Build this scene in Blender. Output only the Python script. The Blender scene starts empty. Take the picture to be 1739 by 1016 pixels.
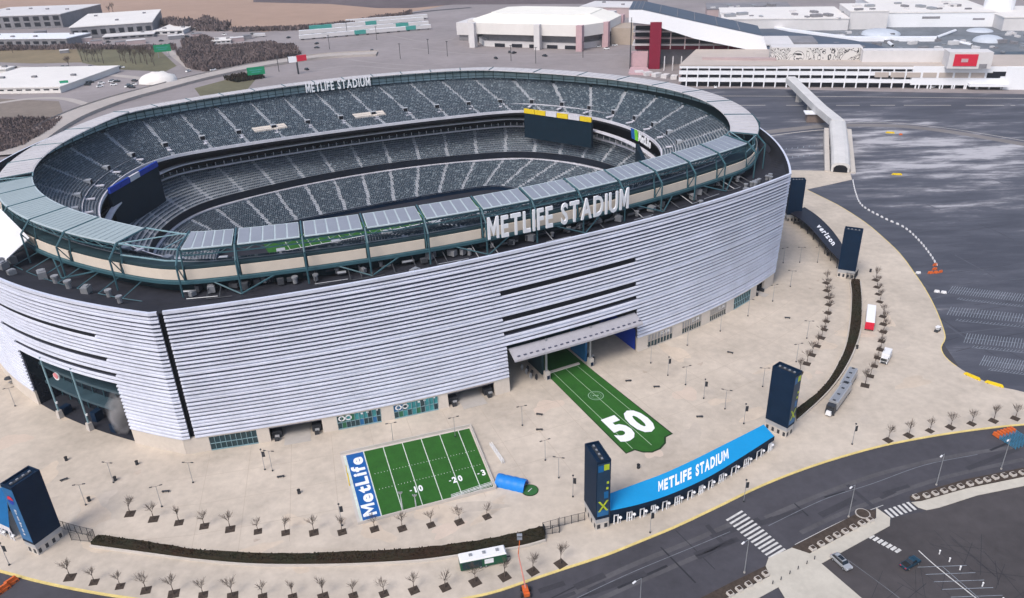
import bpy, math, random
import numpy as np
from mathutils import Vector
random.seed(7); rng = np.random.default_rng(7)
R = math.radians
scene = bpy.context.scene
COL = scene.collection

# ---------------------------------------------------------------- camera
FPX, HCAM, ROLL = 1330.0, 130.0, R(-2.06)
PITCH = math.atan(FPX / 2643.0)
fw = np.array([0, math.cos(PITCH), -math.sin(PITCH)])
rt0 = np.array([1.0, 0, 0]); up0 = np.cross(rt0, fw)
RT = rt0 * math.cos(ROLL) + up0 * math.sin(ROLL)
UP = up0 * math.cos(ROLL) - rt0 * math.sin(ROLL)
cam_data = bpy.data.cameras.new('camera')
cam = bpy.data.objects.new('camera', cam_data); COL.objects.link(cam)
cam_data.sensor_width = 36.0; cam_data.lens = 36.0 * FPX / 1739.0
cam_data.clip_start = 1.0; cam_data.clip_end = 20000
from mathutils import Matrix
m = Matrix(((RT[0], UP[0], -fw[0], 0), (RT[1], UP[1], -fw[1], 0), (RT[2], UP[2], -fw[2], HCAM), (0, 0, 0, 1)))
cam.matrix_world = m
scene.camera = cam

# ---------------------------------------------------------------- light: bright overcast
SUN_EL, SUN_AZ = R(52), R(215)      # azimuth clockwise from +y (behind the camera, to its left)
world = bpy.data.worlds.new('World'); scene.world = world; world.use_nodes = True
nt = world.node_tree; nt.nodes.clear()
sky = nt.nodes.new('ShaderNodeTexSky'); sky.sky_type = 'NISHITA'; sky.sun_disc = False
sky.sun_elevation = SUN_EL; sky.sun_rotation = SUN_AZ
sky.air_density = 1.0; sky.dust_density = 3.0; sky.ozone_density = 1.0
bg = nt.nodes.new('ShaderNodeBackground'); bg.inputs[1].default_value = 0.13
wo = nt.nodes.new('ShaderNodeOutputWorld')
nt.links.new(sky.outputs[0], bg.inputs[0]); nt.links.new(bg.outputs[0], wo.inputs[0])
sd = bpy.data.lights.new('sun', 'SUN'); sd.energy = 1.4; sd.angle = R(22); sd.color = (1.0, 0.95, 0.9)
sun = bpy.data.objects.new('sun', sd); COL.objects.link(sun)
dirv = Vector((math.sin(SUN_AZ) * math.cos(SUN_EL), math.cos(SUN_AZ) * math.cos(SUN_EL), math.sin(SUN_EL)))
sun.rotation_euler = dirv.to_track_quat('Z', 'Y').to_euler()
sun.location = (0, 0, 300)
vs = scene.view_settings
vs.view_transform = 'Standard'; vs.look = 'None'; vs.gamma = 1.0; vs.use_curve_mapping = False
vs.exposure = 0.57
scene.cycles.max_bounces = 6

# ---------------------------------------------------------------- helpers
def P(x, y, z=0.0):
    """point of the world plane at height z seen at photograph pixel (x, y)"""
    d = fw * FPX + RT * (x - 869.5) - UP * (y - 508)
    t = (z - HCAM) / d[2]
    return np.array([d[0] * t, d[1] * t, z])

def height_at(g, y_top):
    """height of the vertical line on ground point g whose top is seen at image row y_top"""
    lo, hi = 0.0, 125.0
    for _ in range(40):
        mid = (lo + hi) / 2
        v = np.array([g[0], g[1], mid - HCAM])
        if 508 - FPX * (v @ UP) / (v @ fw) > y_top: lo = mid
        else: hi = mid
    return lo

def srgb(r, g, b):
    f = lambda c: ((c / 255 + 0.055) / 1.055) ** 2.4 if c > 10 else c / 255 / 12.92
    return (f(r), f(g), f(b))

MATS = {}
def mat(name, col, rough=0.75, noise=None, metal=0.0, spec=0.3, bump=None, col2=None, alpha=None, stretch=None):
    if name in MATS: return MATS[name]
    mt = bpy.data.materials.new(name); mt.use_nodes = True
    n = mt.node_tree.nodes; l = mt.node_tree.links
    b = n['Principled BSDF']
    b.inputs['Base Color'].default_value = (*col, 1); b.inputs['Roughness'].default_value = rough
    b.inputs['Metallic'].default_value = metal; b.inputs['Specular IOR Level'].default_value = spec
    if noise or bump:
        tc = n.new('ShaderNodeTexCoord'); vec = tc.outputs['Object']
        if stretch:
            mp = n.new('ShaderNodeMapping'); mp.inputs['Scale'].default_value = stretch
            l.new(vec, mp.inputs[0]); vec = mp.outputs[0]
    if noise:
        sc, amt = noise
        facs = []
        for s_, d_ in ((sc, 6), (sc * 9.0, 3)):
            t = n.new('ShaderNodeTexNoise'); t.inputs['Scale'].default_value = s_
            t.inputs['Detail'].default_value = d_; t.inputs['Roughness'].default_value = 0.6
            l.new(vec, t.inputs['Vector']); facs.append(t.outputs['Fac'])
        av = n.new('ShaderNodeMath'); av.operation = 'MULTIPLY_ADD'; av.inputs[1].default_value = 0.35
        l.new(facs[1], av.inputs[0])
        sc2 = n.new('ShaderNodeMath'); sc2.operation = 'MULTIPLY'; sc2.inputs[1].default_value = 0.65
        l.new(facs[0], sc2.inputs[0]); l.new(sc2.outputs[0], av.inputs[2])
        rmp = n.new('ShaderNodeMapRange'); rmp.inputs[1].default_value = 0.32; rmp.inputs[2].default_value = 0.68
        l.new(av.outputs[0], rmp.inputs[0])
        mx = n.new('ShaderNodeMix'); mx.data_type = 'RGBA'
        c2 = col2 if col2 else tuple(min(1, c * (1 + amt)) for c in col)
        c1 = col if col2 else tuple(c * (1 - amt) for c in col)
        mx.inputs[6].default_value = (*c1, 1); mx.inputs[7].default_value = (*c2, 1)
        l.new(rmp.outputs[0], mx.inputs[0]); l.new(mx.outputs[2], b.inputs['Base Color'])
    if bump:
        t = n.new('ShaderNodeTexNoise'); t.inputs['Scale'].default_value = bump[0]
        bp = n.new('ShaderNodeBump'); bp.inputs['Strength'].default_value = bump[1]
        l.new(vec, t.inputs['Vector']); l.new(t.outputs['Fac'], bp.inputs['Height']); l.new(bp.outputs[0], b.inputs['Normal'])
    MATS[name] = mt
    return mt

class MB:
    """collects shapes of one mesh object"""
    def __init__(s): s.v = []; s.f = []; s.m = []; s.cm = 0
    def add(s, vs_, fs_):
        o = len(s.v); s.v += [tuple(map(float, q)) for q in vs_]
        s.f += [tuple(o + i for i in q) for q in fs_]; s.m += [s.cm] * len(fs_)
        return s
    def mi(s, i): s.cm = i; return s
    def quad(s, a, b, c, d): return s.add([a, b, c, d], [(0, 1, 2, 3)])
    def poly(s, pts): return s.add(pts, [tuple(range(len(pts)))])
    def box(s, c, size, rz=0.0, taper=1.0):
        x, y, z = size[0] / 2, size[1] / 2, size[2] / 2
        ca, sa = math.cos(rz), math.sin(rz); o = []
        for k, t in ((-1, 1.0), (1, taper)):
            for i, j in ((-1, -1), (1, -1), (1, 1), (-1, 1)):
                px, py = i * x * t, j * y * t
                o.append((c[0] + px * ca - py * sa, c[1] + px * sa + py * ca, c[2] + k * z))
        return s.add(o, [(3, 2, 1, 0), (4, 5, 6, 7), (0, 1, 5, 4), (1, 2, 6, 5), (2, 3, 7, 6), (3, 0, 4, 7)])
    def prism(s, poly, z0, z1, top=None, bottom=True):
        n = len(poly); tp = top if top is not None else poly
        a = [(p[0], p[1], z0 if len(p) < 3 else p[2] + z0) for p in poly]; b = [(p[0], p[1], z1 if len(p) < 3 else p[2] + z1) for p in tp]
        fs_ = [(i, (i + 1) % n, n + (i + 1) % n, n + i) for i in range(n)] + [tuple(range(n, 2 * n))]
        if bottom: fs_.append(tuple(range(n - 1, -1, -1)))
        return s.add(a + b, fs_)
    def tube(s, a, b, r, n=5, r2=None, cap=False):
        a = Vector(a); b = Vector(b); d = (b - a)
        if d.length < 1e-6: return s
        q = d.to_track_quat('Z', 'Y'); r2 = r if r2 is None else r2; o = []
        for c, rr in ((a, r), (b, r2)):
            for i in range(n):
                t = 2 * math.pi * i / n
                o.append(tuple(c + q @ Vector((rr * math.cos(t), rr * math.sin(t), 0))))
        fs_ = [(i, (i + 1) % n, n + (i + 1) % n, n + i) for i in range(n)]
        if cap: fs_ += [tuple(range(n, 2 * n)), tuple(range(n - 1, -1, -1))]
        return s.add(o, fs_)
    def strip(s, A, B, closed=False):
        n = len(A); o = list(A) + list(B)
        rr = range(n if closed else n - 1)
        return s.add(o, [(i, (i + 1) % n, n + (i + 1) % n, n + i) for i in rr])
    def cyl(s, c, r, h, n=10, r2=None):
        return s.tube(c, (c[0], c[1], c[2] + h), r, n, r2, cap=True)
    def dome(s, c, rx, ry, h, n=12, k=4):
        rows = []
        for j in range(k):
            t = j / k * math.pi / 2
            rows.append([(c[0] + rx * math.cos(t) * math.cos(2 * math.pi * i / n), c[1] + ry * math.cos(t) * math.sin(2 * math.pi * i / n), c[2] + h * math.sin(t)) for i in range(n)])
        o = sum(rows, []) + [(c[0], c[1], c[2] + h)]
        fs_ = [(j * n + i, j * n + (i + 1) % n, (j + 1) * n + (i + 1) % n, (j + 1) * n + i) for j in range(k - 1) for i in range(n)]
        fs_ += [((k - 1) * n + i, (k - 1) * n + (i + 1) % n, k * n) for i in range(n)]
        return s.add(o, fs_)
    def mesh(s, name, mats, smooth=False, shift=(0, 0, 0)):
        me = bpy.data.meshes.new(name)
        vv = [(x - shift[0], y - shift[1], z - shift[2]) for x, y, z in s.v] if any(shift) else s.v
        me.from_pydata(vv, [], s.f)
        if not isinstance(mats, (list, tuple)): mats = [mats]
        for q in mats: me.materials.append(q)
        if len(mats) > 1: me.polygons.foreach_set('material_index', s.m)
        if smooth: me.polygons.foreach_set('use_smooth', [True] * len(me.polygons))
        me.update()
        return me

def link(name, data, parent=None, loc=None, rz=0.0, label=None, cat=None, group=None, kind=None):
    o = bpy.data.objects.new(name, data); COL.objects.link(o)
    if parent is not None: o.parent = parent
    if loc is not None: o.location = tuple(map(float, loc))
    if rz: o.rotation_euler = (0, 0, rz)
    if label: o['label'] = label
    if cat: o['category'] = cat
    if group: o['group'] = group
    if kind: o['kind'] = kind
    return o

class Thing:
    """an Empty at the base of a thing; its parts are given in world coordinates"""
    def __init__(s, name, label, cat, base, group=None):
        s.base = tuple(map(float, base)); s.o = link(name, None, None, s.base, 0, label, cat, group)
        s.o.empty_display_size = 0.5
    def part(s, name, mb, mats, smooth=False, label=None, kind=None, under=None):
        return link(name, mb.mesh(name, mats, smooth, s.base), under if under is not None else s.o, label=label, kind=kind)

def single(name, mb, mats, label, cat, base=(0, 0, 0), group=None, smooth=False):
    return link(name, mb.mesh(name, mats, smooth, tuple(map(float, base))), None, base, 0, label, cat, group)

def structure(name, mb, mats, parent=None, kind='structure', smooth=False):
    return link(name, mb.mesh(name, mats, smooth), parent, kind=None if parent is not None else kind)

def copy_thing(parts, name, loc, rz, label, cat, group=None, scale=1.0):
    """parts: list of (name, mesh, [(subname, mesh), ...]) in local coordinates, shared by every copy"""
    if len(parts) == 1 and not parts[0][2]:
        o = link(name, parts[0][1], None, loc, rz, label, cat, group)
    else:
        o = link(name, None, None, loc, rz, label, cat, group)
        for pn, me, subs in parts:
            c = link(pn, me, o)
            for sn, sm in subs: link(sn, sm, c)
    if scale != 1.0: o.scale = (scale,) * 3
    return o

def spline(pts, n=8, closed=False):
    """Catmull-Rom through the points"""
    p = [np.array(q, float) for q in pts]; out = []
    N = len(p); rng_ = range(N if closed else N - 1)
    for i in rng_:
        if closed: a, b, c, d = p[i - 1], p[i], p[(i + 1) % N], p[(i + 2) % N]
        else: a, b, c, d = p[max(i - 1, 0)], p[i], p[i + 1], p[min(i + 2, N - 1)]
        for k in range(n):
            t = k / n
            out.append(0.5 * ((2 * b) + (c - a) * t + (2 * a - 5 * b + 4 * c - d) * t * t + (3 * b - a - 3 * c + d) * t ** 3))
    if not closed: out.append(p[-1])
    return out

def gpts(px, z=0.0): return [P(x, y, z) for x, y in px]

ORD = ['first', 'second', 'third', 'fourth', 'fifth', 'sixth', 'seventh', 'eighth', 'ninth', 'tenth', 'eleventh', 'twelfth',
       'thirteenth', 'fourteenth', 'fifteenth', 'sixteenth', 'seventeenth', 'eighteenth', 'nineteenth', 'twentieth']

# glyphs as meshes -------------------------------------------------
_gl = {}
def glyph(ch, bold=0.03):
    k = (ch, bold)
    if k in _gl: return _gl[k]
    if ch == 'M':
        vv = np.array([(0, 0), (.14, 0), (.14, .46), (.14, .73), (0, .73), (.33, .08), (.33, .36), (.52, .46), (.52, .73), (.52, 0), (.66, 0), (.66, .73)])
        _gl[k] = (vv, [(0, 1, 2, 3, 4), (2, 5, 6, 3), (5, 7, 8, 6), (9, 10, 11, 8, 7)]); return _gl[k]
    cu = bpy.data.curves.new('glyph', 'FONT'); cu.body = ch; cu.size = 1.0; cu.offset = bold; cu.resolution_u = 3
    o = bpy.data.objects.new('glyph', cu); COL.objects.link(o)
    me = bpy.data.meshes.new_from_object(o.evaluated_get(bpy.context.evaluated_depsgraph_get()))
    vv = np.array([tuple(q.co) for q in me.vertices]).reshape(-1, 3)[:, :2]
    ff = [tuple(q.vertices) for q in me.polygons]
    bpy.data.objects.remove(o); bpy.data.curves.remove(cu); bpy.data.meshes.remove(me)
    _gl[k] = (vv, ff)
    return _gl[k]

def layout(text, bold=0.03, gap=0.1, space=0.35):
    """[(vertices in em, faces)] per visible letter, total box normalised to 0..1 in both directions"""
    x = 0.0; out = []
    for ch in text:
        if ch == ' ': x += space; continue
        vv, ff = glyph(ch, bold)
        a = vv[:, 0].min(); w = vv[:, 0].max() - a
        q = vv.copy(); q[:, 0] += x - a; out.append((q, ff)); x += w + gap
    W_ = x - gap
    lo = min(q[:, 1].min() for q, _ in out); hi = max(q[:, 1].max() for q, _ in out)
    for q, _ in out:
        q[:, 0] /= W_; q[:, 1] = (q[:, 1] - lo) / (hi - lo)
    return out

def flat_text(text, O, X, Y, bold=0.03, gap=0.1, space=0.35):
    """lettering that fills the parallelogram O, O+X, O+Y; one MB"""
    mb = MB(); O, X, Y = map(np.array, (O, X, Y))
    for q, ff in layout(text, bold, gap, space):
        mb.add([O + X * a + Y * b for a, b in q], ff)
    return mb

def letter_blocks(text, fn, depth, bold=0.03, gap=0.1, space=0.35):
    """one MB per letter; fn(u, v, w) maps the unit box (w: 0 back, 1 front) to the world"""
    out = []
    for q, ff in layout(text, bold, gap, space):
        mb = MB(); n = len(q)
        mb.add([fn(a, b, 1) for a, b in q] + [fn(a, b, 0) for a, b in q], list(ff))
        ed = {}
        for f in ff:
            for i in range(len(f)):
                e = (f[i], f[(i + 1) % len(f)])
                if (e[1], e[0]) in ed: del ed[(e[1], e[0])]
                else: ed[e] = 1
        o = len(mb.v) - 2 * n
        for a, b in ed:
            mb.f.append((o + b, o + a, o + n + a, o + n + b)); mb.m.append(0)
        out.append(mb)
    return out
# ---------------------------------------------------------------- materials
M_plaza = mat('plaza_concrete', (0.495, 0.432, 0.362), 0.9, noise=(0.045, 0.22), bump=(2.0, 0.04))
M_conc = mat('concrete', (0.42, 0.39, 0.36), 0.9, noise=(0.08, 0.12))
M_conc_lt = mat('pale_concrete', (0.52, 0.48, 0.44), 0.9, noise=(0.05, 0.1))
M_asph = mat('asphalt', (0.062, 0.060, 0.070), 0.85, noise=(0.05, 0.25))
M_asph_lot = mat('lot_asphalt', (0.060, 0.054, 0.056), 0.85, noise=(0.04, 0.30))
M_white_paint = mat('road_paint', (0.55, 0.54, 0.52), 0.8, noise=(0.8, 0.3))
M_faint_paint = mat('worn_paint', (0.17, 0.18, 0.20), 0.8, noise=(0.5, 0.4))
M_yellow_paint = mat('yellow_kerb_paint', (0.66, 0.52, 0.20), 0.8, noise=(0.3, 0.2))
M_louvre = mat('louvre_aluminium', (0.64, 0.665, 0.765), 0.42, noise=(0.12, 0.13), metal=0.15, spec=0.4)
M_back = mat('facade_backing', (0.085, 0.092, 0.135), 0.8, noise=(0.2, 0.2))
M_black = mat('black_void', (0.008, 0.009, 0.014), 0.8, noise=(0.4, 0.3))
M_base = mat('base_precast', (0.58, 0.52, 0.46), 0.85, noise=(0.12, 0.10))
M_deck = mat('roof_membrane', (0.022, 0.024, 0.034), 0.85, noise=(0.12, 0.35))
M_teal = mat('teal_steel', (0.040, 0.105, 0.130), 0.5, noise=(0.4, 0.18), spec=0.4)
M_teal_lt = mat('pale_teal_steel', (0.20, 0.32, 0.36), 0.5, noise=(0.5, 0.15), spec=0.4)
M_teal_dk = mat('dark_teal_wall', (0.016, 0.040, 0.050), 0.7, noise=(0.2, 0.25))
M_cream = mat('cream_panel', (0.66, 0.57, 0.48), 0.75, noise=(0.3, 0.06))
M_solar = mat('solar_glass', (0.235, 0.255, 0.30), 0.38, noise=(0.10, 0.08), spec=0.6)
M_roofpale = mat('pale_canopy_sheet', (0.31, 0.37, 0.385), 0.55, noise=(0.10, 0.08))
M_step = mat('stand_concrete', (0.345, 0.365, 0.395), 0.9, noise=(0.25, 0.18))
M_fascia = mat('pale_fascia', (0.60, 0.59, 0.64), 0.6, noise=(0.3, 0.15))
M_glassdk = mat('dark_glazing', (0.012, 0.016, 0.024), 0.15, noise=(0.3, 0.3), spec=0.6)
M_navy = mat('navy_panel', (0.004, 0.017, 0.042), 0.6, noise=(0.3, 0.2), spec=0.15)
M_screen = mat('screen_off', (0.005, 0.017, 0.030), 0.6, noise=(0.3, 0.15), spec=0.15)
M_white = mat('white_paint', (0.74, 0.74, 0.75), 0.6, noise=(0.4, 0.06))
M_letter = mat('letter_white', (0.80, 0.81, 0.84), 0.5, noise=(0.8, 0.03))
M_turf = mat('turf', (0.022, 0.105, 0.014), 0.9, noise=(0.25, 0.22), bump=(12, 0.1))
M_turfdk = mat('turf_edge', (0.010, 0.035, 0.010), 0.9, noise=(1.0, 0.2))
M_blue = mat('sponsor_blue', (0.006, 0.095, 0.33), 0.6, noise=(0.3, 0.1))
M_royal = mat('royal_blue', (0.012, 0.045, 0.36), 0.5, noise=(0.3, 0.1))
M_cyan = mat('cyan_roof', (0.006, 0.27, 0.58), 0.6, noise=(0.2, 0.06))
M_lime = mat('lime', (0.42, 0.62, 0.02), 0.5, noise=(0.5, 0.05))
M_logo_green = mat('logo_green', (0.16, 0.55, 0.03), 0.5, noise=(0.5, 0.05))
M_yellow = mat('yellow_plastic', (0.72, 0.52, 0.02), 0.5, noise=(0.6, 0.1))
M_orange = mat('orange_plastic', (0.62, 0.13, 0.03), 0.5, noise=(0.8, 0.12))
M_red = mat('red_paint', (0.60, 0.02, 0.05), 0.5, noise=(0.4, 0.08))
M_dkred = mat('crimson_cladding', (0.20, 0.006, 0.028), 0.6, noise=(0.2, 0.12))
M_metal = mat('galvanised_steel', (0.34, 0.35, 0.37), 0.5, noise=(1.2, 0.12), metal=0.4)
M_dkmetal = mat('dark_steel', (0.035, 0.038, 0.045), 0.5, noise=(1.0, 0.2))
M_rubber = mat('rubber', (0.018, 0.018, 0.02), 0.8, noise=(2.0, 0.2))
M_glass = mat('vehicle_glass', (0.012, 0.016, 0.022), 0.12, noise=(1, 0.2), spec=0.7)
M_bark = mat('bark', (0.085, 0.065, 0.055), 0.9, noise=(2.0, 0.3))
M_mulch = mat('mulch', (0.060, 0.045, 0.036), 0.95, noise=(1.2, 0.35), bump=(6, 0.4))
M_hedge = mat('winter_hedge', (0.016, 0.022, 0.010), 0.95, noise=(0.07, 0.0), col2=(0.034, 0.017, 0.010), bump=(3, 0.6))
M_silver = mat('silver_paint', (0.42, 0.43, 0.45), 0.3, noise=(0.5, 0.06), metal=0.3, spec=0.5)
M_trailer_green = mat('trailer_green', (0.012, 0.085, 0.045), 0.5, noise=(0.5, 0.12))
M_petrol = mat('petrol_paint', (0.012, 0.045, 0.075), 0.3, noise=(0.5, 0.1), spec=0.5)
M_grass_dry = mat('dry_grass', (0.21, 0.165, 0.10), 0.95, noise=(0.02, 0.25))
M_grass = mat('winter_grass', (0.135, 0.125, 0.075), 0.95, noise=(0.02, 0.3))
M_sign_green = mat('sign_green', (0.008, 0.26, 0.12), 0.5, noise=(0.3, 0.06))

# ---------------------------------------------------------------- stadium rings
ANG = R(26.0)
CEN = np.array([-51.8247, 322.968, 0.0])
def SW(x, y, z=0.0):
    return np.array([CEN[0] + x * math.cos(ANG) - y * math.sin(ANG), CEN[1] + x * math.sin(ANG) + y * math.cos(ANG), z])
def SL(p):
    d = p - CEN
    return np.array([d[0] * math.cos(ANG) + d[1] * math.sin(ANG), -d[0] * math.sin(ANG) + d[1] * math.cos(ANG), p[2]])

NA = (140, 96, 140, 96)          # samples along the west, south, east, north arcs
KN = sum(NA)
def ring(nw, w, sw, s, se, e, ne, n, pw=2.0, smooth=0):
    out = []
    for (a, ap, b), cnt in zip(((nw, w, sw), (sw, s, se), (se, e, ne), (ne, n, nw)), NA):
        a, ap, b = (np.array(q, float) for q in (a, ap, b))
        d = b - a; L = np.linalg.norm(d); d /= L; nrm = np.array([d[1], -d[0]])
        sag = (ap - (a + b) / 2) @ nrm; sk = ((ap - a) @ d) / L
        ex = math.log(0.5) / math.log(min(max(sk, 0.2), 0.8))
        for i in range(cnt):
            f = i / cnt; g = f ** ex
            out.append(a + d * L * f + nrm * sag * (1 - abs(2 * g - 1) ** pw))
    r = np.array(out)
    if smooth:
        for _ in range(2):
            acc = sum(np.roll(r, k, axis=0) for k in range(-smooth, smooth + 1)); r = acc / (2 * smooth + 1)
    return r
def normals(r):
    t = np.roll(r, -1, axis=0) - np.roll(r, 1, axis=0)
    n = np.c_[t[:, 1], -t[:, 0]]
    return n / np.linalg.norm(n, axis=1)[:, None]
def off(r, d): return r + normals(r) * d
def at3(r, z): return np.c_[r, np.full(len(r), z)]
IW, IS, IE, INN = 0, NA[0], NA[0] + NA[1], NA[0] + NA[1] + NA[2]

CO = ring((-93, -97), (6, -113.5), (109, -101), (149, -12), (94, 91), (5, 113.5), (-97, 98), (-139, 0), smooth=3)
def vary(w, n_):
    k = np.r_[np.full(NA[0], w), np.full(NA[1], n_), np.full(NA[2], w), np.full(NA[3], n_)].astype(float)
    for _ in range(3): k = sum(np.roll(k, q) for q in range(-8, 9)) / 17
    return k[:, None]
CI = CO + normals(CO) * -vary(8.0, 11.5)
ZCI = np.r_[np.full(NA[0], 51.5), np.full(NA[1], 50.2), np.full(NA[2], 50.2), np.full(NA[3], 50.6)]
FT = ring((-100, -119.5), (4, -131.5), (108, -121), (152, 0), (100, 120), (4, 131.5), (-100, 120), (-152, 0), pw=2.4)
FB = ring((-100, -119.5), (12, -136.0), (108, -119.5), (153, 0), (100, 120), (4, 134), (-100, 120), (-153, 0), pw=2.3)
UT = ring((-90, -94), (6, -110.5), (103, -97), (140, -10), (92, 88), (5, 110.5), (-95, 95), (-135, 0), smooth=5)
UL = ring((-84, -70), (7, -72), (98, -62), (122, -4), (98, 57), (8, 70.5), (-86, 70), (-111, 0), pw=2.2, smooth=9)
CF = ring((-86, -84), (5, -91), (104, -80), (131, 0), (104, 77), (5, 91), (-86, 86), (-121, 0), smooth=8)
ML = ring((-74, -56), (5, -68), (92, -54), (117, -2), (90, 50), (8, 68), (-74, 55), (-98, 0), smooth=8)
LF = ring((-63, -36), (3, -40), (68, -36), (80, 0), (68, 36), (3, 40), (-63, 36), (-74, 0), smooth=8)

ST = Thing('stadium', 'huge oval football stadium wrapped in pale aluminium louvres with open seating bowl', 'stadium', CEN)
ST.o.rotation_euler = (0, 0, ANG)
def sp(name, mb, mats, under=None, kind=None, smooth=False, label=None):
    return link(name, mb.mesh(name, mats, smooth), under if under is not None else ST.o, kind=kind, label=label)

ZT = 43.0
def fac(i0, i1, z, o=0.0):
    """facade points for ring samples i0..i1 (fractional, may wrap) at height z, pushed out by o"""
    t = min(max(z / ZT, 0), 1)
    r = FB * (1 - t) + FT * t; n = normals(r)
    ii = np.unique(np.concatenate([[i0], np.arange(math.ceil(i0), math.floor(i1) + 1), [i1]]))
    pts = []
    for q in ii:
        a = int(math.floor(q)) % KN; f = q - math.floor(q); b = (a + 1) % KN
        nn = n[a] * (1 - f) + n[b] * f
        # never blend the normals of two arcs across a corner
        pts.append(tuple(r[a] * (1 - f) + r[b] * f + nn * o) + (z,))
    return pts
def wx(X): return float(np.interp(X, FT[:IS, 0], np.arange(IS)))      # west arc sample at local X

# facade: louvres ----------------------------------------------------
NR = 33; Z0L = 4.9; PITCHL = (42.6 - Z0L) / NR
GX0, GX1, GZ = -10.2, 35.8, 15.4                      # west gate opening
NG0, NG1, NGZ = KN - 96 * 0.20, KN - 96 * 0.053, 19.6      # north gate opening (samples)
w_slots = (31.2, 23.6, 19.4); n_slots = ((33.6, 0.06, 0.24), (27.2, 0.055, 0.22), (22.8, 0.05, 0.20))
SL0, SL1 = wx(-98.2) , wx(-96.9)
def pieces(k, z):
    """sample intervals covered by louvre row k"""
    iv = []
    w0, w1 = SL1, IS - 0.01
    cuts = []
    if z < GZ - 0.6: cuts.append((wx(GX0), wx(GX1)))
    for s in w_slots:
        if abs(z - s) < PITCHL / 2: cuts.append((wx(GX0 - 0.5), wx(GX1)))
    if cuts: iv += [(w0, cuts[0][0]), (cuts[0][1], w1)]
    else: iv.append((w0, w1))
    a, b = INN + 0.0, KN + SL0; cuts = []
    if z < NGZ: cuts.append((NG0, NG1))
    for s, f0, f1 in n_slots:
        if abs(z - s) < PITCHL / 2: cuts.append((KN - 96 * f1, KN - 96 * f0))
    if cuts: iv += [(a, cuts[0][0]), (cuts[0][1], b)]
    else: iv.append((a, b))
    iv += [(IS + 0.0, IE - 0.01), (IE + 0.0, INN - 0.01)]
    return iv
for k in range(NR):
    zb = Z0L + k * PITCHL; s = PITCHL; g = k / (NR - 1)
    hf = 0.78 - 0.30 * g + (0.24 if k % 7 == 3 else 0.0) + 0.03 * math.sin(k * 2.3)
    hf = min(hf, 0.92)
    o1 = 0.40 + 0.05 * math.sin(k * 1.7) + 0.12 * g
    for a, b in pieces(k, zb + s / 2):
        mb = MB(); rows = []
        for oo, zz in ((-0.05, zb + hf * s), (o1, zb + hf * s * 0.72), (o1 + 0.05, zb + hf * s * 0.25), (-0.05, zb)):
            rows.append(fac(a, b, zz, oo))
        for r0, r1 in zip(rows, rows[1:]): mb.strip(r1, r0)
        for e in (0, -1):
            q = [r[e] for r in rows]; mb.poly(q if e == 0 else q[::-1])
        sp('louvre', mb, M_louvre)
for s_ in w_slots:
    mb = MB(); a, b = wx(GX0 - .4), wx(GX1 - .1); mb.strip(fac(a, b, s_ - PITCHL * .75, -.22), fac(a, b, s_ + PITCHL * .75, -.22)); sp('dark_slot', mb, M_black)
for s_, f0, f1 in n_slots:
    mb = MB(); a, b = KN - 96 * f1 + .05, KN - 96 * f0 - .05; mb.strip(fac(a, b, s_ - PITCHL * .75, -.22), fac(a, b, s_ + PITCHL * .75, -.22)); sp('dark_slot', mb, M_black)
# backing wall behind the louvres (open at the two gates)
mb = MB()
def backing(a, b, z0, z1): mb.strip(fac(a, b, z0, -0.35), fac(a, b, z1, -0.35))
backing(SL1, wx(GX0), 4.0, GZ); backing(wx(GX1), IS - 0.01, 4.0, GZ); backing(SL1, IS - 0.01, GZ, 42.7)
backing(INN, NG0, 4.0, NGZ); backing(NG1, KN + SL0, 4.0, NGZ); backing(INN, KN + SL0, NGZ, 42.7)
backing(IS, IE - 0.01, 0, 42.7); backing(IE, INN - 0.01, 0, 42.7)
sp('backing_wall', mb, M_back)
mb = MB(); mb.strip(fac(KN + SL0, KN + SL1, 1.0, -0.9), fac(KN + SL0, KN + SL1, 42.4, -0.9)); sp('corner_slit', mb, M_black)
mb = MB(); pin = MB()
for a, b in ((SL1, IS - 0.01), (INN, KN + SL0), (IS, IE - 0.01), (IE, INN - 0.01)):
    A, B, C, D = (np.array(fac(a, b, ZT - 0.4, q)) for q in (0.5, 0.5, -0.25, -0.7))
    B[:, 2] = ZT + 0.45; C[:, 2] = ZT + 0.45; D[:, 2] = 40.6
    mb.strip(A, B); mb.strip(B, C); pin.strip(C, D)
sp('parapet_cap', mb, M_louvre); sp('parapet_inner_face', pin, M_deck)

# base storey with openings ------------------------------------------
open_w = [(-93.8, -81.8, 'glass'), (-78.6, -64.8, 'portal'), (-60.8, -48.9, 'mural'), (-45.2, -32.5, 'mural'), (-29.4, -15.0, 'portal'),
          (GX0, GX1, 'gate'), (40.0, 50.6, 'club'), (55.0, 64.0, 'club'), (68.5, 77.0, 'club'), (81.5, 91.5, 'glass'), (95.5, 101.0, 'portal')]
def wall_piece(a, b, z0=0.0, z1=Z0L + 0.1):
    mb = MB()
    A = fac(a, b, z0, 0.12); B = fac(a, b, z1, 0.12); C = fac(a, b, z1, -0.8); D = fac(a, b, z0, -0.8)
    mb.strip(A, B); mb.strip(B, C); mb.strip(C, D)
    for e in (0, -1): mb.poly([A[e], B[e], C[e], D[e]])
    sp('base_wall', mb, M_base)
prev = 0.0
for x0, x1, kd in open_w:
    wall_piece(prev, wx(x0)); prev = wx(x1)
    if kd != 'gate': wall_piece(wx(x0) + 0.01, wx(x1) - 0.01, 4.55, Z0L + 0.1)
wall_piece(prev, IS - 0.02)
wall_piece(INN, NG0); wall_piece(NG1, KN - 0.02)

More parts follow.
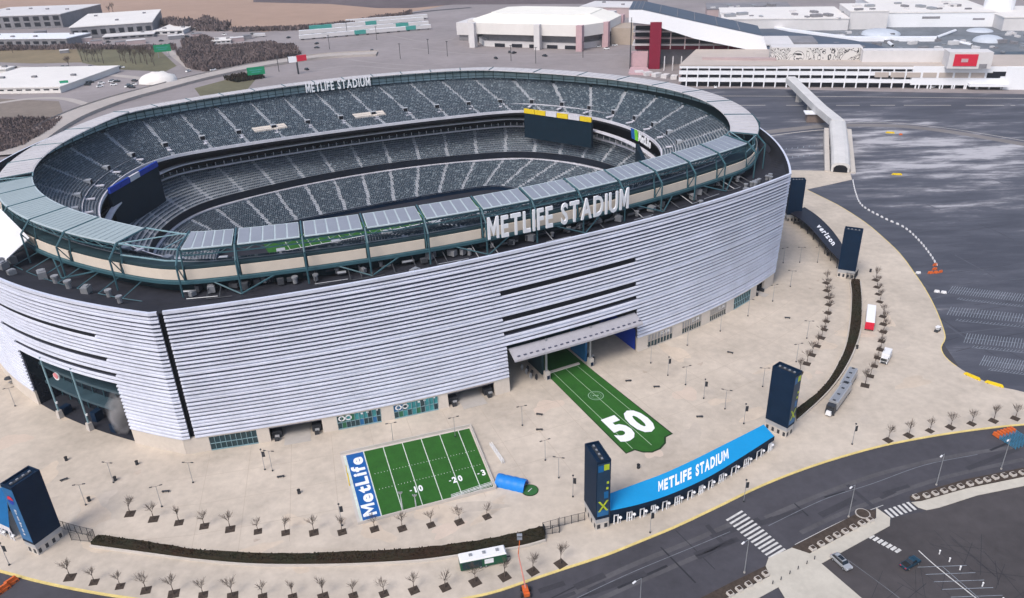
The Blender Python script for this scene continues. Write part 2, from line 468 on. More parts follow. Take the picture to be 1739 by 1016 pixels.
M_winglass = mat('teal_window_glass', (0.010, 0.040, 0.052), 0.15, noise=(0.35, 0.3), spec=0.6)
M_mural = mat('mural_blue', (0.02, 0.13, 0.30), 0.5, noise=(0.3, 0.2)); M_mural2 = mat('mural_teal', (0.05, 0.26, 0.28), 0.5, noise=(0.5, 0.3))
M_mural3 = mat('mural_green', (0.03, 0.14, 0.07), 0.5, noise=(0.5, 0.3))
def fpt(x, z, o):
    i = wx(x); q = fac(i, i + 1e-4, z, o)[0]; return np.array(q)
def fbox(mb, x0, x1, z0, z1, o0, o1):
    """box lying on the west facade between local X x0..x1"""
    a = [fpt(x0, z0, o1), fpt(x1, z0, o1), fpt(x1, z0, o0), fpt(x0, z0, o0)]; b = [np.array((q[0], q[1], z1)) for q in a]
    mb.add(a + b, [(3, 2, 1, 0), (4, 5, 6, 7), (0, 1, 5, 4), (1, 2, 6, 5), (2, 3, 7, 6), (3, 0, 4, 7)])
for x0, x1, kd in open_w:
    if kd == 'gate': continue
    w = x1 - x0
    if kd == 'portal':
        mb = MB(); A = [fpt(x0, 0, -0.8), fpt(x0, 0, -9)]; B = [fpt(x1, 0, -0.8), fpt(x1, 0, -9)]
        up = lambda q, h=4.9: np.array((q[0], q[1], h))
        mb.quad(A[0], A[1], up(A[1]), up(A[0])); mb.quad(B[1], B[0], up(B[0]), up(B[1])); mb.quad(A[1], B[1], up(B[1]), up(A[1]))
        mb.quad(up(A[0]), up(A[1]), up(B[1]), up(B[0]))
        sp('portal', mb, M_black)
        mb = MB(); fbox(mb, x0 + 0.25 * w, x1 - 0.25 * w, 0.13, 0.2, -8.5, 3.0); sp('portal_ramp', mb, M_conc)
        for q in (x0 + 0.12 * w, x1 - 0.12 * w):
            mb = MB(); fbox(mb, q - 0.09 * w, q + 0.09 * w, 0.13, 2.2, -3.0, -1.2); fbox(mb, q - 0.05 * w, q + 0.03 * w, 0.14, 1.5, -0.9, 0.6); sp('turnstile_block', mb, M_dkmetal)
            mb = MB(); fbox(mb, q - 0.03 * w, q + 0.05 * w, 1.3, 1.9, 0.0, 0.5); sp('turnstile_head', mb, M_silver)
        continue
    n = {'glass': 9, 'mural': 10, 'club': 8}[kd]
    mb = MB(); fbox(mb, x0, x1, 0.13, 0.35, -0.35, 0.16); fbox(mb, x0, x1, 2.2, 2.36, -0.3, 0.05)
    for i in range(n + 1): fbox(mb, x0 + w * i / n - 0.06, x0 + w * i / n + 0.06, 0.35, 4.55, -0.3, 0.07)
    fr = sp('window_frame', mb, M_teal_lt if kd != 'club' else M_conc)
    for i in range(n):
        for z0, z1 in ((0.35, 2.2), (2.36, 4.55)):
            mt = M_winglass
            if kd == 'mural': mt = rng.choice([M_mural, M_mural2, M_mural2, M_mural3, M_winglass]) if z0 > 2 or i % 3 else M_winglass
            if kd == 'club' and z0 > 2: mt = M_metal
            mb = MB(); fbox(mb, x0 + w * i / n + 0.06, x0 + w * (i + 1) / n - 0.06, z0, z1, -0.25, -0.12)
            link('pane', mb.mesh('pane', mt), fr)
    if kd == 'mural':
        mb = MB()
        for q in (0.05, 0.2): # ring shaped emblem and stripe of the mural
            c = x0 + (q + 0.06) * w
            for j in range(12):
                t0, t1 = 2 * math.pi * j / 12, 2 * math.pi * (j + 1) / 12
                pr = lambda t, r_: fpt(c + r_ * math.cos(t), 3.6 + r_ * 0.9 * math.sin(t), 0.14)
                mb.quad(pr(t0, 0.55), pr(t0, 0.95), pr(t1, 0.95), pr(t1, 0.55))
        for q in (0.55, 0.68, 0.9): fbox(mb, x0 + q * w, x0 + (q + 0.05) * w, 3.4 + q * 0.8, 4.2 + q * 0.3, 0.08, 0.12)
        sp('mural_emblem', mb, M_white)
    if kd == 'club':
        sg = MB()
        for q, ff in layout('CLUB', 0.05, 0.12):
            sg.add([fpt(x0 + w * (0.50 + 0.40 * a), 3.35 + 0.95 * b, 0.2) for a, b in q], ff)
        sp('club_letters', sg, M_letter)

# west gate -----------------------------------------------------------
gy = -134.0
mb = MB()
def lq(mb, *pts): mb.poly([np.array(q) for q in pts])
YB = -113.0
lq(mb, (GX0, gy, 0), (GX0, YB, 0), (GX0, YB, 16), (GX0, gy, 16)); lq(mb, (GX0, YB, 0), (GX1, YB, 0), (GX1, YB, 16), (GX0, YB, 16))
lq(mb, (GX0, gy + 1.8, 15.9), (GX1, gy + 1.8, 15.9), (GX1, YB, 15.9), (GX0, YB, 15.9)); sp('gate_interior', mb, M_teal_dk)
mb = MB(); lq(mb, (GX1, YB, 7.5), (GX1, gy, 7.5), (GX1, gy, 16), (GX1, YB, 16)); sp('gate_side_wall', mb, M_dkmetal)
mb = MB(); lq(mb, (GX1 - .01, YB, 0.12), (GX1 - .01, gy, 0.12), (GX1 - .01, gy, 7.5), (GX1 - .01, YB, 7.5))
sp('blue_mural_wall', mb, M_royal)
mb = MB()
for j in range(10):
    t0, t1 = 2 * math.pi * j / 10, 2 * math.pi * (j + 1) / 10
    mb.poly([(GX1 - .05, -125.5, 6.2), (GX1 - .05, -125.5 + 1.6 * math.cos(t0), 6.2 + 1.6 * math.sin(t0)), (GX1 - .05, -125.5 + 1.6 * math.cos(t1), 6.2 + 1.6 * math.sin(t1))])
sp('mural_figure', mb, mat('mural_rust', (0.20, 0.05, 0.04), 0.6, noise=(0.8, 0.4)))
mb = MB()                                    # inclined metal awning
A = [fpt(GX0 + 0.6, 14.6, -0.6), fpt(GX1 - 0.3, 14.6, -0.6)]; B = [fpt(GX0 + 1.2, 12.0, 3.6), fpt(GX1 - 0.3, 12.0, 3.6)]
tops = []
for i in range(13):
    x = GX0 + 0.9 + (GX1 - GX0 - 1.2) * i / 12
    tops.append((fpt(x, 13.7, -0.6), fpt(x, 11.9, 3.6), fpt(x, 11.3, 3.6), fpt(x, 13.1, -0.6)))
for k in range(3): mb.strip([t[k] for t in tops], [t[k + 1] for t in tops])
for e in (0, -1): mb.poly(list(tops[e]))
aw = sp('gate_awning', mb, mat('awning_metal', (0.40, 0.39, 0.42), 0.5, noise=(0.3, 0.12), metal=0.1))
for i in range(22):
    x = GX0 + 2.2 + (GX1 - GX0 - 3.5) * i / 21
    mb = MB(); a, b = fpt(x, 12.50, 2.4), fpt(x + 0.9, 12.36, 2.8)
    mb.box(((a + b) / 2).tolist(), (0.9, 0.45, 0.22), 0.05); link('awning_vent', mb.mesh('awning_vent', M_back), aw)
# inner portal where the turf runs in, with its two braced columns
PX0, PX1 = 3.8, 17.4
mb = MB()
for x in (PX0 - 1.0, PX1 + 1.0):
    mb.box((x, gy - 0.5, 7), (0.55, 0.55, 14)); mb.tube((x, gy + 5, 1), (x, gy + 1, 11), 0.2)
sp('gate_column', mb, M_metal)
for x, mt in ((PX0 - 1.0, M_teal_dk), (PX1 + 1.0, M_mural)):
    mb = MB(); mb.box((x, gy + 6.2, 4.2), (0.7, 9, 8)); sp('portal_wall', mb, mt)
    mb = MB(); mb.box((x, gy - 0.9, 1.4), (1.5, 1.6, 2.8)); mb.box((x, gy - 1.75, 1.2), (1.0, .1, 1.4)); sp('column_plinth', mb, M_conc_lt)
    mb = MB(); mb.box((x, gy - 1.85, 1.1), (0.9, .12, 1.2)); sp('plinth_sign', mb, M_navy)
for i in range(6):
    for sx, x in ((-1, PX0 - 4), (1, PX1 + 3)):
        mb = MB(); px = x + sx * (i % 2) * 1.2 * (1 if sx < 0 else .5); py = gy + 0.5 + i * 1.4
        mb.box((px, py, 1.2), (0.9, 0.35, 1.1), 0.3); mb.box((px, py, 0.4), (0.25, 0.9, 0.6)); mb.box((px, py, 1.9), (0.3, 0.3, 0.3)); sp('turnstile', mb, M_silver if i % 2 else M_dkmetal)
mb = MB(); mb.box(((PX0 + PX1) / 2 - .5, gy + 1.6, 0.35), (PX1 - PX0 - 2.2, 0.9, 0.4)); sp('threshold_bar', mb, M_base)
mb = MB(); lq(mb, (PX0 - .6, YB + .4, 0), (PX1 + .6, YB + .4, 0), (PX1 + .6, YB + .4, 9.5), (PX0 - .6, YB + .4, 9.5)); sp('portal_back', mb, mat('portal_grey', (0.03, 0.033, 0.04), 0.7, noise=(0.2, 0.2)))
mb = MB(); mb.box(((PX0 + PX1) / 2, YB + 0.45, 4.8), (PX1 - PX0, 0.1, 0.12)); mb.box(((PX0 + PX1) / 2, YB + 0.45, 0.6), (PX1 - PX0, 0.1, 0.12)); sp('portal_rail', mb, M_metal)

# north gate: dark glazed hall behind slim columns ----------------------
mb = MB(); A = np.array(fac(NG0, NG1, 0, -0.4)); Bk = np.array(fac(NG0, NG1, 0, -7))
up = lambda Q, h: np.c_[Q[:, :2], np.full(len(Q), h)]
mb.strip(Bk, up(Bk, NGZ)); mb.strip(up(A, NGZ - .05), up(Bk, NGZ - .05))
for e in (0, -1): mb.quad(A[e], Bk[e], (*Bk[e][:2], NGZ), (*A[e][:2], NGZ))
sp('north_hall_glazing', mb, M_glassdk)
mb = MB(); mb.strip(up(A, .16), up(Bk, .16)); sp('hall_floor', mb, M_deck)
for q_ in np.linspace(NG0 + .4, NG1 - .4, 9):
    mb = MB(); b_ = fac(q_, q_ + 1e-3, 0, -6.6)[0]; mb.tube((b_[0], b_[1], .2), (b_[0], b_[1], NGZ), .14, 4); sp('hall_mullion', mb, M_teal)
for q_, o_, h_ in ((NG0 + 4, -2, 2.4), (NG0 + 8, -4, 3.2), (NG1 - 3, -2.5, 2.6)):
    mb = MB(); b_ = fac(q_, q_ + 1e-3, 0, o_)[0]; mb.box((b_[0], b_[1], h_ / 2 + .1), (2.6, 2.0, h_), .7); sp('hall_booth', mb, M_navy)
mb = MB()
for h in (6.0, 12.5):
    Q = np.array(fac(NG0, NG1, 0, -3.5)); mb.strip(up(Q, h), up(Q, h + 0.9)); mb.strip(up(Q, h + .9), up(Bk, h + .9))
sp('hall_gallery', mb, mat('gallery_slate', (.045, .085, .11), .5, noise=(.3, .15)))
for f in (0.30, 0.62):
    i = NG0 + (NG1 - NG0) * f; q = fac(i, i + 1e-4, 0, 0.3)[0]
    mb = MB(); mb.tube((q[0], q[1], 2.6), (q[0], q[1], NGZ + 1), 0.28, 8); sp('hall_column', mb, M_teal_lt)
    mb = MB(); mb.box((q[0], q[1], 1.3), (1.5, 1.5, 2.6), 0.6, 0.8); sp('column_plinth', mb, M_conc_lt)
    mb = MB(); mb.cyl((q[0] + 0.3, q[1] - .5, 5.2), 0.3, 0.5, 8); sp('column_lamp', mb, M_white)
i = NG0 + (NG1 - NG0) * 0.42; q = fac(i, i + 1e-4, 0, -0.1)[0]
mb = MB(); mb.tube((q[0], q[1], 15.6), (q[0] - .25, q[1] - .2, 15.6), 1.2, 14, cap=True); sp('round_sign', mb, M_white)
mb = MB(); mb.tube((q[0] - .25, q[1] - .25, 15.9), (q[0] - .32, q[1] - .3, 15.9), 0.95, 14, cap=True); sp('round_sign_face', mb, mat('sign_pink', (0.62, 0.20, 0.22), 0.5, noise=(0.6, 0.15)))

# roof deck, outer bowl wall ---------------------------------------------
DI = off(CO, -3.0)
FTi = off(FT, -0.7)
mb = MB(); mb.strip(at3(FTi, 40.8), at3(off(CO, 6.0), 37.0), True); mb.strip(at3(off(CO, 6.0), 37.0), at3(DI, 36.2), True); sp('roof_deck', mb, M_deck)
mb = MB(); mb.strip(at3(DI, 36.0), at3(off(CO, -1.2), 40.2), True); sp('bowl_outer_wall', mb, M_teal_dk)
mb = MB(); L0, L1, L2 = off(CO, -1.2), off(CO, 0.9), off(CO, 0.9)
mb.strip(at3(L0, 39.9), at3(L1, 39.9), True); mb.strip(at3(L1, 39.9), at3(L1, 40.8), True); mb.strip(at3(L1, 40.8), at3(off(CO, -.6), 40.9), True); sp('walkway_ledge', mb, M_teal)

# canopy panels, posts, cream parapet panels -----------------------------
def ring_span(Rg, i0, i1, z):
    ii = np.unique(np.concatenate([[i0], np.arange(math.ceil(i0), math.floor(i1) + 1), [i1]])); o = []
    for q in ii:
        a = int(math.floor(q)) % KN; f = q - math.floor(q); o.append(tuple(Rg[a] * (1 - f) + Rg[(a + 1) % KN] * f) + (z,))
    return np.array(o)
def rp(Rg, i, z): return ring_span(Rg, i, i + 1e-3, z)[0]
bays = []
M_rear_sheen = mat('rear_canopy_sky_sheen', (.50, .48, .49), .6, noise=(.06, .12)); M_frame = mat('pale_panel_frame', (.40, .47, .50), .5, noise=(.5, .1))  # rear bays: sky reflected at a grazing angle is put into the pale colour
def idx_near(arc0, n, X): return arc0 + float(np.interp(X, CO[arc0:arc0 + n, 0], np.arange(n)))
wseam = [-89.5, -75.5, -58, -41, -24, -6.5, 10, 26.5, 42.5, 58, 73.5, 88.5, 106]
seams = [idx_near(0, NA[0], x) for x in wseam]
for a, b in zip(seams, seams[1:]): bays.append((a, b, 5))
for k in range(8): bays.append((IS + 2.5 + k * 11.65, IS + 2.5 + (k + 1) * 11.65, 6))
for k in range(12): bays.append((IE - .3 + k * 11.69, IE - .3 + (k + 1) * 11.69, 6))
nse = [INN + 0, INN + 13, INN + 24, INN + 35, INN + 45.5]
for a, b in zip(nse, nse[1:]): bays.append((a, b, 6))
nse2 = [INN + 49.2 + k * 7.25 for k in range(7)]
nse2 = [INN + 48.5, INN + 55.5, INN + 63.5, INN + 72, INN + 80.5, INN + 89.5]
for a, b in zip(nse2, nse2[1:]): bays.append((a, b, 9))
def slab(mb, A, B, C, D, t=0.25):
    """thin slab between edge rows A (inner) and B (outer)"""
    n = len(A)
    A2 = A - np.array([0, 0, t]); B2 = B - np.array([0, 0, t])
    mb.strip(B, A); mb.strip(A2, B2); mb.strip(A, A2); mb.strip(B2, B)
    for e in (0, -1): mb.poly([A[e], B[e], B2[e], A2[e]])
for bi, (a, b, nm) in enumerate(bays):
    west = bi < 12; north = nm == 9
    g = 0.45 if west else (0.12 if north else 0.02)
    zi = float(ZCI[int((a + b) / 2) % KN]); A = ring_span(CI, a + g, b - g, zi); B = ring_span(CO, a + g, b - g, 50.0)
    mb = MB(); slab(mb, A, B, None, None); fr = sp('canopy_panel', mb, M_frame if west or north else M_rear_sheen)
    for k in range(nm):
        gg = 0.17 if not north else 0.06
        s0 = a + g + (b - a - 2 * g) * k / nm + gg; s1 = a + g + (b - a - 2 * g) * (k + 1) / nm - gg
        A = ring_span(off(CI, 0.5), s0, s1, zi + .06); B = ring_span(off(CO, -.5), s0, s1, 50.16)
        mb = MB(); slab(mb, A, B, None, None, 0.1); link('solar_module', mb.mesh('solar_module', M_roofpale if north else (M_solar if west else M_rear_sheen)), fr)
    # edge truss under the outer edge
    mb = MB(); Q = off(CO, -0.5)
    for z0, z1 in ((48.9, 49.6), (47.7, 48.1)): mb.strip(ring_span(Q, a, b, z0), ring_span(Q, a, b, z1))
    n = 7
    for k in range(n):
        p0 = rp(Q, a + (b - a) * k / n, 48.0 if k % 2 else 49.2); p1 = rp(Q, a + (b - a) * (k + 1) / n, 49.2 if k % 2 else 48.0); mb.tube(p0, p1, 0.12, 4)
    Q2 = off(CO, -4.5); mb.tube(rp(Q2, a, 48.4), rp(Q2, b, 48.4), 0.22, 4)
    sp('edge_truss', mb, M_teal)
    mb = MB(); Q = off(CO, 0.2); s0, s1 = a + 0.35, b - 0.35
    A, B = ring_span(Q, s0, s1, 41.0), ring_span(Q, s0, s1, 43.9); C = ring_span(off(CO, -.15), s0, s1, 43.9); D = ring_span(off(CO, -.15), s0, s1, 41.0)
    mb.strip(A, B); mb.strip(B, C); mb.strip(C, D)
    sp('parapet_panel', mb, M_cream)
    if not west and not north:       # glazed wind screen that closes the gap on the far sides
        mb = MB(); Q = off(CO, -.9); mb.strip(ring_span(Q, a, b, 44.0), ring_span(Q, a, b, 49.9)); sp('wind_screen', mb, mat('wind_screen_glass', (0.46, 0.62, 0.68), 0.5, noise=(0.12, 0.25)))
        mb = MB(); Q = off(CO, -1.3)
        for z in (45.6, 47.6): mb.strip(ring_span(Q, a, b, z), ring_span(Q, a, b, z + .25))
        for k in range(4): mb.tube(rp(Q, a + (b - a) * k / 4, 44), rp(Q, a + (b - a) * k / 4, 49.8), 0.16, 4)
        sp('screen_rail', mb, M_teal)
for a, b in ((INN + 89.5, KN + 0.0), (0.0, seams[0]), (INN + 45.5, INN + 48.5), (seams[-1], IS + 2.5)):
    mb = MB(); Q = off(CO, .2); mb.strip(ring_span(Q, a, b, 41.0), ring_span(Q, a, b, 43.9)); mb.strip(ring_span(Q, a, b, 43.9), ring_span(off(CO, -.15), a, b, 43.9)); sp('parapet_panel', mb, M_cream)
    mb = MB(); Q = off(CO, -.4)
    for z in (46.4, 49.8): mb.tube(rp(Q, a, z), rp(Q, b, z), .22, 5)
    mb.tube(rp(off(CI, 0), a, 50.6), rp(off(CI, 0), b, 50.6), .22, 5); mb.tube(rp(Q, a, 49.8), rp(off(CI, 0), b, 50.6), .18, 5); sp('corner_truss', mb, M_teal_lt)
allseams = sorted(set([round(a, 3) for a, b, _ in bays] + [round(b, 3) for a, b, _ in bays]))
for si, i in enumerate(allseams):
    mb = MB(); out = 3.4
    p0, p1, p2, p3 = rp(CI, i, float(ZCI[int(i) % KN]) + .1), rp(CO, i, 50.1), rp(off(CO, out), i, 46.6), rp(off(CO, out), i, 37.2)
    p4 = rp(off(CO, 0.4), i, 41.2); p5 = rp(off(CO, -1.0), i, 49.0); p6 = rp(off(CO, 0.5), i, 39.8)
    for q0, q1, r_ in ((p0, p1, .26), (p1, p2, .30), (p2, p3, .28), (p2, p4, .17), (p5, p6, .26)): mb.tube(q0, q1, r_, 5)
    sp('canopy_post', mb, M_teal)
wl = [i for i in allseams if i < IS] + [i for i in allseams if i > INN + 40]
for k, i in enumerate(allseams):
    if (i < IS or i > INN + 40) and k % 2 == 1:
        mb = MB(); foot = rp(off(CO, 4.6), i, 37.2)
        for j in (allseams[k - 1], allseams[(k + 1) % len(allseams)]):
            jm = (i + j) / 2
            if abs(i - j) > 30: continue
            mb.tube(foot, rp(off(CO, 0.6), jm, 39.9), 0.24, 5)
        sp('deck_brace', mb, M_teal)

# bowl ---------------------------------------------------------------------
aisle_t = []
for a0, n, c in ((0, NA[0], 11), (IS, NA[1], 9), (IE, NA[2], 11), (INN, NA[3], 9)):
    aisle_t += [a0 + n * (k + .5) / c for k in range(c)]
aisle_t = np.array(aisle_t)
M_seat = bpy.data.materials.new('stadium_seat'); M_seat.use_nodes = True
_n = M_seat.node_tree.nodes; _l = M_seat.node_tree.links
_tc = _n.new('ShaderNodeTexCoord'); _sn = _n.new('ShaderNodeVectorMath'); _sn.operation = 'SNAP'; _sn.inputs[1].default_value = (0.85, 0.85, 0.5)
_wn = _n.new('ShaderNodeTexWhiteNoise'); _cr = _n.new('ShaderNodeValToRGB')
_l.new(_tc.outputs['Object'], _sn.inputs[0]); _l.new(_sn.outputs[0], _wn.inputs['Vector']); _l.new(_wn.outputs['Value'], _cr.inputs[0])
_cr.color_ramp.elements[0].color = (0.018, 0.036, 0.056, 1); _cr.color_ramp.elements[1].color = (0.040, 0.068, 0.094, 1); _cr.color_ramp.elements[1].position = 0.8
_e = _cr.color_ramp.elements.new(0.93); _e.color = (0.20, 0.245, 0.275, 1)
_l.new(_cr.outputs[0], _n['Principled BSDF'].inputs['Base Color']); _n['Principled BSDF'].inputs['Roughness'].default_value = 0.6

def deck(name, Ro, zo, Ri, zi, rows, seat_pitch=0.85, dmin=0.8):
    mb = MB()
    fr = np.linspace(0, 1, rows + 1); zz = np.linspace(zo, zi, rows + 1)
    Rr = [Ro * (1 - f) + Ri * f for f in fr]
    for r in range(rows):
        mb.strip(at3(Rr[r + 1], zz[r]), at3(Rr[r], zz[r]), True)          # tread
        mb.strip(at3(Rr[r + 1], zz[r + 1]), at3(Rr[r + 1], zz[r]), True)  # riser
    sp(name, mb, M_step)
    blocks = {}
    for r in range(rows):
        c = Rr[r] * 0.5 + Rr[r + 1] * 0.5
        cl = np.vstack([c, c[:1]]); seg = np.linalg.norm(np.diff(cl, axis=0), axis=1); s = np.r_[0, np.cumsum(seg)]
        n = int(s[-1] / seat_pitch); q = np.linspace(0, s[-1], n, endpoint=False)
        t = np.interp(q, s, np.arange(KN + 1)); x = np.interp(q, s, cl[:, 0]); y = np.interp(q, s, cl[:, 1])
        mpt = s[-1] / KN
        d = np.abs(t[:, None] - aisle_t[None]); d = np.minimum(d, KN - d).min(1) * mpt
        ok = d > dmin
        nr = normals(c); ti = np.clip(t.astype(int), 0, KN - 1); nx, ny = nr[ti, 0], nr[ti, 1]
        dep = np.linalg.norm((Rr[r] - Rr[r + 1])[ti], axis=1)
        bl = np.searchsorted(aisle_t, t) % len(aisle_t)
        for b in np.unique(bl[ok]):
            k = ok & (bl == b)
            P0 = np.c_[x[k], y[k], np.full(k.sum(), zz[r])]; N_ = np.c_[nx[k], ny[k], np.zeros(k.sum())]; T_ = np.c_[-ny[k], nx[k], np.zeros(k.sum())]
            hw = seat_pitch * 0.40; dd = np.minimum(dep[k] * 0.36, 0.55)[:, None]; Z = np.array([[0, 0, 1.0]])
            a = P0 + N_ * dd * 0.9 + Z * 0.45; b_ = P0 - N_ * dd * 0.1 + Z * 0.42
            v8 = np.stack([a - T_ * hw, a + T_ * hw, b_ + T_ * hw, b_ - T_ * hw, a + N_ * .12 + Z * .55 - T_ * hw, a + N_ * .12 + Z * .55 + T_ * hw], 1)
            blocks.setdefault(int(b), []).append(v8.reshape(-1, 3))
    for b, lst in blocks.items():
        V = np.vstack(lst); n = len(V) // 6
        me = bpy.data.meshes.new('seat_block')
        base = np.arange(n)[:, None] * 6
        F = np.concatenate([base + np.array([[0, 1, 2, 3]]), base + np.array([[4, 5, 1, 0]])], 0)
        me.from_pydata(V.tolist(), [], F.tolist()); me.materials.append(M_seat); me.update()
        link('seat_block', me, ST.o, kind='stuff')
ZU, ZL = 44.0, 32.0
deck('upper_deck', UT, ZU, UL, ZL, 25)
deck('mezzanine_deck', CF, 20.0, ML, 12.2, 13)
deck('lower_deck', off(ML, 1.5), 9.2, LF, 1.8, 20)
mb = MB(); mb.strip(at3(off(CO, -.6), 40.9), at3(off(CO, -.6), 44.6), True); mb.strip(at3(off(CO, -.6), 44.6), at3(UT, 44.2), True); sp('rear_walkway', mb, M_teal_dk)
# fascias and ledges
def band(name, Rg, z0, z1, mt, t=0.5, a=0, b=KN):
    mb = MB(); o = off(Rg, t)
    cl = (b - a) >= KN
    f = (lambda R_, z: at3(R_, z)) if cl else (lambda R_, z: ring_span(R_, a, b, z))
    mb.strip(f(Rg, z0), f(Rg, z1), cl); mb.strip(f(Rg, z1), f(o, z1), cl); mb.strip(f(o, z0), f(Rg, z0), cl)
    return sp(name, mb, mt)
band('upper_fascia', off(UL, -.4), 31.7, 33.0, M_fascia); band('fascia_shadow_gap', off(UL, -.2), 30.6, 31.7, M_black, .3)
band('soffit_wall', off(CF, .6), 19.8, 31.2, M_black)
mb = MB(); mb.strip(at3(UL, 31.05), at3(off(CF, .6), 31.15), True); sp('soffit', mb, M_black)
band('suite_ledge', off(CF, -12.0), 26.0, 26.6, M_fascia, 2.4)
band('club_rail', off(CF, -7.0), 20.7, 21.4, M_fascia, .8)
band('mezzanine_fascia', off(ML, -.4), 10.0, 13.1, mat('dark_fascia', (.008, .012, .022), .6, noise=(.3, .3)))
band('mezzanine_ledge', off(ML, -1.2), 9.1, 9.7, M_fascia, 2.5)
band('field_wall', LF, 0.0, 2.3, M_navy, 0.5)
mb = MB()
for i in range(0, KN, 3):
    q = rp(off(CF, -6.8), i, 21); mb.tube(q, (q[0], q[1], 23.2), 0.2, 4)
sp('club_post', mb, M_fascia, kind='stuff')
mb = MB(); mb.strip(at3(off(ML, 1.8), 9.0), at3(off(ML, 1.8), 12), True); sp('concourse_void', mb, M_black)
# cross aisle and entrances in the upper deck
fU = 0.80
band('cross_aisle_wall', UT * (1 - fU) + UL * fU, 34.2, 35.3, M_fascia, 0.25)
vm = MB(); vm.box((0, .3, 1.0), (2.6, 2.4, 2.1)); vme = vm.mesh('entrance', M_step)
vd = MB(); vd.box((0, -.93, 1.05), (2.1, 0.1, 1.8)); vde = vd.mesh('entrance_opening', M_black)
vs_ = MB(); vs_.box((0, -3.2, -0.75), (1.5, 4.2, 0.4)); vse = vs_.mesh('entrance_steps', M_fascia)
Rv = UT * (1 - 0.72) + UL * 0.72; nv = normals(Rv)
for t in aisle_t:
    q = rp(Rv, t, 35.2); nn = nv[int(t)]
    o = link('entrance', vme, ST.o, q, math.atan2(nn[1], nn[0]) - math.pi / 2); link('entrance_opening', vde, o); link('entrance_steps', vse, o)
for t0, t1 in ((IE + 91, IE + 103), (IE + 53, IE + 65)):            # two pale platforms
    a, b = (UT * (1 - .77) + UL * .77), (UT * (1 - .68) + UL * .68)
    mb = MB(); A, B = ring_span(a, t0, t1, 35.6), ring_span(b, t0, t1, 36.9); mb.strip(A, B); A2 = A.copy(); A2[:, 2] -= 1.5; mb.strip(A2, A); sp('viewing_platform', mb, M_base)

# field ---------------------------------------------------------------------
mb = MB(); mb.poly([(*q, 0.17) for q in LF[::4]]); sp('field_surround', mb, M_deck)
mb = MB(); mb.quad((-52, -25.5, .2), (58, -25.5, .2), (58, 25.5, .2), (-52, 25.5, .2)); sp('field', mb, M_turf)
mb = MB()
for k in range(21):
    x = -43 + 4.57 * k; mb.quad((x - .12, -24.4, .23), (x + .12, -24.4, .23), (x + .12, 24.4, .23), (x - .12, 24.4, .23))
for x in (-18, 0, 24, 40):
    for y in (-18, 18):
        mb.quad((x - 1.5, y - 1, .24), (x + 1.5, y - 1, .24), (x + 1.5, y + 1, .24), (x - 1.5, y + 1, .24))
sp('field_marking', mb, M_white_paint)

# corner scoreboards -----------------------------------------------------------
def scoreboard(p0, p1, zt, zb, head_mats, back=0.8):
    p0 = np.array(p0); p1 = np.array(p1); d = (p1 - p0) / np.linalg.norm(p1 - p0); n = np.array([d[1], -d[0]])
    if n @ (-(p0 + p1) / 2) < 0: n = -n
    mb = MB(); q = [p0, p1, p1 - n * back * 2, p0 - n * back * 2]
    pl = [tuple(k) for k in q]
    if (pl[1][0] - pl[0][0]) * (pl[2][1] - pl[0][1]) - (pl[1][1] - pl[0][1]) * (pl[2][0] - pl[0][0]) < 0: pl = pl[::-1]
    mb.prism(pl, zb, zt); s_ = sp('scoreboard', mb, M_screen)
    k = max(len(head_mats), 1)
    for i, mt in enumerate(head_mats):
        a = p0 + (p1 - p0) * (i / k + .004); b = p0 + (p1 - p0) * ((i + 1) / k - .004)
        mb = MB(); q = [a + n * .35, b + n * .35, b - n * .6, a - n * .6]; pl = [tuple(c) for c in q]
        if (pl[1][0] - pl[0][0]) * (pl[2][1] - pl[0][1]) - (pl[1][1] - pl[0][1]) * (pl[2][0] - pl[0][0]) < 0: pl = pl[::-1]
        mb.prism(pl, zt + .05, zt + 2.3); link('scoreboard_header', mb.mesh('scoreboard_header', mt), s_)
    return s_
scoreboard((-106, 27), (-85.5, 58), 32.0, 15.5, [M_royal, M_royal, M_fascia, M_royal, M_royal])
scoreboard((94.5, 53), (113, 16), 32.0, 19.0, [M_yellow, M_yellow, M_fascia, M_yellow, M_fascia, M_yellow])
scoreboard((-85, -60), (-105, -28), 30.0, 16, []); scoreboard((113, -22), (95, -55), 30.0, 19, [])

# ring sign inside the bowl: logo and word on the south lip ----------------------
def lip_sign(t0, t1, zb, zt, text, mt):
    Q = off(UL, -1.0)
    def fn(u, v, w):
        q = rp(Q, t0 + (t1 - t0) * u, zb + (zt - zb) * v)
        n_ = normals(Q)[int(t0 + (t1 - t0) * u) % KN]; return q - np.array([n_[0], n_[1], 0]) * 0.3 * w
    for mb in letter_blocks(text, fn, .3, 0.03): sp('sign_letter', mb, mt)
iS0 = IS + 40.0
def lip_t(x, y):
    p = np.array(SL(P(x, y, 31.0))[:2]); return int(np.argmin(np.linalg.norm(UL - p, axis=1)))
tA, tB, tC = lip_t(1062, 226), lip_t(1077, 232), lip_t(1112, 244)
lip_sign(tB, tC, 28.5, 32.6, 'MetLife', M_letter)
Q = off(UL, -1.1)
for k, mt in ((0, M_blue), (1, M_logo_green)):
    a = tA + (tB - tA) * (0.10 + .36 * k); w = (tB - tA) * .5
    mb = MB(); c = [rp(Q, a, 33.3), rp(Q, a + w * .75, 33.3), rp(Q, a + w * 1.0, 28.4), rp(Q, a + w * .3, 28.4)]; mb.poly(c)
    sp('logo_shape', mb, mt)

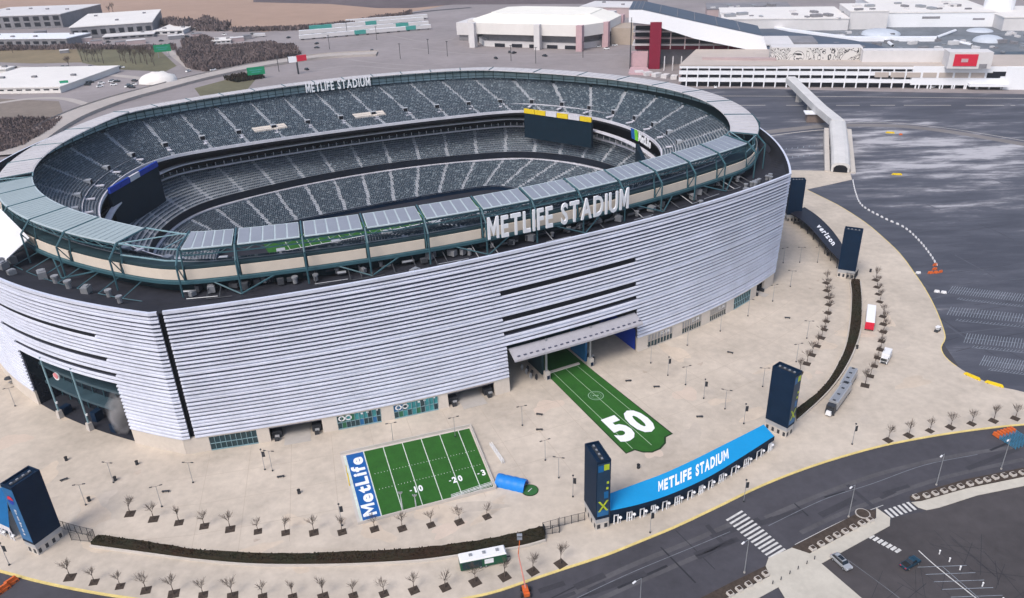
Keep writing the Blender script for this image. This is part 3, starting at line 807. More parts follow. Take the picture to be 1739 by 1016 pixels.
# big outside sign and the far one --------------------------------------------------
def rim_sign(i0, i1, o, zb, zt, flip=1):
    Q = off(CO, o)
    def fn(u, v, w):
        q = rp(Q, i0 + (i1 - i0) * u, zb + (zt - zb) * v)
        n_ = normals(Q)[int(i0 + (i1 - i0) * u) % KN]; return q + flip * np.array([n_[0], n_[1], 0]) * 0.5 * w
    for mb in letter_blocks('METLIFE STADIUM', fn, .4, 0.02, 0.15, 0.42): sp('sign_letter', mb, M_letter)
rim_sign(idx_near(0, NA[0], -6.5), idx_near(0, NA[0], 43.0), 4.2, 41.7, 48.8)
def idx_E(x, y):
    p = SL(P(x, y, 47.0))[:2]; return IE + int(np.argmin(np.linalg.norm(CO[IE:INN] - p, axis=1)))
rim_sign(idx_E(517, 152), idx_E(629, 141), -9.2, 45.9, 50.6, -1)
mb = MB(); Q = off(CO, 3.9)
for z in (41.5, 48.9): mb.tube(rp(Q, idx_near(0, NA[0], -7), z), rp(Q, idx_near(0, NA[0], 43.5), z), 0.14, 4)
sp('sign_rail', mb, M_teal)

# deck clutter: air handlers, fans, stacks ----------------------------------------------
def deckpt(i, o, h=0): q = rp(off(CO, o), i, 0); z = 37.0 + max(0, (o - 6)) * 3.8 / 12; return np.array([q[0], q[1], z + h])
ac = MB(); ac.box((0, 0, .9), (2.6, 1.8, 1.8)); ac.box((0, 0, 1.95), (1.6, 1.2, .25)); ac_me = ac.mesh('air_handler', M_metal)
fn_ = MB(); fn_.cyl((0, 0, 0), .7, 1.6, 9); fn_.cyl((0, 0, 1.6), .95, .5, 9); fan_me = fn_.mesh('roof_fan', M_metal)
pk = MB(); pk.box((0, 0, 1.3), (3.2, 3.0, 2.6)); pk.box((0, 0, 2.7), (2.6, 2.4, .2)); pk_me = pk.mesh('plant_cabin', M_metal)
for i in np.linspace(3, NA[0] - 6, 30):
    me = fan_me if rng.random() < .5 else ac_me
    o = link(me.name.split('.')[0], me, ST.o, deckpt(i + rng.uniform(-1, 1), rng.uniform(-2.0, 2.0) if rng.random() < .8 else rng.uniform(10, 16)), rng.uniform(0, 3)); o.scale = (rng.uniform(.6, 1.1),) * 3
for i in np.linspace(INN + 50, KN - 3, 16):
    me = fan_me if rng.random() < .5 else ac_me
    o = link(me.name.split('.')[0], me, ST.o, deckpt(i, rng.uniform(6, 13)), rng.uniform(0, 3)); o.scale = (rng.uniform(.8, 1.3),) * 3
o = link('plant_cabin', pk_me, ST.o, deckpt(INN + 72, 12), .9)
for k in range(9): link('roof_fan', fan_me, ST.o, deckpt(NA[0] - 10 + k, 8 + 4 * rng.random())).scale = (.8,) * 3
mb = MB()
for k in range(0, len(seams) - 1, 1):
    a, b = seams[k], seams[k + 1]
    if k % 2 == 0: mb.tube(rp(off(CO, 6.5), a + 1, 38.2), rp(off(CO, 6.5), a + (b - a) * .6, 38.2), .12, 4)
sp('deck_rail', mb, M_metal, kind='stuff')
M_duct = mat('dark_duct', (.06, .065, .075), .6, noise=(.6, .3))
for k, i in enumerate(np.linspace(2, NA[0] - 3, 64)):      # ducts, frames and beams in the shade under the ledge
    mb = MB(); o0 = rng.uniform(-2.5, 1.5); p = deckpt(i, o0); t_ = rng.random()
    if t_ < .35: mb.tube(deckpt(i, -2.5, 2.6), deckpt(i, 5.5, .3), .16, 4); mb.tube(deckpt(i, 5.5, .3), deckpt(i + 2.2, 5.5, .3), .12, 4)
    elif t_ < .7: mb.tube(deckpt(i, o0, .8), deckpt(i + rng.uniform(1.5, 4), o0, .8), rng.uniform(.25, .5), 6)
    else: mb.box(p + np.array([0, 0, .9]), (rng.uniform(1, 3), rng.uniform(1, 2), rng.uniform(1, 2)), rng.uniform(0, 3))
    sp('deck_duct', mb, M_duct if rng.random() < .8 else M_metal)
for i in list(np.linspace(INN + 52, KN - 4, 13)):
    mb = MB(); mb.tube(deckpt(i, -1, 3), deckpt(i, 8, .3), .18, 4); mb.tube(deckpt(i, 8, .3), deckpt(i + 2.5, 8, .3), .14, 4); sp('deck_duct', mb, M_teal)
# white sail-like wall on the north deck
mb = MB(); a = P(-4, 350, 52); b = P(50, 404, 44.5); c = P(11, 440, 41.2); d = P(-18, 425, 41.5)
A = [SL(q) for q in (a, b, c, d)]; mb.poly(A); mb.poly([q - np.array([.25, .1, .4]) for q in A][::-1])
for i in range(4): mb.quad(A[i], A[(i + 1) % 4], A[(i + 1) % 4] - np.array([.25, .1, .4]), A[i] - np.array([.25, .1, .4]))
sp('white_deck_screen', mb, M_white)
# ---------------------------------------------------------------- ground, roads, plaza
def sheet(name, pts, z, mt, sm=0):
    q = [P(x, y, z) for x, y in pts] if len(pts[0]) == 2 else [np.array(p) for p in pts]
    mb = MB(); mb.poly([(a[0], a[1], z) for a in q]); return structure(name, mb, mt)
def ribbon(name, px, width, z, mt, closed=False, n=6, right=None):
    """flat strip along a pixel line; width in metres"""
    c = np.array(spline([P(x, y, z) for x, y in px], n)); t = np.gradient(c[:, :2], axis=0); t /= np.linalg.norm(t, axis=1)[:, None]
    nn = np.c_[-t[:, 1], t[:, 0], np.zeros(len(t))]
    mb = MB(); mb.strip(c - nn * width / 2, c + nn * width / 2); return structure(name, mb, mt)
M_far = mat('far_lot_asphalt', (0.265, 0.235, 0.235), 0.9, noise=(0.012, 0.18))
M_marsh = mat('marsh_reed', (0.36, 0.245, 0.185), 0.95, noise=(0.004, 0.13))
M_marsh2 = mat('marsh_scrub', (0.115, 0.090, 0.095), 0.95, noise=(0.006, 0.3))
M_road_pale = mat('concrete_road', (0.40, 0.36, 0.335), 0.9, noise=(0.03, 0.12))
# right hand parking lot: dark asphalt with drifts of road salt
M_lotR = bpy.data.materials.new('salted_asphalt'); M_lotR.use_nodes = True
n_ = M_lotR.node_tree.nodes; l_ = M_lotR.node_tree.links
tc = n_.new('ShaderNodeTexCoord'); mp = n_.new('ShaderNodeMapping'); mp.inputs['Rotation'].default_value = (0, 0, R(18)); mp.inputs['Scale'].default_value = (0.022, 0.085, 1)
l_.new(tc.outputs['Object'], mp.inputs[0])
t1 = n_.new('ShaderNodeTexNoise'); t1.inputs['Scale'].default_value = 1.0; t1.inputs['Detail'].default_value = 8; t1.inputs['Roughness'].default_value = .68; l_.new(mp.outputs[0], t1.inputs['Vector'])
vd_ = n_.new('ShaderNodeVectorMath'); vd_.operation = 'DISTANCE'; c0 = P(1590, 262); vd_.inputs[1].default_value = (c0[0], c0[1], 0); l_.new(tc.outputs['Object'], vd_.inputs[0])
mr = n_.new('ShaderNodeMapRange'); mr.inputs[1].default_value = 125; mr.inputs[2].default_value = 20; mr.inputs[3].default_value = -0.09; mr.inputs[4].default_value = 0.10; l_.new(vd_.outputs['Value'], mr.inputs[0])
ad = n_.new('ShaderNodeMath'); ad.operation = 'ADD'; l_.new(t1.outputs['Fac'], ad.inputs[0]); l_.new(mr.outputs[0], ad.inputs[1])
cr = n_.new('ShaderNodeValToRGB'); cr.color_ramp.elements[0].position = .34; cr.color_ramp.elements[0].color = (0.052, 0.056, 0.074, 1)
cr.color_ramp.elements[1].position = .66; cr.color_ramp.elements[1].color = (0.42, 0.41, 0.43, 1)
e = cr.color_ramp.elements.new(.50); e.color = (0.082, 0.086, 0.108, 1); e = cr.color_ramp.elements.new(.57); e.color = (0.17, 0.17, 0.19, 1)
l_.new(ad.outputs[0], cr.inputs[0]); l_.new(cr.outputs[0], n_['Principled BSDF'].inputs['Base Color']); n_['Principled BSDF'].inputs['Roughness'].default_value = .85
MATS['salted_asphalt'] = M_lotR

mb = MB(); mb.quad((-3500, -300, -.06), (3500, -300, -.06), (3500, 5000, -.06), (-3500, 5000, -.06)); structure('ground', mb, M_far)
far_line = [(-6000, 1250), (6000, 1250)]
sheet('ring_road', [(-900, 60, 0), (900, 60, 0), (900, 330, 0), (-500, 330, 0)], 0.0, M_asph)
LOT = [P(1150, 152), P(1260, 150), P(1500, 156), P(1739, 160), P(2300, 175), P(2300, 640), P(1790, 690), P(1640, 640), P(1500, 430), P(1300, 330)]
sheet('parking_lot', [tuple(p) for p in LOT], 0.006, M_lotR)
sheet('near_parking_lot', [(1395, 957), (1512, 893), (1515, 880), (1590, 864), (1660, 842), (1739, 826), (2100, 780), (2100, 1250), (1600, 1250), (1480, 1030)], 0.006, M_asph_lot)
# far left: marsh, grass, scrub
sheet('marsh', [(-300, 30), (0, 26), (115, 30), (265, 47), (350, 52), (450, 54), (505, 47), (580, 39), (650, 28), (730, 15), (770, 6), (770, -30), (-300, -30)], 0.01, M_marsh)
sheet('far_scrub', [(430, 4), (560, 7), (640, 14), (700, 14), (770, 8), (1100, 6), (1100, -40), (430, -40)], 0.02, M_marsh2)
sheet('dry_field', [(-60, 86), (130, 84), (140, 106), (60, 108), (-60, 104)], 0.01, M_grass_dry)
sheet('verge', [(130, 84), (270, 84), (300, 112), (280, 122), (200, 118), (140, 107)], 0.012, M_grass)
sheet('verge', [(330, 150), (390, 134), (435, 134), (420, 152), (340, 163)], 0.01, M_grass)
sheet('verge', [(-40, 205), (60, 205), (70, 225), (10, 262), (-60, 262)], 0.01, M_grass)
sheet('bare_earth', [(-60, 165), (100, 172), (110, 200), (60, 205), (-60, 205)], 0.01, mat('bare_earth', (0.20, 0.165, 0.14), .95, noise=(0.02, .25)))
# elevated pale highway on the left
def viaduct(name, px, width, z, mt, th=1.2):
    c = np.array(spline([P(x, y, z) for x, y in px], 8)); t = np.gradient(c[:, :2], axis=0); t /= np.linalg.norm(t, axis=1)[:, None]
    nn = np.c_[-t[:, 1], t[:, 0], np.zeros(len(t))]; A, B = c - nn * width / 2, c + nn * width / 2; dz = np.array([0, 0, th])
    mb = MB(); mb.strip(A, B); mb.strip(A - dz, A); mb.strip(B, B - dz)
    for S in (A, B): mb.strip(S, S + np.array([0, 0, .9])); 
    return structure(name, mb, mt)
viaduct('highway', [(20, 262), (75, 222), (130, 193), (200, 168), (270, 149), (340, 131), (420, 114), (500, 101), (560, 94), (640, 90)], 22, 1.3, M_road_pale, 1.4)
ribbon('slip_road', [(-20, 112), (60, 116), (150, 124), (230, 132), (300, 142)], 9, 0.02, M_road_pale)
ribbon('slip_road', [(-20, 80), (90, 80), (200, 80), (270, 79), (300, 98), (325, 118)], 7, 0.025, M_road_pale)
ribbon('slip_road', [(-20, 178), (50, 168), (110, 168), (160, 182)], 7, 0.02, M_road_pale)
ribbon('slip_road', [(560, 45), (640, 32), (720, 20), (800, 13)], 10, 0.03, M_asph)
for pts in ([(565, 97), (640, 107), (720, 112)], [(530, 120), (600, 112), (700, 118), (860, 113)], [(700, 82), (800, 92), (900, 94), (1050, 92)], [(660, 60), (730, 72), (770, 66)]):
    ribbon('lane_line', pts, 1.4, 0.03, mat('pale_lane', (0.36, .33, .32), .9, noise=(.05, .15)))
# right: pale service road and lines across the lot
ribbon('service_road', [(1290, 226), (1380, 216), (1440, 213), (1520, 214), (1600, 222), (1680, 235), (1760, 249), (1900, 275)], 7.5, 0.02, mat('service_asphalt', (0.20, .185, .18), .9, noise=(.05, .15)))
ribbon('kerb_line', [(1305, 231), (1380, 222), (1440, 219)], 1.0, 0.03, M_conc_lt)
ribbon('kerb_line', [(1440, 208), (1520, 209), (1600, 217), (1680, 229), (1760, 243)], 0.7, 0.03, M_conc_lt)
for pts in ([(1200, 163), (1400, 164), (1600, 166), (1800, 168)],):
    ribbon('lane_line', pts, 0.9, 0.02, M_conc_lt)
for a, b in ((1240, 1300), (1335, 1365), (1420, 1460), (1478, 1520), (1535, 1615), (1640, 1705), (1716, 1724)):
    ribbon('lane_line', [(a, 179), ((a + b) / 2, 179), (b, 179)], 1.0, 0.02, M_conc_lt, n=2)
M_stall = mat('stall_paint', (.27, .30, .34), .8, noise=(.5, .4))
# stall markings
def stalls(a, b, n, length, w=.14, both=True):
    a, b = P(*a), P(*b); d = (b - a); L = np.linalg.norm(d); d /= L; nn = np.array([-d[1], d[0], 0]); mb = MB()
    def ln(p, q, w):
        t = (q - p) / np.linalg.norm(q - p); k = np.array([-t[1], t[0], 0]) * w / 2
        mb.quad(*[(c[0], c[1], .022) for c in (p - k, q - k, q + k, p + k)])
    ln(a, b, w)
    for i in range(n + 1):
        p = a + d * L * i / n
        ln(p - nn * length * (1 if both else 0) - d * length * .35, p + nn * length + d * length * .35, w)
    structure('stall_marking', mb, M_stall)
for a, b in (((1614, 492), (1770, 510)), ((1612, 528), (1790, 546)), ((1640, 574), (1820, 592)), ((1668, 612), (1830, 634))):
    stalls(a, b, 36, 3.4, .15)
    stalls((a[0] + 14, a[1] + 17), (b[0] + 14, b[1] + 17), 30, 1.6, .12, False)
stalls((1320, 272), (1396, 262), 8, 3, .3, False); stalls((1318, 256), (1396, 248), 8, 3, .3, False)
ribbon('lane_line', [(1560, 935), (1590, 962), (1650, 1010), (1720, 1066)], 0.25, 0.02, M_white_paint)
stalls((1600, 962), (1690, 1040), 6, 5, .12)
ribbon('lane_line', [(1440, 951), (1520, 1010), (1600, 1075)], 0.12, 0.02, M_faint_paint)
for pts in ([(930, 1040), (1060, 978), (1180, 928), (1240, 903)], [(1305, 893), (1400, 848), (1480, 822), (1570, 790), (1660, 772)]):
    ribbon('lane_line', pts, 0.16, 0.012, M_faint_paint)
ribbon('lane_line', [(1350, 925), (1430, 885), (1500, 858)], 0.14, 0.012, M_white_paint)

# plaza slab ---------------------------------------------------------------
ZP = 0.13
kerb_px = [(-330, 905), (-120, 943), (0, 972), (60, 988), (130, 1003), (215, 1017), (330, 1030), (470, 1039), (620, 1037), (740, 1026), (810, 1014), (850, 1004), (900, 987),
           (960, 967), (1030, 944), (1090, 920), (1150, 895), (1220, 862), (1290, 828), (1360, 800), (1430, 777), (1500, 758), (1560, 746), (1620, 736), (1680, 728), (1739, 722), (1860, 714)]
kerb_w = spline([P(x, y, ZP) for x, y in kerb_px], 5)
east_px = [(1860, 700), (1739, 666), (1700, 657), (1655, 640), (1625, 622), (1606, 606), (1599, 590), (1606, 573), (1598, 545), (1585, 515), (1570, 488), (1555, 466), (1530, 432), (1500, 403), (1470, 378), (1430, 352), (1395, 334), (1370, 322)]
east_w = spline([P(x, y, ZP) for x, y in east_px], 3)
rest = [P(1447, 305, ZP), P(1443, 291, ZP), P(1340, 289, ZP), SW(165, -30, ZP), SW(165, 20, ZP), SW(130, 130, ZP), SW(0, 160, ZP), SW(-120, 140, ZP), SW(-190, 30, ZP), SW(-240, -60, ZP), np.array([-330, 150, ZP])]
plz = [np.array(q) for q in list(kerb_w) + list(east_w) + rest]
mb = MB(); mb.poly([(q[0], q[1], ZP) for q in plz])
for a, b in zip(plz, plz[1:] + plz[:1]): mb.quad((a[0], a[1], -.05), (b[0], b[1], -.05), (b[0], b[1], ZP), (a[0], a[1], ZP))
structure('plaza', mb, M_plaza)
def edge_strip(name, line, w, z, mt, inward=1):
    c = np.array(line); t = np.gradient(c[:, :2], axis=0); t /= np.linalg.norm(t, axis=1)[:, None]; nn = np.c_[-t[:, 1], t[:, 0]] * inward
    A = np.c_[c[:, :2] + nn * -.02, np.full(len(c), z)]; B = np.c_[c[:, :2] + nn * w, np.full(len(c), z)]
    mb = MB(); mb.strip(A, B); A0 = A.copy(); A0[:, 2] = -.05; mb.strip(A0, A); return structure(name, mb, mt)
edge_strip('yellow_kerb', kerb_w, 0.62, ZP + .012, M_yellow_paint)
edge_strip('yellow_kerb', east_w[12:], 0.28, ZP + .012, M_yellow_paint)
# paler repaired slabs and darker stains in the paving
M_pl_lt = mat('plaza_pale_patch', (0.56, .465, .385), .9, noise=(.2, .08)); M_pl_dk = mat('plaza_stain', (0.40, .325, .265), .9, noise=(.2, .10))
def blob(c, rx, ry, rot, z, mt, name):
    mb = MB(); pts = []
    for i in range(22):
        t = 2 * math.pi * i / 22; k = 1 + .22 * math.sin(3 * t + c[0]) + .12 * math.sin(5 * t + c[1]); x, y = rx * k * math.cos(t), ry * k * math.sin(t)
        pts.append((c[0] + x * math.cos(rot) - y * math.sin(rot), c[1] + x * math.sin(rot) + y * math.cos(rot), z))
    mb.poly(pts); structure(name, mb, mt)
for x, y, rx, ry, mt in ((1165, 670, 4, 3, M_pl_lt), (1110, 770, 2.5, 2, M_pl_lt), (1390, 633, 1.2, 1, M_pl_lt), (20, 750, 5, 3, M_pl_lt), (760, 900, 4, 2, M_pl_lt), (930, 690, 5, 2.5, M_pl_lt)):
    blob(P(x, y), rx, ry, .5, ZP + .004, mt, 'plaza_patch')
def inside_poly(p, poly):
    ins_ = False; j = len(poly) - 1
    for i in range(len(poly)):
        if (poly[i][1] > p[1]) != (poly[j][1] > p[1]) and p[0] < (poly[j][0] - poly[i][0]) * (p[1] - poly[i][1]) / (poly[j][1] - poly[i][1]) + poly[i][0]: ins_ = not ins_
        j = i
    return ins_
M_pl_a = mat('plaza_tone_warm', (.535, .452, .365), .9, noise=(.06, .16)); M_pl_b = mat('plaza_tone_grey', (.485, .425, .36), .9, noise=(.06, .16)); M_pl_c = mat('plaza_smudge', (.44, .37, .305), .9, noise=(.15, .2))
r3 = random.Random(11)
for i in range(64):
    x, y = r3.uniform(30, 1600), r3.uniform(640, 1000)
    if i % 3 == 0: x, y = r3.uniform(1080, 1560), r3.uniform(440, 760)
    c = P(x, y); l = SL(c)
    if not inside_poly(c, plz): continue
    if min(np.linalg.norm(np.array(kerb_w)[:, :2] - c[:2], axis=1)) < 10 or min(np.linalg.norm(np.array(east_w)[:, :2] - c[:2], axis=1)) < 10 or y > 985 or (l[1] > -139 and abs(l[0]) < 112): continue
    k = i % 4
    if k == 3: blob(c, r3.uniform(.5, 1.3), r3.uniform(.3, .9), r3.uniform(0, 3), ZP + .0035 + i * 1e-5, M_pl_c, 'plaza_stain')
    else: blob(c, r3.uniform(2.5, 7), r3.uniform(1.2, 3.5), r3.uniform(0, 3), ZP + .0025 + i * 1e-5, M_pl_a if k else M_pl_b, 'plaza_patch')
# joints of the paving
M_joint = mat('plaza_joint', (0.405, .34, .275), .9, noise=(.3, .15))
mb = MB()
def seg(mb, p, q, w, z):
    p, q = np.array(p, float)[:2], np.array(q, float)[:2]; t = (q - p) / np.linalg.norm(q - p); k = np.array([-t[1], t[0]]) * w / 2
    mb.quad(*[(c[0], c[1], z) for c in (p - k, q - k, q + k, p + k)])
for rr in (11, 22, 33):
    Q = off(FB, rr)
    for a, b in zip(Q[:140:4], Q[4:141:4]): seg(mb, SW(*a), SW(*b), .10, ZP + .006)
for i in range(4, 138, 7):
    seg(mb, SW(*off(FB, 1.0)[i]), SW(*off(FB, 41)[i]), .10, ZP + .009)
structure('plaza_joint', mb, M_joint)

M_walk = mat('walkway_concrete', (.49, .455, .39), .9, noise=(.08, .14))
# near right: walkways, planting beds -------------------------------------------
def slab_px(name, px, z, mt):
    q = [P(x, y, z) for x, y in px]; mb = MB(); mb.poly([tuple(p) for p in q])
    for a, b in zip(q, q[1:] + q[:1]): mb.quad((a[0], a[1], -.05), (b[0], b[1], -.05), tuple(b), tuple(a))
    structure(name, mb, mt)
slab_px('walkway', [(1375, 940), (1488, 880), (1488, 862), (1512, 879), (1511, 893), (1395, 957), (1480, 1030), (1500, 1060), (1360, 1060), (1322, 997), (1280, 1020), (1210, 1060), (1170, 1050), (1308, 978), (1300, 962), (1305, 948), (1345, 930)], ZP, M_walk)
slab_px('walkway', [(1548, 853), (1560, 862), (1574, 866), (1595, 862), (1660, 841), (1739, 825), (1900, 795), (1900, 778), (1739, 810), (1640, 830), (1565, 851)], ZP, M_walk)
slab_px('planting_bed', [(1345, 929), (1375, 939), (1486, 880), (1488, 867), (1468, 865), (1440, 880), (1400, 900)], ZP + .03, M_mulch)
slab_px('planting_bed', [(1547, 850), (1545, 843), (1555, 838), (1640, 814), (1739, 794), (1900, 765), (1900, 777), (1739, 809), (1640, 829), (1565, 850)], ZP + .03, M_mulch)
slab_px('planting_bed', [(1165, 1050), (1185, 1018), (1240, 990), (1300, 961), (1307, 977), (1230, 1016), (1180, 1045)], ZP + .03, M_mulch)
def stripes(a, b, n, vec, w, z=.016):
    a, b = np.array(a, float), np.array(b, float); mb = MB()
    for i in range(n):
        p = a + (b - a) * i / (n - 1); q = p + np.array(vec); mb2 = P(*p, z), P(*q, z); seg(mb, mb2[0], mb2[1], w, z)
    for k in range(0, len(mb.f)):
        o = MB(); o.add([mb.v[j] for j in mb.f[k]], [(0, 1, 2, 3)]); structure('crossing_stripe', o, M_white_paint)
stripes((1234, 884), (1306, 948), 13, (27, -16), .55)
stripes((1503, 866), (1541, 853), 6, (14, 13), .7)
stripes((1476, 914), (1521, 938), 7, (8, -5), .7)

# ---------------------------------------------------------------- plaza turf: miniature field and the strip to the gate
A, B, Cc, D = (P(*q, ZP) for q in ((583, 775), (612, 887), (838, 828), (797, 728)))
def fieldpt(u, v, z): p = (A * (1 - u) + D * u) * (1 - v) + (B * (1 - u) + Cc * u) * v; return (p[0], p[1], ZP + z)
mf = Thing('miniature_football_field', 'small green turf football field with blue end zone laid on the plaza', 'turf field', (A + B + Cc + D) / 4)
def fq(mb, u0, u1, v0, v1, z): return mb.quad(fieldpt(u0, v1, z), fieldpt(u1, v1, z), fieldpt(u1, v0, z), fieldpt(u0, v0, z))
mb = MB(); fq(mb, -.02, 1.015, -.03, 1.03, .03); mf.part('turf_border', mb, M_conc_lt)
mb = MB(); fq(mb, .157, 1, 0, 1, .06); mf.part('turf', mb, M_turf)
mb = MB(); fq(mb, 0, .157, 0, 1, .06); mf.part('end_zone', mb, M_blue)
mb = MB(); fq(mb, .150, .158, 0, 1, .075); fq(mb, .0, .006, 0, 1, .075); fq(mb, .004, .02, -.0, 1, .07)
for k in range(1, 6):
    u = .157 + .150 * k; fq(mb, u - .003, u + .003, 0, 1, .075)
for v in (.38, .62):
    for k in range(34):
        u = .19 + .8 * k / 34; fq(mb, u, u + .004, v, v + .012, .075)
mf.part('yard_line', mb, mat('turf_white', (.56, .62, .56), .9, noise=(.6, .2)), kind='stuff')
def ftext(t, u0, u1, v0, v1, rot=False):
    mb = MB()
    for q, ff in layout(t, .04, .08):
        if rot: mb.add([fieldpt(u0 + (u1 - u0) * b, v0 + (v1 - v0) * a, .08) for a, b in q], ff)
        else: mb.add([fieldpt(u0 + (u1 - u0) * a, v0 + (v1 - v0) * b, .08) for a, b in q], ff)
    return mb
mf.part('end_zone_lettering', ftext('MetLife', .135, .030, .95, .07, True), M_letter)
for s_, u in (('1', .157 + .285), ('0', .157 + .325), ('2', .157 + .585), ('0', .157 + .63)):
    w_ = .006 if s_ == '1' else .016; mf.part('yard_number', ftext(s_, u - w_, u + w_, .80, .71), M_letter)
mf.part('yard_number', ftext('3', .955, .985, .80, .71), M_letter)
for u in (.157 + .255, .157 + .555, .935):
    mb = MB(); fq(mb, u - .012, u + .004, .75, .762, .08); mf.part('direction_mark', mb, M_letter)
bw = [fieldpt(-.02, -.03, 0), fieldpt(-.02, 1.03, 0), fieldpt(1.015, 1.03, 0), fieldpt(1.015, -.03, 0)]
for i in range(4):
    a, b = np.array(bw[i]), np.array(bw[(i + 1) % 4]); L = np.linalg.norm(b - a); mb = MB()
    if i in (0,): continue
    mb.box((a + b) / 2 + np.array([0, 0, .45]), (L, .25, .9), math.atan2(b[1] - a[1], b[0] - a[0])); mf.part('board_wall', mb, M_conc_lt)
gpb = np.array(fieldpt(-.01, .47, 0)); pr = Thing('goal_post', 'small yellow goal post behind the blue end zone', 'goal post', gpb)
mb = MB(); d = np.array(fieldpt(0, 1, 0)) - np.array(fieldpt(0, 0, 0)); d /= np.linalg.norm(d); e_ = np.array([0, 0, 1.0])
mb.tube(gpb, gpb + e_ * 2.4, .13, 6); mb.tube(gpb + e_ * 2.4 - d * 1.6, gpb + e_ * 2.4 + d * 1.6, .1, 6); pr.part('crossbar', mb, M_yellow)
for s_ in (-1, 1):
    mb = MB(); mb.tube(gpb + e_ * 2.4 + d * 1.6 * s_, gpb + e_ * 5.2 + d * 1.6 * s_, .09, 6); pr.part('upright', mb, M_yellow)

tp = [(940, 648), (1063, 771), (1078, 765), (1092, 769), (1108, 769), (1122, 763), (1131, 753), (1131, 743), (1143, 737), (1008, 630)]
tw = [P(x, y, ZP) for x, y in tp]; cT = sum(tw) / len(tw)
tt = Thing('turf_walkway', 'long green turf strip with a large white 50 leading into the gate', 'turf strip', cT)
ins = [SW(PX1 - .4, -115, ZP), SW(PX0 - .2, -115, ZP)]
mb = MB(); mb.poly([(q[0], q[1], ZP + .03) for q in tw + ins]); tt.part('turf_border', mb, M_turfdk)
def shrink(poly, s): 
    c = sum(poly) / len(poly); return [p + (c - p) / np.linalg.norm(c - p) * s for p in poly]
mb = MB(); mb.poly([(q[0], q[1], ZP + .045) for q in shrink(tw, .55) + [ins[0], ins[1]]]); tt.part('turf', mb, M_turf)
L0, L1 = P(940, 648, ZP), P(1008, 630, ZP); E0, E1 = P(1063, 771, ZP), P(1143, 737, ZP)
def tpt(u, v, z=.06): p = (L0 * (1 - u) + L1 * u) * (1 - v) + (E0 * (1 - u) + E1 * u) * v; return (p[0], p[1], ZP + z)
for u in (.17, .5, .80):
    mb = MB(); w = .006; v1 = {.17: .98, .5: 1.02, .80: .62}[u]; mb.quad(tpt(u - w, v1), tpt(u + w, v1), tpt(u + w, -.12), tpt(u - w, -.12)); tt.part('long_line', mb, mat('turf_line', (.30, .42, .28), .9, noise=(.5, .2)))
for s_, u0, u1 in (('5', .10, .47), ('0', .53, .92)):
    mb = MB()
    for q, ff in layout(s_, .05): mb.add([tpt(u0 + (u1 - u0) * a, .90 + (.60 - .90) * b, .07) for a, b in q], ff)
    tt.part('number', mb, M_letter)
mb = MB(); c_ = np.array(tpt(.5, .32))
for r0, r1 in ((2.1, 2.35), (1.5, 1.6)):
    for j in range(24):
        t0, t1 = 2 * math.pi * j / 24, 2 * math.pi * (j + 1) / 24
        f_ = lambda t, r_: (c_[0] + r_ * math.cos(t), c_[1] + r_ * math.sin(t), ZP + .07); mb.quad(f_(t0, r0), f_(t0, r1), f_(t1, r1), f_(t1, r0))
for k in range(3): mb.quad(*[(c_[0] + x, c_[1] + y, ZP + .07) for x, y in ((-.9 + .65 * k, -.35), (-.4 + .65 * k, -.1), (-.55 + .65 * k, .45), (-1.0 + .65 * k, .25))])
tt.part('emblem', mb, mat('turf_emblem', (.22, .36, .24), .9, noise=(.6, .2)))

# repairs, tyre marks and sealed seams on the asphalt
M_patch = mat('asphalt_patch', (.046, .045, .053), .85, noise=(.2, .2)); M_wear = mat('asphalt_wear', (.088, .085, .092), .9, noise=(.12, .25)); M_seam = mat('asphalt_seam', (.026, .026, .031), .7, noise=(.4, .2))
r4 = random.Random(5)
for pts, w in (([(930, 1030), (1060, 966), (1180, 917), (1250, 886)], 1.3), ([(960, 1045), (1080, 990), (1200, 938)], 1.2), ([(1300, 880), (1400, 838), (1500, 803), (1620, 775), (1739, 757)], 1.3), ([(1360, 905), (1430, 872), (1500, 846), (1600, 812), (1739, 780)], 1.2)):
    ribbon('tyre_wear', pts, w, .007, M_wear)
for k in range(26):
    x, y = r4.uniform(930, 1720), 0
    y = 1010 - (x - 930) * .335 + r4.uniform(-12, 26)
    c = P(x, y); a = .42 + r4.uniform(-.1, .1) + (1.57 if r4.random() < .25 else 0); l, w = r4.uniform(2, 7), r4.uniform(.08, .9)
    d = np.array([math.cos(a), math.sin(a), 0]); n = np.array([-d[1], d[0], 0]); mb = MB(); mb.quad(*[tuple(c + d * l * i + n * w * j + np.array([0, 0, .009 + k * 1e-5])) for i, j in ((-1, -1), (1, -1), (1, 1), (-1, 1))]); structure('asphalt_patch', mb, M_patch if w > .4 else M_seam)
for k in range(34):
    x, y = r4.uniform(1480, 1739), r4.uniform(900, 1010)
    if y < 985 - (x - 1395) * .42 + 30: continue
    c = P(x, y); a = r4.uniform(0, 3); mb = MB(); l, w = r4.uniform(2, 7), r4.choice([.04, .05, .06]); d = np.array([math.cos(a), math.sin(a), 0]); n = np.array([-d[1], d[0], 0])
    mb.quad(*[tuple(c + d * l * i + n * w * j + np.array([0, 0, .010 + k * 1e-5])) for i, j in ((-1, -1), (1, -1), (1, 1), (-1, 1))]); structure('asphalt_patch', mb, M_seam if w < .1 else M_wear)
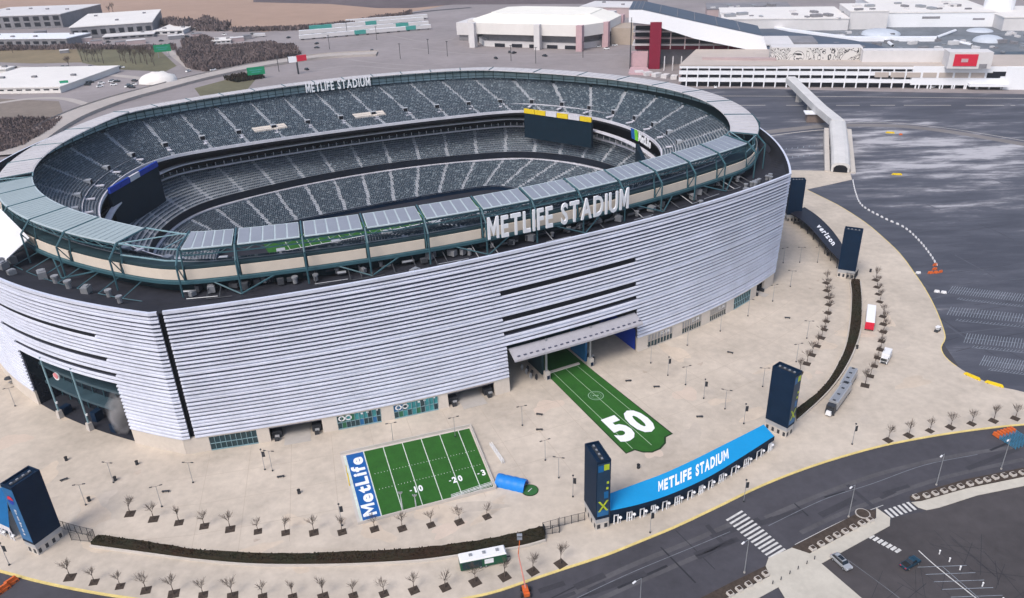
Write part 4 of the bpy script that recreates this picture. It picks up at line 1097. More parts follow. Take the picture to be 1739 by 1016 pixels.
for k in range(60):
    x, y = r4.uniform(1460, 1760), r4.uniform(300, 620)
    c = P(x, y); l = SL(c)
    if x < 1480 + max(0, (y - 380)) * .62: continue
    a = .25 + r4.uniform(-.15, .15) + (1.57 if r4.random() < .3 else 0); mb = MB(); ll, w = r4.uniform(3, 14), r4.choice([.06, .08, .10, .3]); d = np.array([math.cos(a), math.sin(a), 0]); n = np.array([-d[1], d[0], 0])
    mb.quad(*[tuple(c + d * ll * i + n * w * j + np.array([0, 0, .012 + k * 1e-5])) for i, j in ((-1, -1), (1, -1), (1, 1), (-1, 1))]); structure('asphalt_patch', mb, M_seam if w < .2 else mat('lot_wear', (.085, .09, .11), .9, noise=(.1, .25)))
# ---------------------------------------------------------------- gate towers and gate roofs
def tower(px, long_dir, name_label, graphics, L=6.8, Wd=3.4, Ht=20.0, flip=1):
    """square-cornered gate tower; px: pixel of the ground under its centre"""
    c = np.array(px); d = np.array(long_dir, float); d /= np.linalg.norm(d); n = np.array([d[1], -d[0]])
    T = Thing('gate_tower', name_label, 'gate tower', (c[0], c[1], ZP), 'tall navy towers at the plaza gates')
    def q(a, b, z): p = c + d * a + n * b; return (p[0], p[1], z)
    def bx(a0, a1, b0, b1, z0, z1):
        mb = MB(); mb.add([q(a0, b0, z0), q(a1, b0, z0), q(a1, b1, z0), q(a0, b1, z0), q(a0, b0, z1), q(a1, b0, z1), q(a1, b1, z1), q(a0, b1, z1)],
               [(0, 1, 2, 3), (7, 6, 5, 4), (0, 4, 5, 1), (1, 5, 6, 2), (2, 6, 7, 3), (3, 7, 4, 0)]); return mb
    h, w = L / 2, Wd / 2
    T.part('plinth', bx(-h + .15, h - .15, -w + .1, w - .1, ZP, 2.2), M_conc_lt)
    T.part('plinth_glazing', bx(-h + .1, h - .1, -w + .05, w - .05, 2.2, 3.4), M_silver)
    for k in range(4):
        a = -h + .8 + k * (L - 1.6) / 3
        for sgn in (-1, 1): T.part('plinth_niche', bx(a - .35, a + .35, sgn * (w - .1) - .04, sgn * (w - .1) + .04, .5, 1.7), M_dkmetal)
    for k in (-.9, .9):
        for sgn in (-1, 1): T.part('plinth_niche', bx(sgn * (h - .15) - .04, sgn * (h - .15) + .04, k - .4, k + .4, .5, 1.7), M_dkmetal)
    T.part('shaft', bx(-h, h, -w, w, 3.4, Ht - .5), M_navy)
    for a0, a1, b0, b1 in ((-h, h, -w, -w + .3), (-h, h, w - .3, w), (-h, -h + .3, -w + .3, w - .3), (h - .3, h, -w + .3, w - .3)):
        T.part('parapet', bx(a0, a1, b0, b1, Ht - .5, Ht), M_navy)
    T.part('roof_slot', bx(-h + .9, h - .9, -.45, .45, Ht - .5, Ht - .35), M_dkmetal)
    for k in range(4):
        a = -h + 1.2 + k * (L - 2.4) / 3; T.part('roof_light', bx(a - .25, a + .25, -.2, .2, Ht - .35, Ht - .1), M_metal)
    for kk, (z0, z1, b0, b1, mt) in enumerate(graphics):       # panels on the outward end face
        T.part('sign_panel', bx(-h - .05 - .01 * kk, -h - .008, flip * b0 * w if flip * b0 < flip * b1 else flip * b1 * w, flip * b1 * w if flip * b0 < flip * b1 else flip * b0 * w, z0, z1), mt)
    return T, q, h, w
M_navy2 = mat('panel_slate', (0.018, 0.045, 0.085), .4, noise=(.4, .2)); M_azure = mat('panel_azure', (0.01, 0.12, 0.30), .4, noise=(.4, .15)); M_acid = mat('panel_acid', (.45, .55, .03), .5, noise=(.5, .1))
base_g = [(4.2, 19.3, -.9, .9, M_navy2), (17.0, 18.8, -.8, -.05, M_azure), (17.3, 18.9, .0, .75, M_acid), (4.3, 6.0, -.8, .8, M_azure), (9.3, 11.2, .1, .7, M_azure), (11.8, 12.4, .4, .7, M_acid), (13.4, 14.0, .45, .75, M_acid)]
def strokes(T, q, h, w, z, s, mt):
    for sg in (-1, 1):                                  # crossed bars
        mb = MB(); pts = [(-.75 * w, z - s), (-.45 * w, z - s), (.75 * w, z + s), (.45 * w, z + s)] if sg > 0 else [(.75 * w, z - s), (.45 * w, z - s), (-.75 * w, z + s), (-.45 * w, z + s)]
        mb.poly([q(-h - .12 - .01 * sg, b, zz) for b, zz in pts]); mb.poly([q(-h - .13 - .01 * sg, b, zz) for b, zz in pts][::-1]); T.part('sign_mark', mb, mt)
t1 = tower((18.0, 141.2), (-.28, .96), 'navy gate tower at the near left end of the bright blue gate roof', base_g, 7.2, 3.4); strokes(*t1, 7.2, 1.5, M_acid)
t2 = tower((71.0, 172.8), (-.65, .76), 'navy gate tower at the right end of the bright blue gate roof', base_g, 6.6, 3.4); strokes(*t2, 7.2, 1.5, M_acid)
t0 = tower((-110.8, 139.6), (.44, .9), 'broad navy gate tower at the left edge, carrying a red and white roundel', [(4.2, 19.2, -.95, .95, M_azure), (5.2, 13.2, -.1, .5, M_mural)], 6.8, 3.8, 20)
T, q, h, w = t0
for r0, r1, a0, a1, mt in ((0, 1, .1, math.pi - .1, M_red), (0, 1, math.pi + .1, 2 * math.pi - .1, M_royal)):
    mb = MB(); pts = [q(-h - .15, math.cos(a0 + (a1 - a0) * k / 10) * 1.0, 16.0 + math.sin(a0 + (a1 - a0) * k / 10) * 1.2) for k in range(11)]; mb.poly(pts); T.part('sign_mark', mb, mt)
mb = MB()
for qq, ff in layout('pepsi', .03): mb.add([q(-h - .16, .55 - .9 * b, 13.4 - 7.5 * a) for a, b in qq], ff)
T.part('sign_lettering', mb, M_fascia)
t3 = tower((126.7, 267.0), (-.88, .47), 'navy gate tower at the lower end of the dark curved gate roof', [(4.2, 19.3, -.9, .9, M_navy2)], 6.2, 3.4, 19.5)
t4 = tower((126.3, 326.0), (-.99, .1), 'navy gate tower half hidden behind the right corner of the stadium', [(4.2, 19.3, -.9, .9, M_navy2)], 6.2, 3.4, 19.5)

def gate_roof(px_in, px_out, z_in, z_out, top_mt, fas_mt, text, label, txt_span, tv, n_frames, legs_mt):
    I = np.array(spline([P(x, y, z_in) for x, y in px_in], 6)); O = np.array(spline([P(x, y, z_out) for x, y in px_out], 6))
    T = Thing('gate_roof', label, 'gate roof', (*((I + O) / 2).mean(0)[:2], ZP))
    mb = MB(); mb.strip(O, I); dz = np.array([0, 0, .5]); mb.strip(I - dz, O - dz); mb.strip(I, I - dz)
    for e in (0, -1): mb.poly([I[e], O[e], O[e] - dz, I[e] - dz])
    T.part('roof_sheet', mb, top_mt)
    mb = MB(); d2 = np.array([0, 0, 1.3]); v = (O - I); v[:, 2] = 0; v /= np.linalg.norm(v, axis=1)[:, None]; O2 = O + v * .12
    mb.strip(O2 - d2, O2 + np.array([0, 0, .05])); mb.strip(O2 + np.array([0, 0, .05]), O + np.array([0, 0, .05])); mb.strip(O - d2, O2 - d2); T.part('roof_fascia', mb, fas_mt)
    W_ = O * .86 + I * .14; lo_ = np.c_[W_[:, :2], np.full(len(W_), ZP)]; mb = MB(); mb.strip(lo_, W_ - np.array([0, 0, .5])); T.part('gate_screen', mb, M_navy)
    def at(u, vv, dz_=.05):
        k = u * (len(I) - 1); a = min(int(k), len(I) - 2); f = k - a
        i_, o_ = I[a] * (1 - f) + I[a + 1] * f, O[a] * (1 - f) + O[a + 1] * f; p = o_ * (1 - vv) + i_ * vv; return (p[0], p[1], p[2] + dz_)
    if text:
        for qq, ff in layout(text, .045, .12, .45):
            mb = MB(); mb.add([at(txt_span[0] + (txt_span[1] - txt_span[0]) * a, tv[0] + (tv[1] - tv[0]) * b) for a, b in qq], ff); T.part('roof_letter', mb, M_letter)
    for i in range(n_frames):
        u = (i + .5) / n_frames; p = np.array(at(u, .05)); r = np.array(at(u, .85)); p2 = np.array(at(min(u + .34 / n_frames, 1), .05)); pm = np.array(at(min(u + .17 / n_frames, 1), .05))
        zt = min(p[2], z_out) - 1.0
        mb = MB(); mb.tube((*p[:2], ZP), (*p[:2], zt), .15, 5); mb.tube((*p2[:2], ZP), (*p2[:2], zt - .8), .15, 5); mb.tube((*p[:2], zt - .9), (*p2[:2], zt - .9), .14, 5)
        if i % 2: mb.tube((*pm[:2], ZP), (*pm[:2], zt - .9), .14, 5); mb.tube((*p[:2], 1.0), (*p2[:2], 1.0), .08, 5)
        T.part('turnstile_frame', mb, M_letter)
        mb = MB(); k = np.array(at(min(u + .52 / n_frames, 1), .04)); mb.dome((k[0], k[1], zt - 1.9), .42, .42, .45, 8, 3); mb.tube((k[0], k[1], ZP), (k[0], k[1], zt - 1.9), .07, 4); T.part('gate_lamp', mb, M_letter)
        mb = MB(); mb.tube((*r[:2], ZP), (*r[:2], zt), .16, 5); T.part('roof_leg', mb, M_dkmetal)
    return T
gate_roof([(1036, 838), (1085, 820), (1130, 803), (1180, 780), (1220, 760), (1260, 740), (1297, 721)], [(1036, 868), (1085, 857), (1130, 843), (1180, 822), (1220, 801), (1270, 770), (1315, 741)], 5.6, 4.6,
          M_cyan, M_navy, 'METLIFE STADIUM', 'bright blue curved gate roof lettered in white between two navy towers', (.29, .73), (.26, .74), 14, M_fascia)
gate_roof([(1343, 362), (1365, 376), (1385, 396), (1405, 420), (1426, 442)], [(1366, 352), (1388, 367), (1408, 386), (1424, 406), (1437, 428)], 5.0, 5.4,
          mat('black_roof', (.016, .017, .028), .5, noise=(.3, .3)), M_navy, 'verizon', 'dark curved gate roof lettered in white beside the lot', (.40, .78), (.66, .30), 8, M_fascia)
gate_roof([(-70, 800), (-40, 812), (-14, 823), (10, 832)], [(-70, 850), (-40, 868), (-12, 884), (16, 897)], 5.6, 4.6, M_azure, M_fascia, None, 'blue gate roof cut by the left edge beside the broad tower', (0, 1), (0, 1), 5, M_fascia)

# ---------------------------------------------------------------- hedges
def hedge(a_px, b_px, label, hgt=1.5):
    A = np.array(spline([P(x, y, hgt) for x, y in a_px], 6)); B = np.array(spline([P(x, y, hgt) for x, y in b_px], 6))
    n = len(A); T = Thing('hedge', label, 'hedge', (*((A + B) / 2).mean(0)[:2], ZP))
    rows = []; K = 5
    for k in range(K + 1):
        r = A * (1 - k / K) + B * (k / K); r = r.copy(); r[:, 2] += rng.uniform(-.16, .16, n); rows.append(r)
    mb = MB()
    lo = lambda r: np.c_[r[:, :2], np.full(n, ZP)]
    mb.strip(lo(A), rows[0])
    for r0, r1 in zip(rows, rows[1:]): mb.strip(r0, r1)
    mb.strip(rows[-1], lo(B))
    for e in (0, -1): mb.poly([lo(A)[e], *[r[e] for r in rows], lo(B)[e]])
    T.part('foliage', mb, M_hedge)
    mb = MB()                                            # twigs and leaf tufts on top
    for i in range(n - 1):
        for _ in range(26):
            f, g = rng.random(), rng.random(); p = (A[i] * (1 - f) + A[i + 1] * f) * (1 - g) + (B[i] * (1 - f) + B[i + 1] * f) * g
            s_ = .16 + .22 * rng.random(); u = rng.normal(size=3); u /= np.linalg.norm(u); w_ = np.cross(u, rng.normal(size=3)); w_ /= np.linalg.norm(w_); p = p + np.array([0, 0, .1])
            mb.add([p - u * s_, p + w_ * s_ * .5, p + u * s_, p - w_ * s_ * .5], [(0, 1, 2, 3)])
    T.part('leaf_tuft', mb, M_hedge, kind='stuff')
    for R_, sgn in ((A, -1), (B, 1)):
        v = (B - A); v[:, 2] = 0; v /= np.linalg.norm(v, axis=1)[:, None]; o1, o2 = R_ + v * sgn * .15, R_ + v * sgn * .55
        mb = MB(); z1 = .75; f_ = lambda r, z: np.c_[r[:, :2], np.full(n, z)]
        mb.strip(f_(o2, ZP), f_(o2, z1)); mb.strip(f_(o2, z1), f_(o1, z1)); mb.strip(f_(o1, z1), f_(o1, ZP)); T.part('kerb_wall', mb, M_conc_lt)
hedge([(166, 908), (240, 918), (330, 932), (435, 939), (520, 939), (600, 936), (720, 929), (800, 919), (870, 906), (921, 893)], [(153, 920), (240, 932), (340, 945), (435, 952), (545, 953), (640, 950), (720, 944), (800, 933), (880, 922), (926, 910)],
      'long low clipped winter hedge curving along the front plaza')
hedge([(1446, 474), (1448, 496), (1447, 526), (1444, 556), (1438, 585), (1425, 615), (1408, 644), (1385, 669), (1352, 694)], [(1460, 474), (1463, 505), (1463, 535), (1460, 560), (1450, 590), (1435, 620), (1415, 649), (1390, 676), (1354, 708)],
      'long low clipped winter hedge curving along the right plaza')

# ---------------------------------------------------------------- bare street trees
def tree_meshes(seed):
    r = random.Random(seed); br = MB(); tw = MB(); tk = MB()
    tk.tube((0, 0, 0), (0.05, 0, 1.5), .12, 6, .09)
    def grow(p, d, L, rad, lev):
        q = (p[0] + d[0] * L, p[1] + d[1] * L, p[2] + d[2] * L)
        (br if lev < 2 else tw).tube(p, q, max(rad, .018), 4 if lev < 2 else 3, max(rad * .6, .014))
        if lev >= 3: return
        for _ in range(4 if lev else 6):
            v = Vector(d) + Vector((r.gauss(0, .34), r.gauss(0, .34), r.gauss(.12, .15))); v.normalize()
            t = r.uniform(.55, 1); s = (p[0] + d[0] * L * t, p[1] + d[1] * L * t, p[2] + d[2] * L * t)
            grow(s, tuple(v), L * r.uniform(.8, 1.15), rad * .55, lev + 1)
    grow((0.05, 0, 1.3), (0, 0, 1), 1.0, .075, 0)
    pit = MB(); pit.box((0, 0, .03), (2.05, 2.05, .06))
    for k in range(14): x, y = r.uniform(-.9, .9), r.uniform(-.9, .9); pit.box((x, y, .08), (.22, .16, .06), r.uniform(0, 3))
    return [('trunk', tk.mesh('trunk', M_bark), []), ('crown', br.mesh('crown', M_bark), [('twigs', tw.mesh('twigs', M_bark))]), ('tree_pit', pit.mesh('tree_pit', M_mulch), [])]
TREES = [tree_meshes(s) for s in range(7)]
def tree_row(px, what, group, rz=0.0, rev=False):
    for i, (x, y) in enumerate(px):
        p = P(x, y, ZP); k = rng.integers(0, 7)
        copy_thing(TREES[k], 'street_tree', p, rz + .03 * i, f'bare young street tree, {ORD[i]} {what}', 'tree', group, rng.uniform(.88, 1.15))
tree_row([(221, 873), (261, 882), (304, 888), (347, 894), (391, 899), (438, 903), (485, 905), (533, 905), (581, 904), (636, 899), (683, 898), (732, 892), (780, 887), (827, 878)], 'from the left in the row behind the front hedge', 'bare trees behind the front hedge', .1)
tree_row([(119, 981), (160, 989), (204, 996), (248, 1003), (295, 1009), (345, 1011), (395, 1013), (446, 1014), (497, 1014), (549, 1014), (600, 1012), (652, 1009), (703, 1003), (756, 998), (807, 989), (857, 980), (905, 971), (952, 958)], 'from the left in the row along the front kerb', 'bare trees along the front kerb', .1)
tree_row([(1508, 748), (1543, 740), (1579, 732), (1614, 726), (1650, 720), (1687, 715), (1724, 711)], 'from the left in the row above the right road', 'bare trees above the right road', .5)
tree_row([(1403, 481), (1404, 494), (1406, 506), (1407, 518), (1406, 532), (1404, 546), (1400, 560), (1395, 574), (1388, 588), (1379, 603), (1370, 618), (1358, 633)], 'from the top in the row inside the right hedge', 'bare trees inside the right hedge', .7)
tree_row([(1487, 476), (1489, 488), (1491, 500), (1494, 513), (1499, 538), (1500, 551), (1500, 564), (1497, 580), (1495, 594), (1490, 608), (1485, 622), (1478, 639), (1469, 655)], 'from the top in the row outside the right hedge', 'bare trees outside the right hedge', .7)

# ---------------------------------------------------------------- lamp posts, banners, benches, bins
def lamp_meshes(kind):
    H_ = 6.5; po = MB(); po.tube((0, 0, .3), (0, 0, H_), .085, 6, .055); ba = MB(); ba.cyl((0, 0, 0), .22, .35, 8)
    if kind == 'twin':
        hd = MB()
        for s in (-1, 1): hd.tube((0, 0, H_ - .1), (s * 1.0, 0, H_ + .05), .045, 4); hd.box((s * 1.15, 0, H_ + .03), (.7, .28, .12))
        return [('pole', po.mesh('pole', M_metal), []), ('lamp_head', hd.mesh('lamp_head', M_dkmetal), []), ('pole_base', ba.mesh('pole_base', M_dkmetal), [])]
    if kind == 'banner':
        bn = MB(); bn.box((.42, 0, H_ - 1.5), (.75, .06, 1.7)); hd = MB(); hd.cyl((0, 0, H_), .24, .22, 8)
        return [('pole', po.mesh('pole', M_metal), []), ('banner', bn.mesh('banner', M_dkmetal), []), ('lamp_head', hd.mesh('lamp_head', M_dkmetal), []), ('pole_base', ba.mesh('pole_base', M_dkmetal), [])]
    if kind == 'road':
        H_ = 9.5; po = MB(); po.tube((0, 0, .3), (0, 0, H_), .12, 6, .07); po.tube((0, 0, H_ - .05), (-1.9, .5, H_ + .55), .06, 5); hd = MB(); hd.box((-2.2, .6, H_ + .58), (.9, .34, .16), -.3)
        return [('pole', po.mesh('pole', M_metal), []), ('lamp_head', hd.mesh('lamp_head', M_white), []), ('pole_base', ba.mesh('pole_base', M_conc), [])]
LM = {k: lamp_meshes(k) for k in ('twin', 'banner', 'road')}
def place_lamps(kind, items, what, group, name='lamp_post', cat='lamp post'):
    for i, (x, y, where) in enumerate(items):
        copy_thing(LM[kind], name, P(x, y, ZP if kind != 'road' else 0), rng.uniform(-.4, .4) if kind != 'road' else 1.0, f'{what} {where}', cat, group)
place_lamps('twin', [(887, 723, 'left of the turf strip below the gate'), (1105, 617, 'before the first lettered window right of the gate'), (1167, 587, 'before the second lettered window'), (1223, 563, 'before the third lettered window'),
    (1270, 537, 'before the dark glazed window on the right'), (463, 800, 'before the left portal beside the field'), (668, 752, 'before the two mural windows'), (773, 742, 'before the portal near the gate'), (328, 820, 'below the dark window near the corner slit')],
    'slim grey lamp post with twin heads', 'twin lamp posts along the stadium front')
place_lamps('twin', [(926, 782, 'between field and turf strip, upper one'), (949, 812, 'between field and turf strip, lower one'), (1231, 695, 'near the upper end of the blue gate roof'), (1164, 654, 'right of the turf strip middle'),
    (1295, 657, 'left of the right tower'), (1342, 487, 'upper, inside the right tree row'), (1312, 512, 'near the right stadium corner'), (1370, 575, 'beside the inner right tree row'), (1352, 615, 'lower, inside the right tree row'), (1330, 447, 'by the stadium right edge, left of three'),
    (1358, 446, 'by the stadium right edge, middle of three'), (1388, 446, 'by the stadium right edge, right of three'), (146, 858, 'right of the broad left tower'), (193, 820, 'above the left tree row'), (275, 861, 'above the second tree of the left row'), (26, 690, 'left of the north hall'), (113, 668, 'between the north hall columns')],
    'slim grey lamp post', 'lamp posts on the open plaza')
place_lamps('banner', [(1134, 638, 'right of the turf strip start'), (1195, 677, 'in the open plaza right of the turf'), (1263, 720, 'above the blue gate roof end'), (973, 844, 'left of the near tower'), (1104, 905, 'on the kerb walk below the blue gate'), (1263, 852, 'on the kerb walk near the crossing'), (450, 798, 'left of the small field'),
    (581, 893, 'at the small field corner'), (16, 960, 'at the left end of the kerb walk'), (1447, 755, 'right of the right tower')], 'grey post with a dark banner', 'banner posts on the plaza')
place_lamps('road', [(1590, 824, 'right of the road crossing'), (1441, 878, 'left of the upper crossing'), (1264, 973, 'at the lower planting bed'), (1086, 1040, 'at the bottom edge of the picture'), (1700, 797, 'above the right walkway')], 'tall road lamp with one white head', 'road lamps along the ring road')
for i, (x, y) in enumerate([(1583, 947), (1600, 960), (1618, 974), (1656, 1002), (1690, 1028)]):
    lm = MB(); lm.cyl((0, 0, 0), .14, 1.0, 8); lm.dome((0, 0, 1.0), .2, .2, .2, 8, 3); link('bollard_lamp', lm.mesh('bollard_lamp', M_white), None, P(x + 12, y - 6, 0), 0, f'white bollard light, {ORD[i]} from the top along the white lot line', 'bollard', 'white bollards in the near lot')
bm = MB(); bm.box((0, 0, .42), (1.9, .5, .1)); bl = MB()
for s in (-.7, .7): bl.box((s, 0, .19), (.12, .45, .36))
BENCH = [('seat', bm.mesh('seat', M_dkmetal), []), ('legs', bl.mesh('legs', M_dkmetal), [])]
for x, y, wh in ((1240, 600, 'right of the gate, upper'), (1115, 658, 'right of the turf strip'), (1188, 709, 'below the pale paving patch'), (916, 731, 'left of the turf strip'), (282, 836, 'above the left tree row'), (477, 811, 'left of the small field'), (916, 705, 'just below the gate columns'), (1067, 648, 'beside the upper turf strip'), (1337, 541, 'below the right stadium corner'), (109, 816, 'right of the broad tower top')):
    copy_thing(BENCH, 'bench', P(x, y, ZP), rng.uniform(-.6, .6), f'small dark backless bench {wh}', 'bench', 'benches on the plaza')
bn = MB(); bn.cyl((0, 0, 0), .42, 1.05, 9, .36); bl = MB(); bl.cyl((0, 0, 1.05), .45, .12, 9); BIN = [('body', bn.mesh('body', M_dkmetal), []), ('lid', bl.mesh('lid', M_rubber), [])]
for x, y, wh in ((196, 816, 'by the lamp above the left trees'), (152, 851, 'by the lamp right of the broad tower'), (233, 789, 'left of the corner base'), (508, 838, 'left of the small field'), (1455, 592, 'outside the right hedge'), (1405, 434, 'above the right tree row'), (1478, 462, 'outside the dark gate roof'), (1084, 795, 'above the blue gate roof'), (113, 782, 'top of the left plaza')):
    copy_thing(BIN, 'litter_bin', P(x, y, ZP), 0, f'dark round litter bin {wh}', 'litter bin', 'litter bins on the plaza')
fb = MB(); fb.cyl((0, 0, 0), .1, .95, 7); fbm = fb.mesh('bollard', M_dkmetal)
for i, (x, y) in enumerate([(1383, 950), (1370, 958), (1355, 967), (1341, 975), (1326, 985), (1312, 992)]):
    link('bollard', fbm, None, P(x, y, ZP), 0, f'slim dark bollard, {ORD[i]} from the top on the corner walkway', 'bollard', 'bollards on the corner walkway')

# gate fences beside the towers
def fence(px, label, hgt=2.6):
    pts = [P(x, y, ZP) for x, y in px]; T = Thing('gate_fence', label, 'fence', pts[0])
    for a, b in zip(pts, pts[1:]):
        L = np.linalg.norm(b - a); n = max(2, int(L / 1.6))
        for i in range(n + 1):
            p = a + (b - a) * i / n; mb = MB(); mb.tube(p, p + np.array([0, 0, hgt]), .07, 4); T.part('post', mb, M_dkmetal)
        for z in (.3, hgt - .1): mb = MB(); mb.tube(a + np.array([0, 0, z]), b + np.array([0, 0, z]), .06, 4); T.part('rail', mb, M_dkmetal)
        mb = MB()
        for i in range(n * 8):
            p = a + (b - a) * (i + .5) / (n * 8); mb.tube(p + np.array([0, 0, .3]), p + np.array([0, 0, hgt - .1]), .022, 3)
        T.part('bars', mb, M_dkmetal, kind='stuff')
fence([(993, 884), (948, 895), (922, 902), (926, 909), (950, 905), (950, 893)], 'black gate fence between the near tower and the hedge')
fence([(101, 897), (140, 908), (162, 913), (152, 921), (122, 918), (117, 903)], 'black gate fence between the broad tower and the hedge')
fence([(1434, 466), (1437, 474), (1450, 476), (1456, 468)], 'black gate fence at the upper end of the right hedge')

# ---------------------------------------------------------------- vehicles and things standing about
def wheels(T, c, d, n, xs, half, r=.42, wd=.28):
    for a in xs:
        for s in (-1, 1):
            p = c + d * a + n * s * half; mb = MB(); mb.tube((p[0] - n[0] * wd / 2, p[1] - n[1] * wd / 2, ZV + r), (p[0] + n[0] * wd / 2, p[1] + n[1] * wd / 2, ZV + r), r, 10, cap=True)
            w_ = T.part('wheel', mb, M_rubber); mb = MB(); q_ = p + n * s * wd * .52; mb.tube((q_[0] - n[0] * .02, q_[1] - n[1] * .02, ZV + r), (q_[0] + n[0] * .02, q_[1] + n[1] * .02, ZV + r), r * .55, 8, cap=True); T.part('rim', mb, M_metal, under=w_)
ZV = ZP
def frame_of(a, b, z):
    A_, B_ = P(*a, z), P(*b, z); c = (A_ + B_) / 2; d = (B_ - A_); L = np.linalg.norm(d); d /= L; return c, d, np.array([-d[1], d[0], 0]), L
def obx(c, d, n, a0, a1, b0, b1, z0, z1, ta=0, tb=0):
    f_ = lambda a, b, z: tuple(c[:2] + d[:2] * a + n[:2] * b) + (z,)
    mb = MB(); mb.add([f_(a0, b0, z0), f_(a1, b0, z0), f_(a1, b1, z0), f_(a0, b1, z0), f_(a0 + ta, b0 + tb, z1), f_(a1 - ta, b0 + tb, z1), f_(a1 - ta, b1 - tb, z1), f_(a0 + ta, b1 - tb, z1)],
        [(3, 2, 1, 0), (4, 5, 6, 7), (0, 1, 5, 4), (1, 2, 6, 5), (2, 3, 7, 6), (3, 0, 4, 7)]); return mb
# concession trailer
c, d, n, L = frame_of((783, 973), (861, 957), ZP); c = c + n * 1.4
T = Thing('concession_trailer', 'long white roofed green concession trailer parked below the front hedge', 'trailer', (c[0], c[1], ZP))
h = L / 2; T.part('body', obx(c, d, n, -h, h, -1.35, 1.35, .55, 2.9), M_trailer_green); T.part('roof', obx(c, d, n, -h - .05, h + .05, -1.4, 1.4, 2.9, 3.25, .25, .25), M_white)
T.part('serving_hatch', obx(c, d, n, .2, 2.2, -1.42, -1.3, 1.3, 2.5), M_letter); T.part('side_panel', obx(c, d, n, -h + .4, -.4, -1.40, -1.34, .8, 2.6), M_teal_dk); T.part('drawbar', obx(c, d, n, h, h + 1.1, -.12, .12, .6, .8), M_dkmetal)
for k in range(3): T.part('roof_vent', obx(c, d, n, -3 + k * 3, -2.3 + k * 3, -.35, .35, 3.25, 3.5), M_metal)
wheels(T, c, d, n, (-.7, .5), 1.2)
# silver tanker pair
def tank_truck(a, b, name, label, cab):
    c, d, n, L = frame_of(a, b, ZP); h = L / 2; T = Thing(name, label, 'truck' if cab else 'trailer', (c[0], c[1], ZP))
    x0 = -h + (2.6 if cab else 0)
    T.part('chassis', obx(c, d, n, -h, h, -1.0, 1.0, .7, 1.0), M_dkmetal)
    T.part('box_body', obx(c, d, n, x0, h, -1.3, 1.3, 1.0, 3.4, .05, .05), M_silver)
    T.part('roof_panel', obx(c, d, n, x0 + .3, h - .3, -.95, .95, 3.4, 3.48), M_metal)
    for k in range(4): a_ = x0 + .7 + k * (h - x0 - 1.4) / 3; T.part('roof_hatch', obx(c, d, n, a_ - .3, a_ + .3, -.4, .4, 3.48, 3.6), M_dkmetal)
    for s in (-1, 1): T.part('side_skirt', obx(c, d, n, x0 + .4, h - .4, s * 1.22 - .06, s * 1.22 + .06, .6, 1.0), M_dkmetal)
    if cab:
        T.part('cab', obx(c, d, n, -h, -h + 2.3, -1.2, 1.2, .7, 3.2, .25, .12), M_dkmetal); T.part('windscreen', obx(c, d, n, -h + .02, -h + .14, -1.0, 1.0, 2.0, 2.9), M_glass); T.part('bonnet', obx(c, d, n, -h - .9, -h, -.75, .75, .7, 1.9, .15, .1), M_white)
    wheels(T, c, d, n, (-h + .9, h - 1.9, h - .9) if cab else (-h + 1, h - 1), 1.1, .5)
tank_truck((1407, 706), (1437, 664), 'articulated_truck', 'silver box truck with black cab parked outside the right hedge', True)
tank_truck((1431, 668), (1447, 640), 'silver_trailer', 'short silver trailer parked behind the silver box truck', False)
# white trailer with red end
c, d, n, L = frame_of((1475, 563), (1478, 533), ZP); T = Thing('box_trailer', 'white box trailer with a red end beside the outer right trees', 'trailer', (c[0], c[1], ZP)); h = L / 2
h = min(h, 7); T.part('body', obx(c, d, n, -h, h, -1.35, 1.35, .9, 3.6), M_white); T.part('roof', obx(c, d, n, -h + .1, h - .1, -1.25, 1.25, 3.6, 3.68), M_letter); T.part('end_door', obx(c, d, n, -h - .14, -h - .01, -1.33, 1.33, .95, 3.5), M_red); T.part('red_band', obx(c, d, n, -h - .02, -h + 1.6, -1.37, 1.37, 1.0, 3.5), M_red); wheels(T, c, d, n, (-h + 1, -h + 2.1, h - 1.4), 1.15, .45)
# white van-like truck
c, d, n, L = frame_of((1497, 624), (1509, 600), ZP); T = Thing('box_van', 'small white box van by the lower end of the outer tree row', 'van', (c[0], c[1], ZP)); h = 3.1
T.part('box_body', obx(c, d, n, -1.2, h, -1.15, 1.15, .7, 3.0, .05, .05), M_white); T.part('cab', obx(c, d, n, -h, -1.2, -1.05, 1.05, .55, 2.3, .4, .1), M_white); T.part('windscreen', obx(c, d, n, -h - .02, -h + .55, -.9, .9, 1.35, 2.1, .22, .06), M_glass); T.part('grille', obx(c, d, n, -h - .05, -h + .02, -.8, .8, .6, 1.1), M_dkmetal)
for s in (-1, 1): T.part('side_window', obx(c, d, n, -2.3, -1.5, s * 1.03 - .04, s * 1.03 + .04, 1.4, 2.0), M_glass)
wheels(T, c, d, n, (-2.2, 1.9), .95)
# kerb side golf cart
c, d, n, L = frame_of((1587, 566), (1596, 560), ZP); T = Thing('utility_cart', 'small dark and white utility cart at the kerb of the right lot', 'cart', (c[0], c[1], ZP))
T.part('body', obx(c, d, n, -1.2, 1.2, -.6, .6, .3, .9, .15, .05), M_dkmetal); T.part('roof', obx(c, d, n, -.9, .9, -.62, .62, 1.8, 1.9), M_white)
for a in (-.8, .8):
    for s in (-.5, .5): mb = MB(); p = c + d * a + n * s; mb.tube((p[0], p[1], .9), (p[0], p[1], 1.8), .04, 4); T.part('roof_post', mb, M_dkmetal)
T.part('seat', obx(c, d, n, -.3, .2, -.5, .5, .9, 1.2), M_white); T.part('seat_back', obx(c, d, n, -.42, -.3, -.5, .5, .9, 1.6), M_white); wheels(T, c, d, n, (-.8, .8), .5, .26, .16)
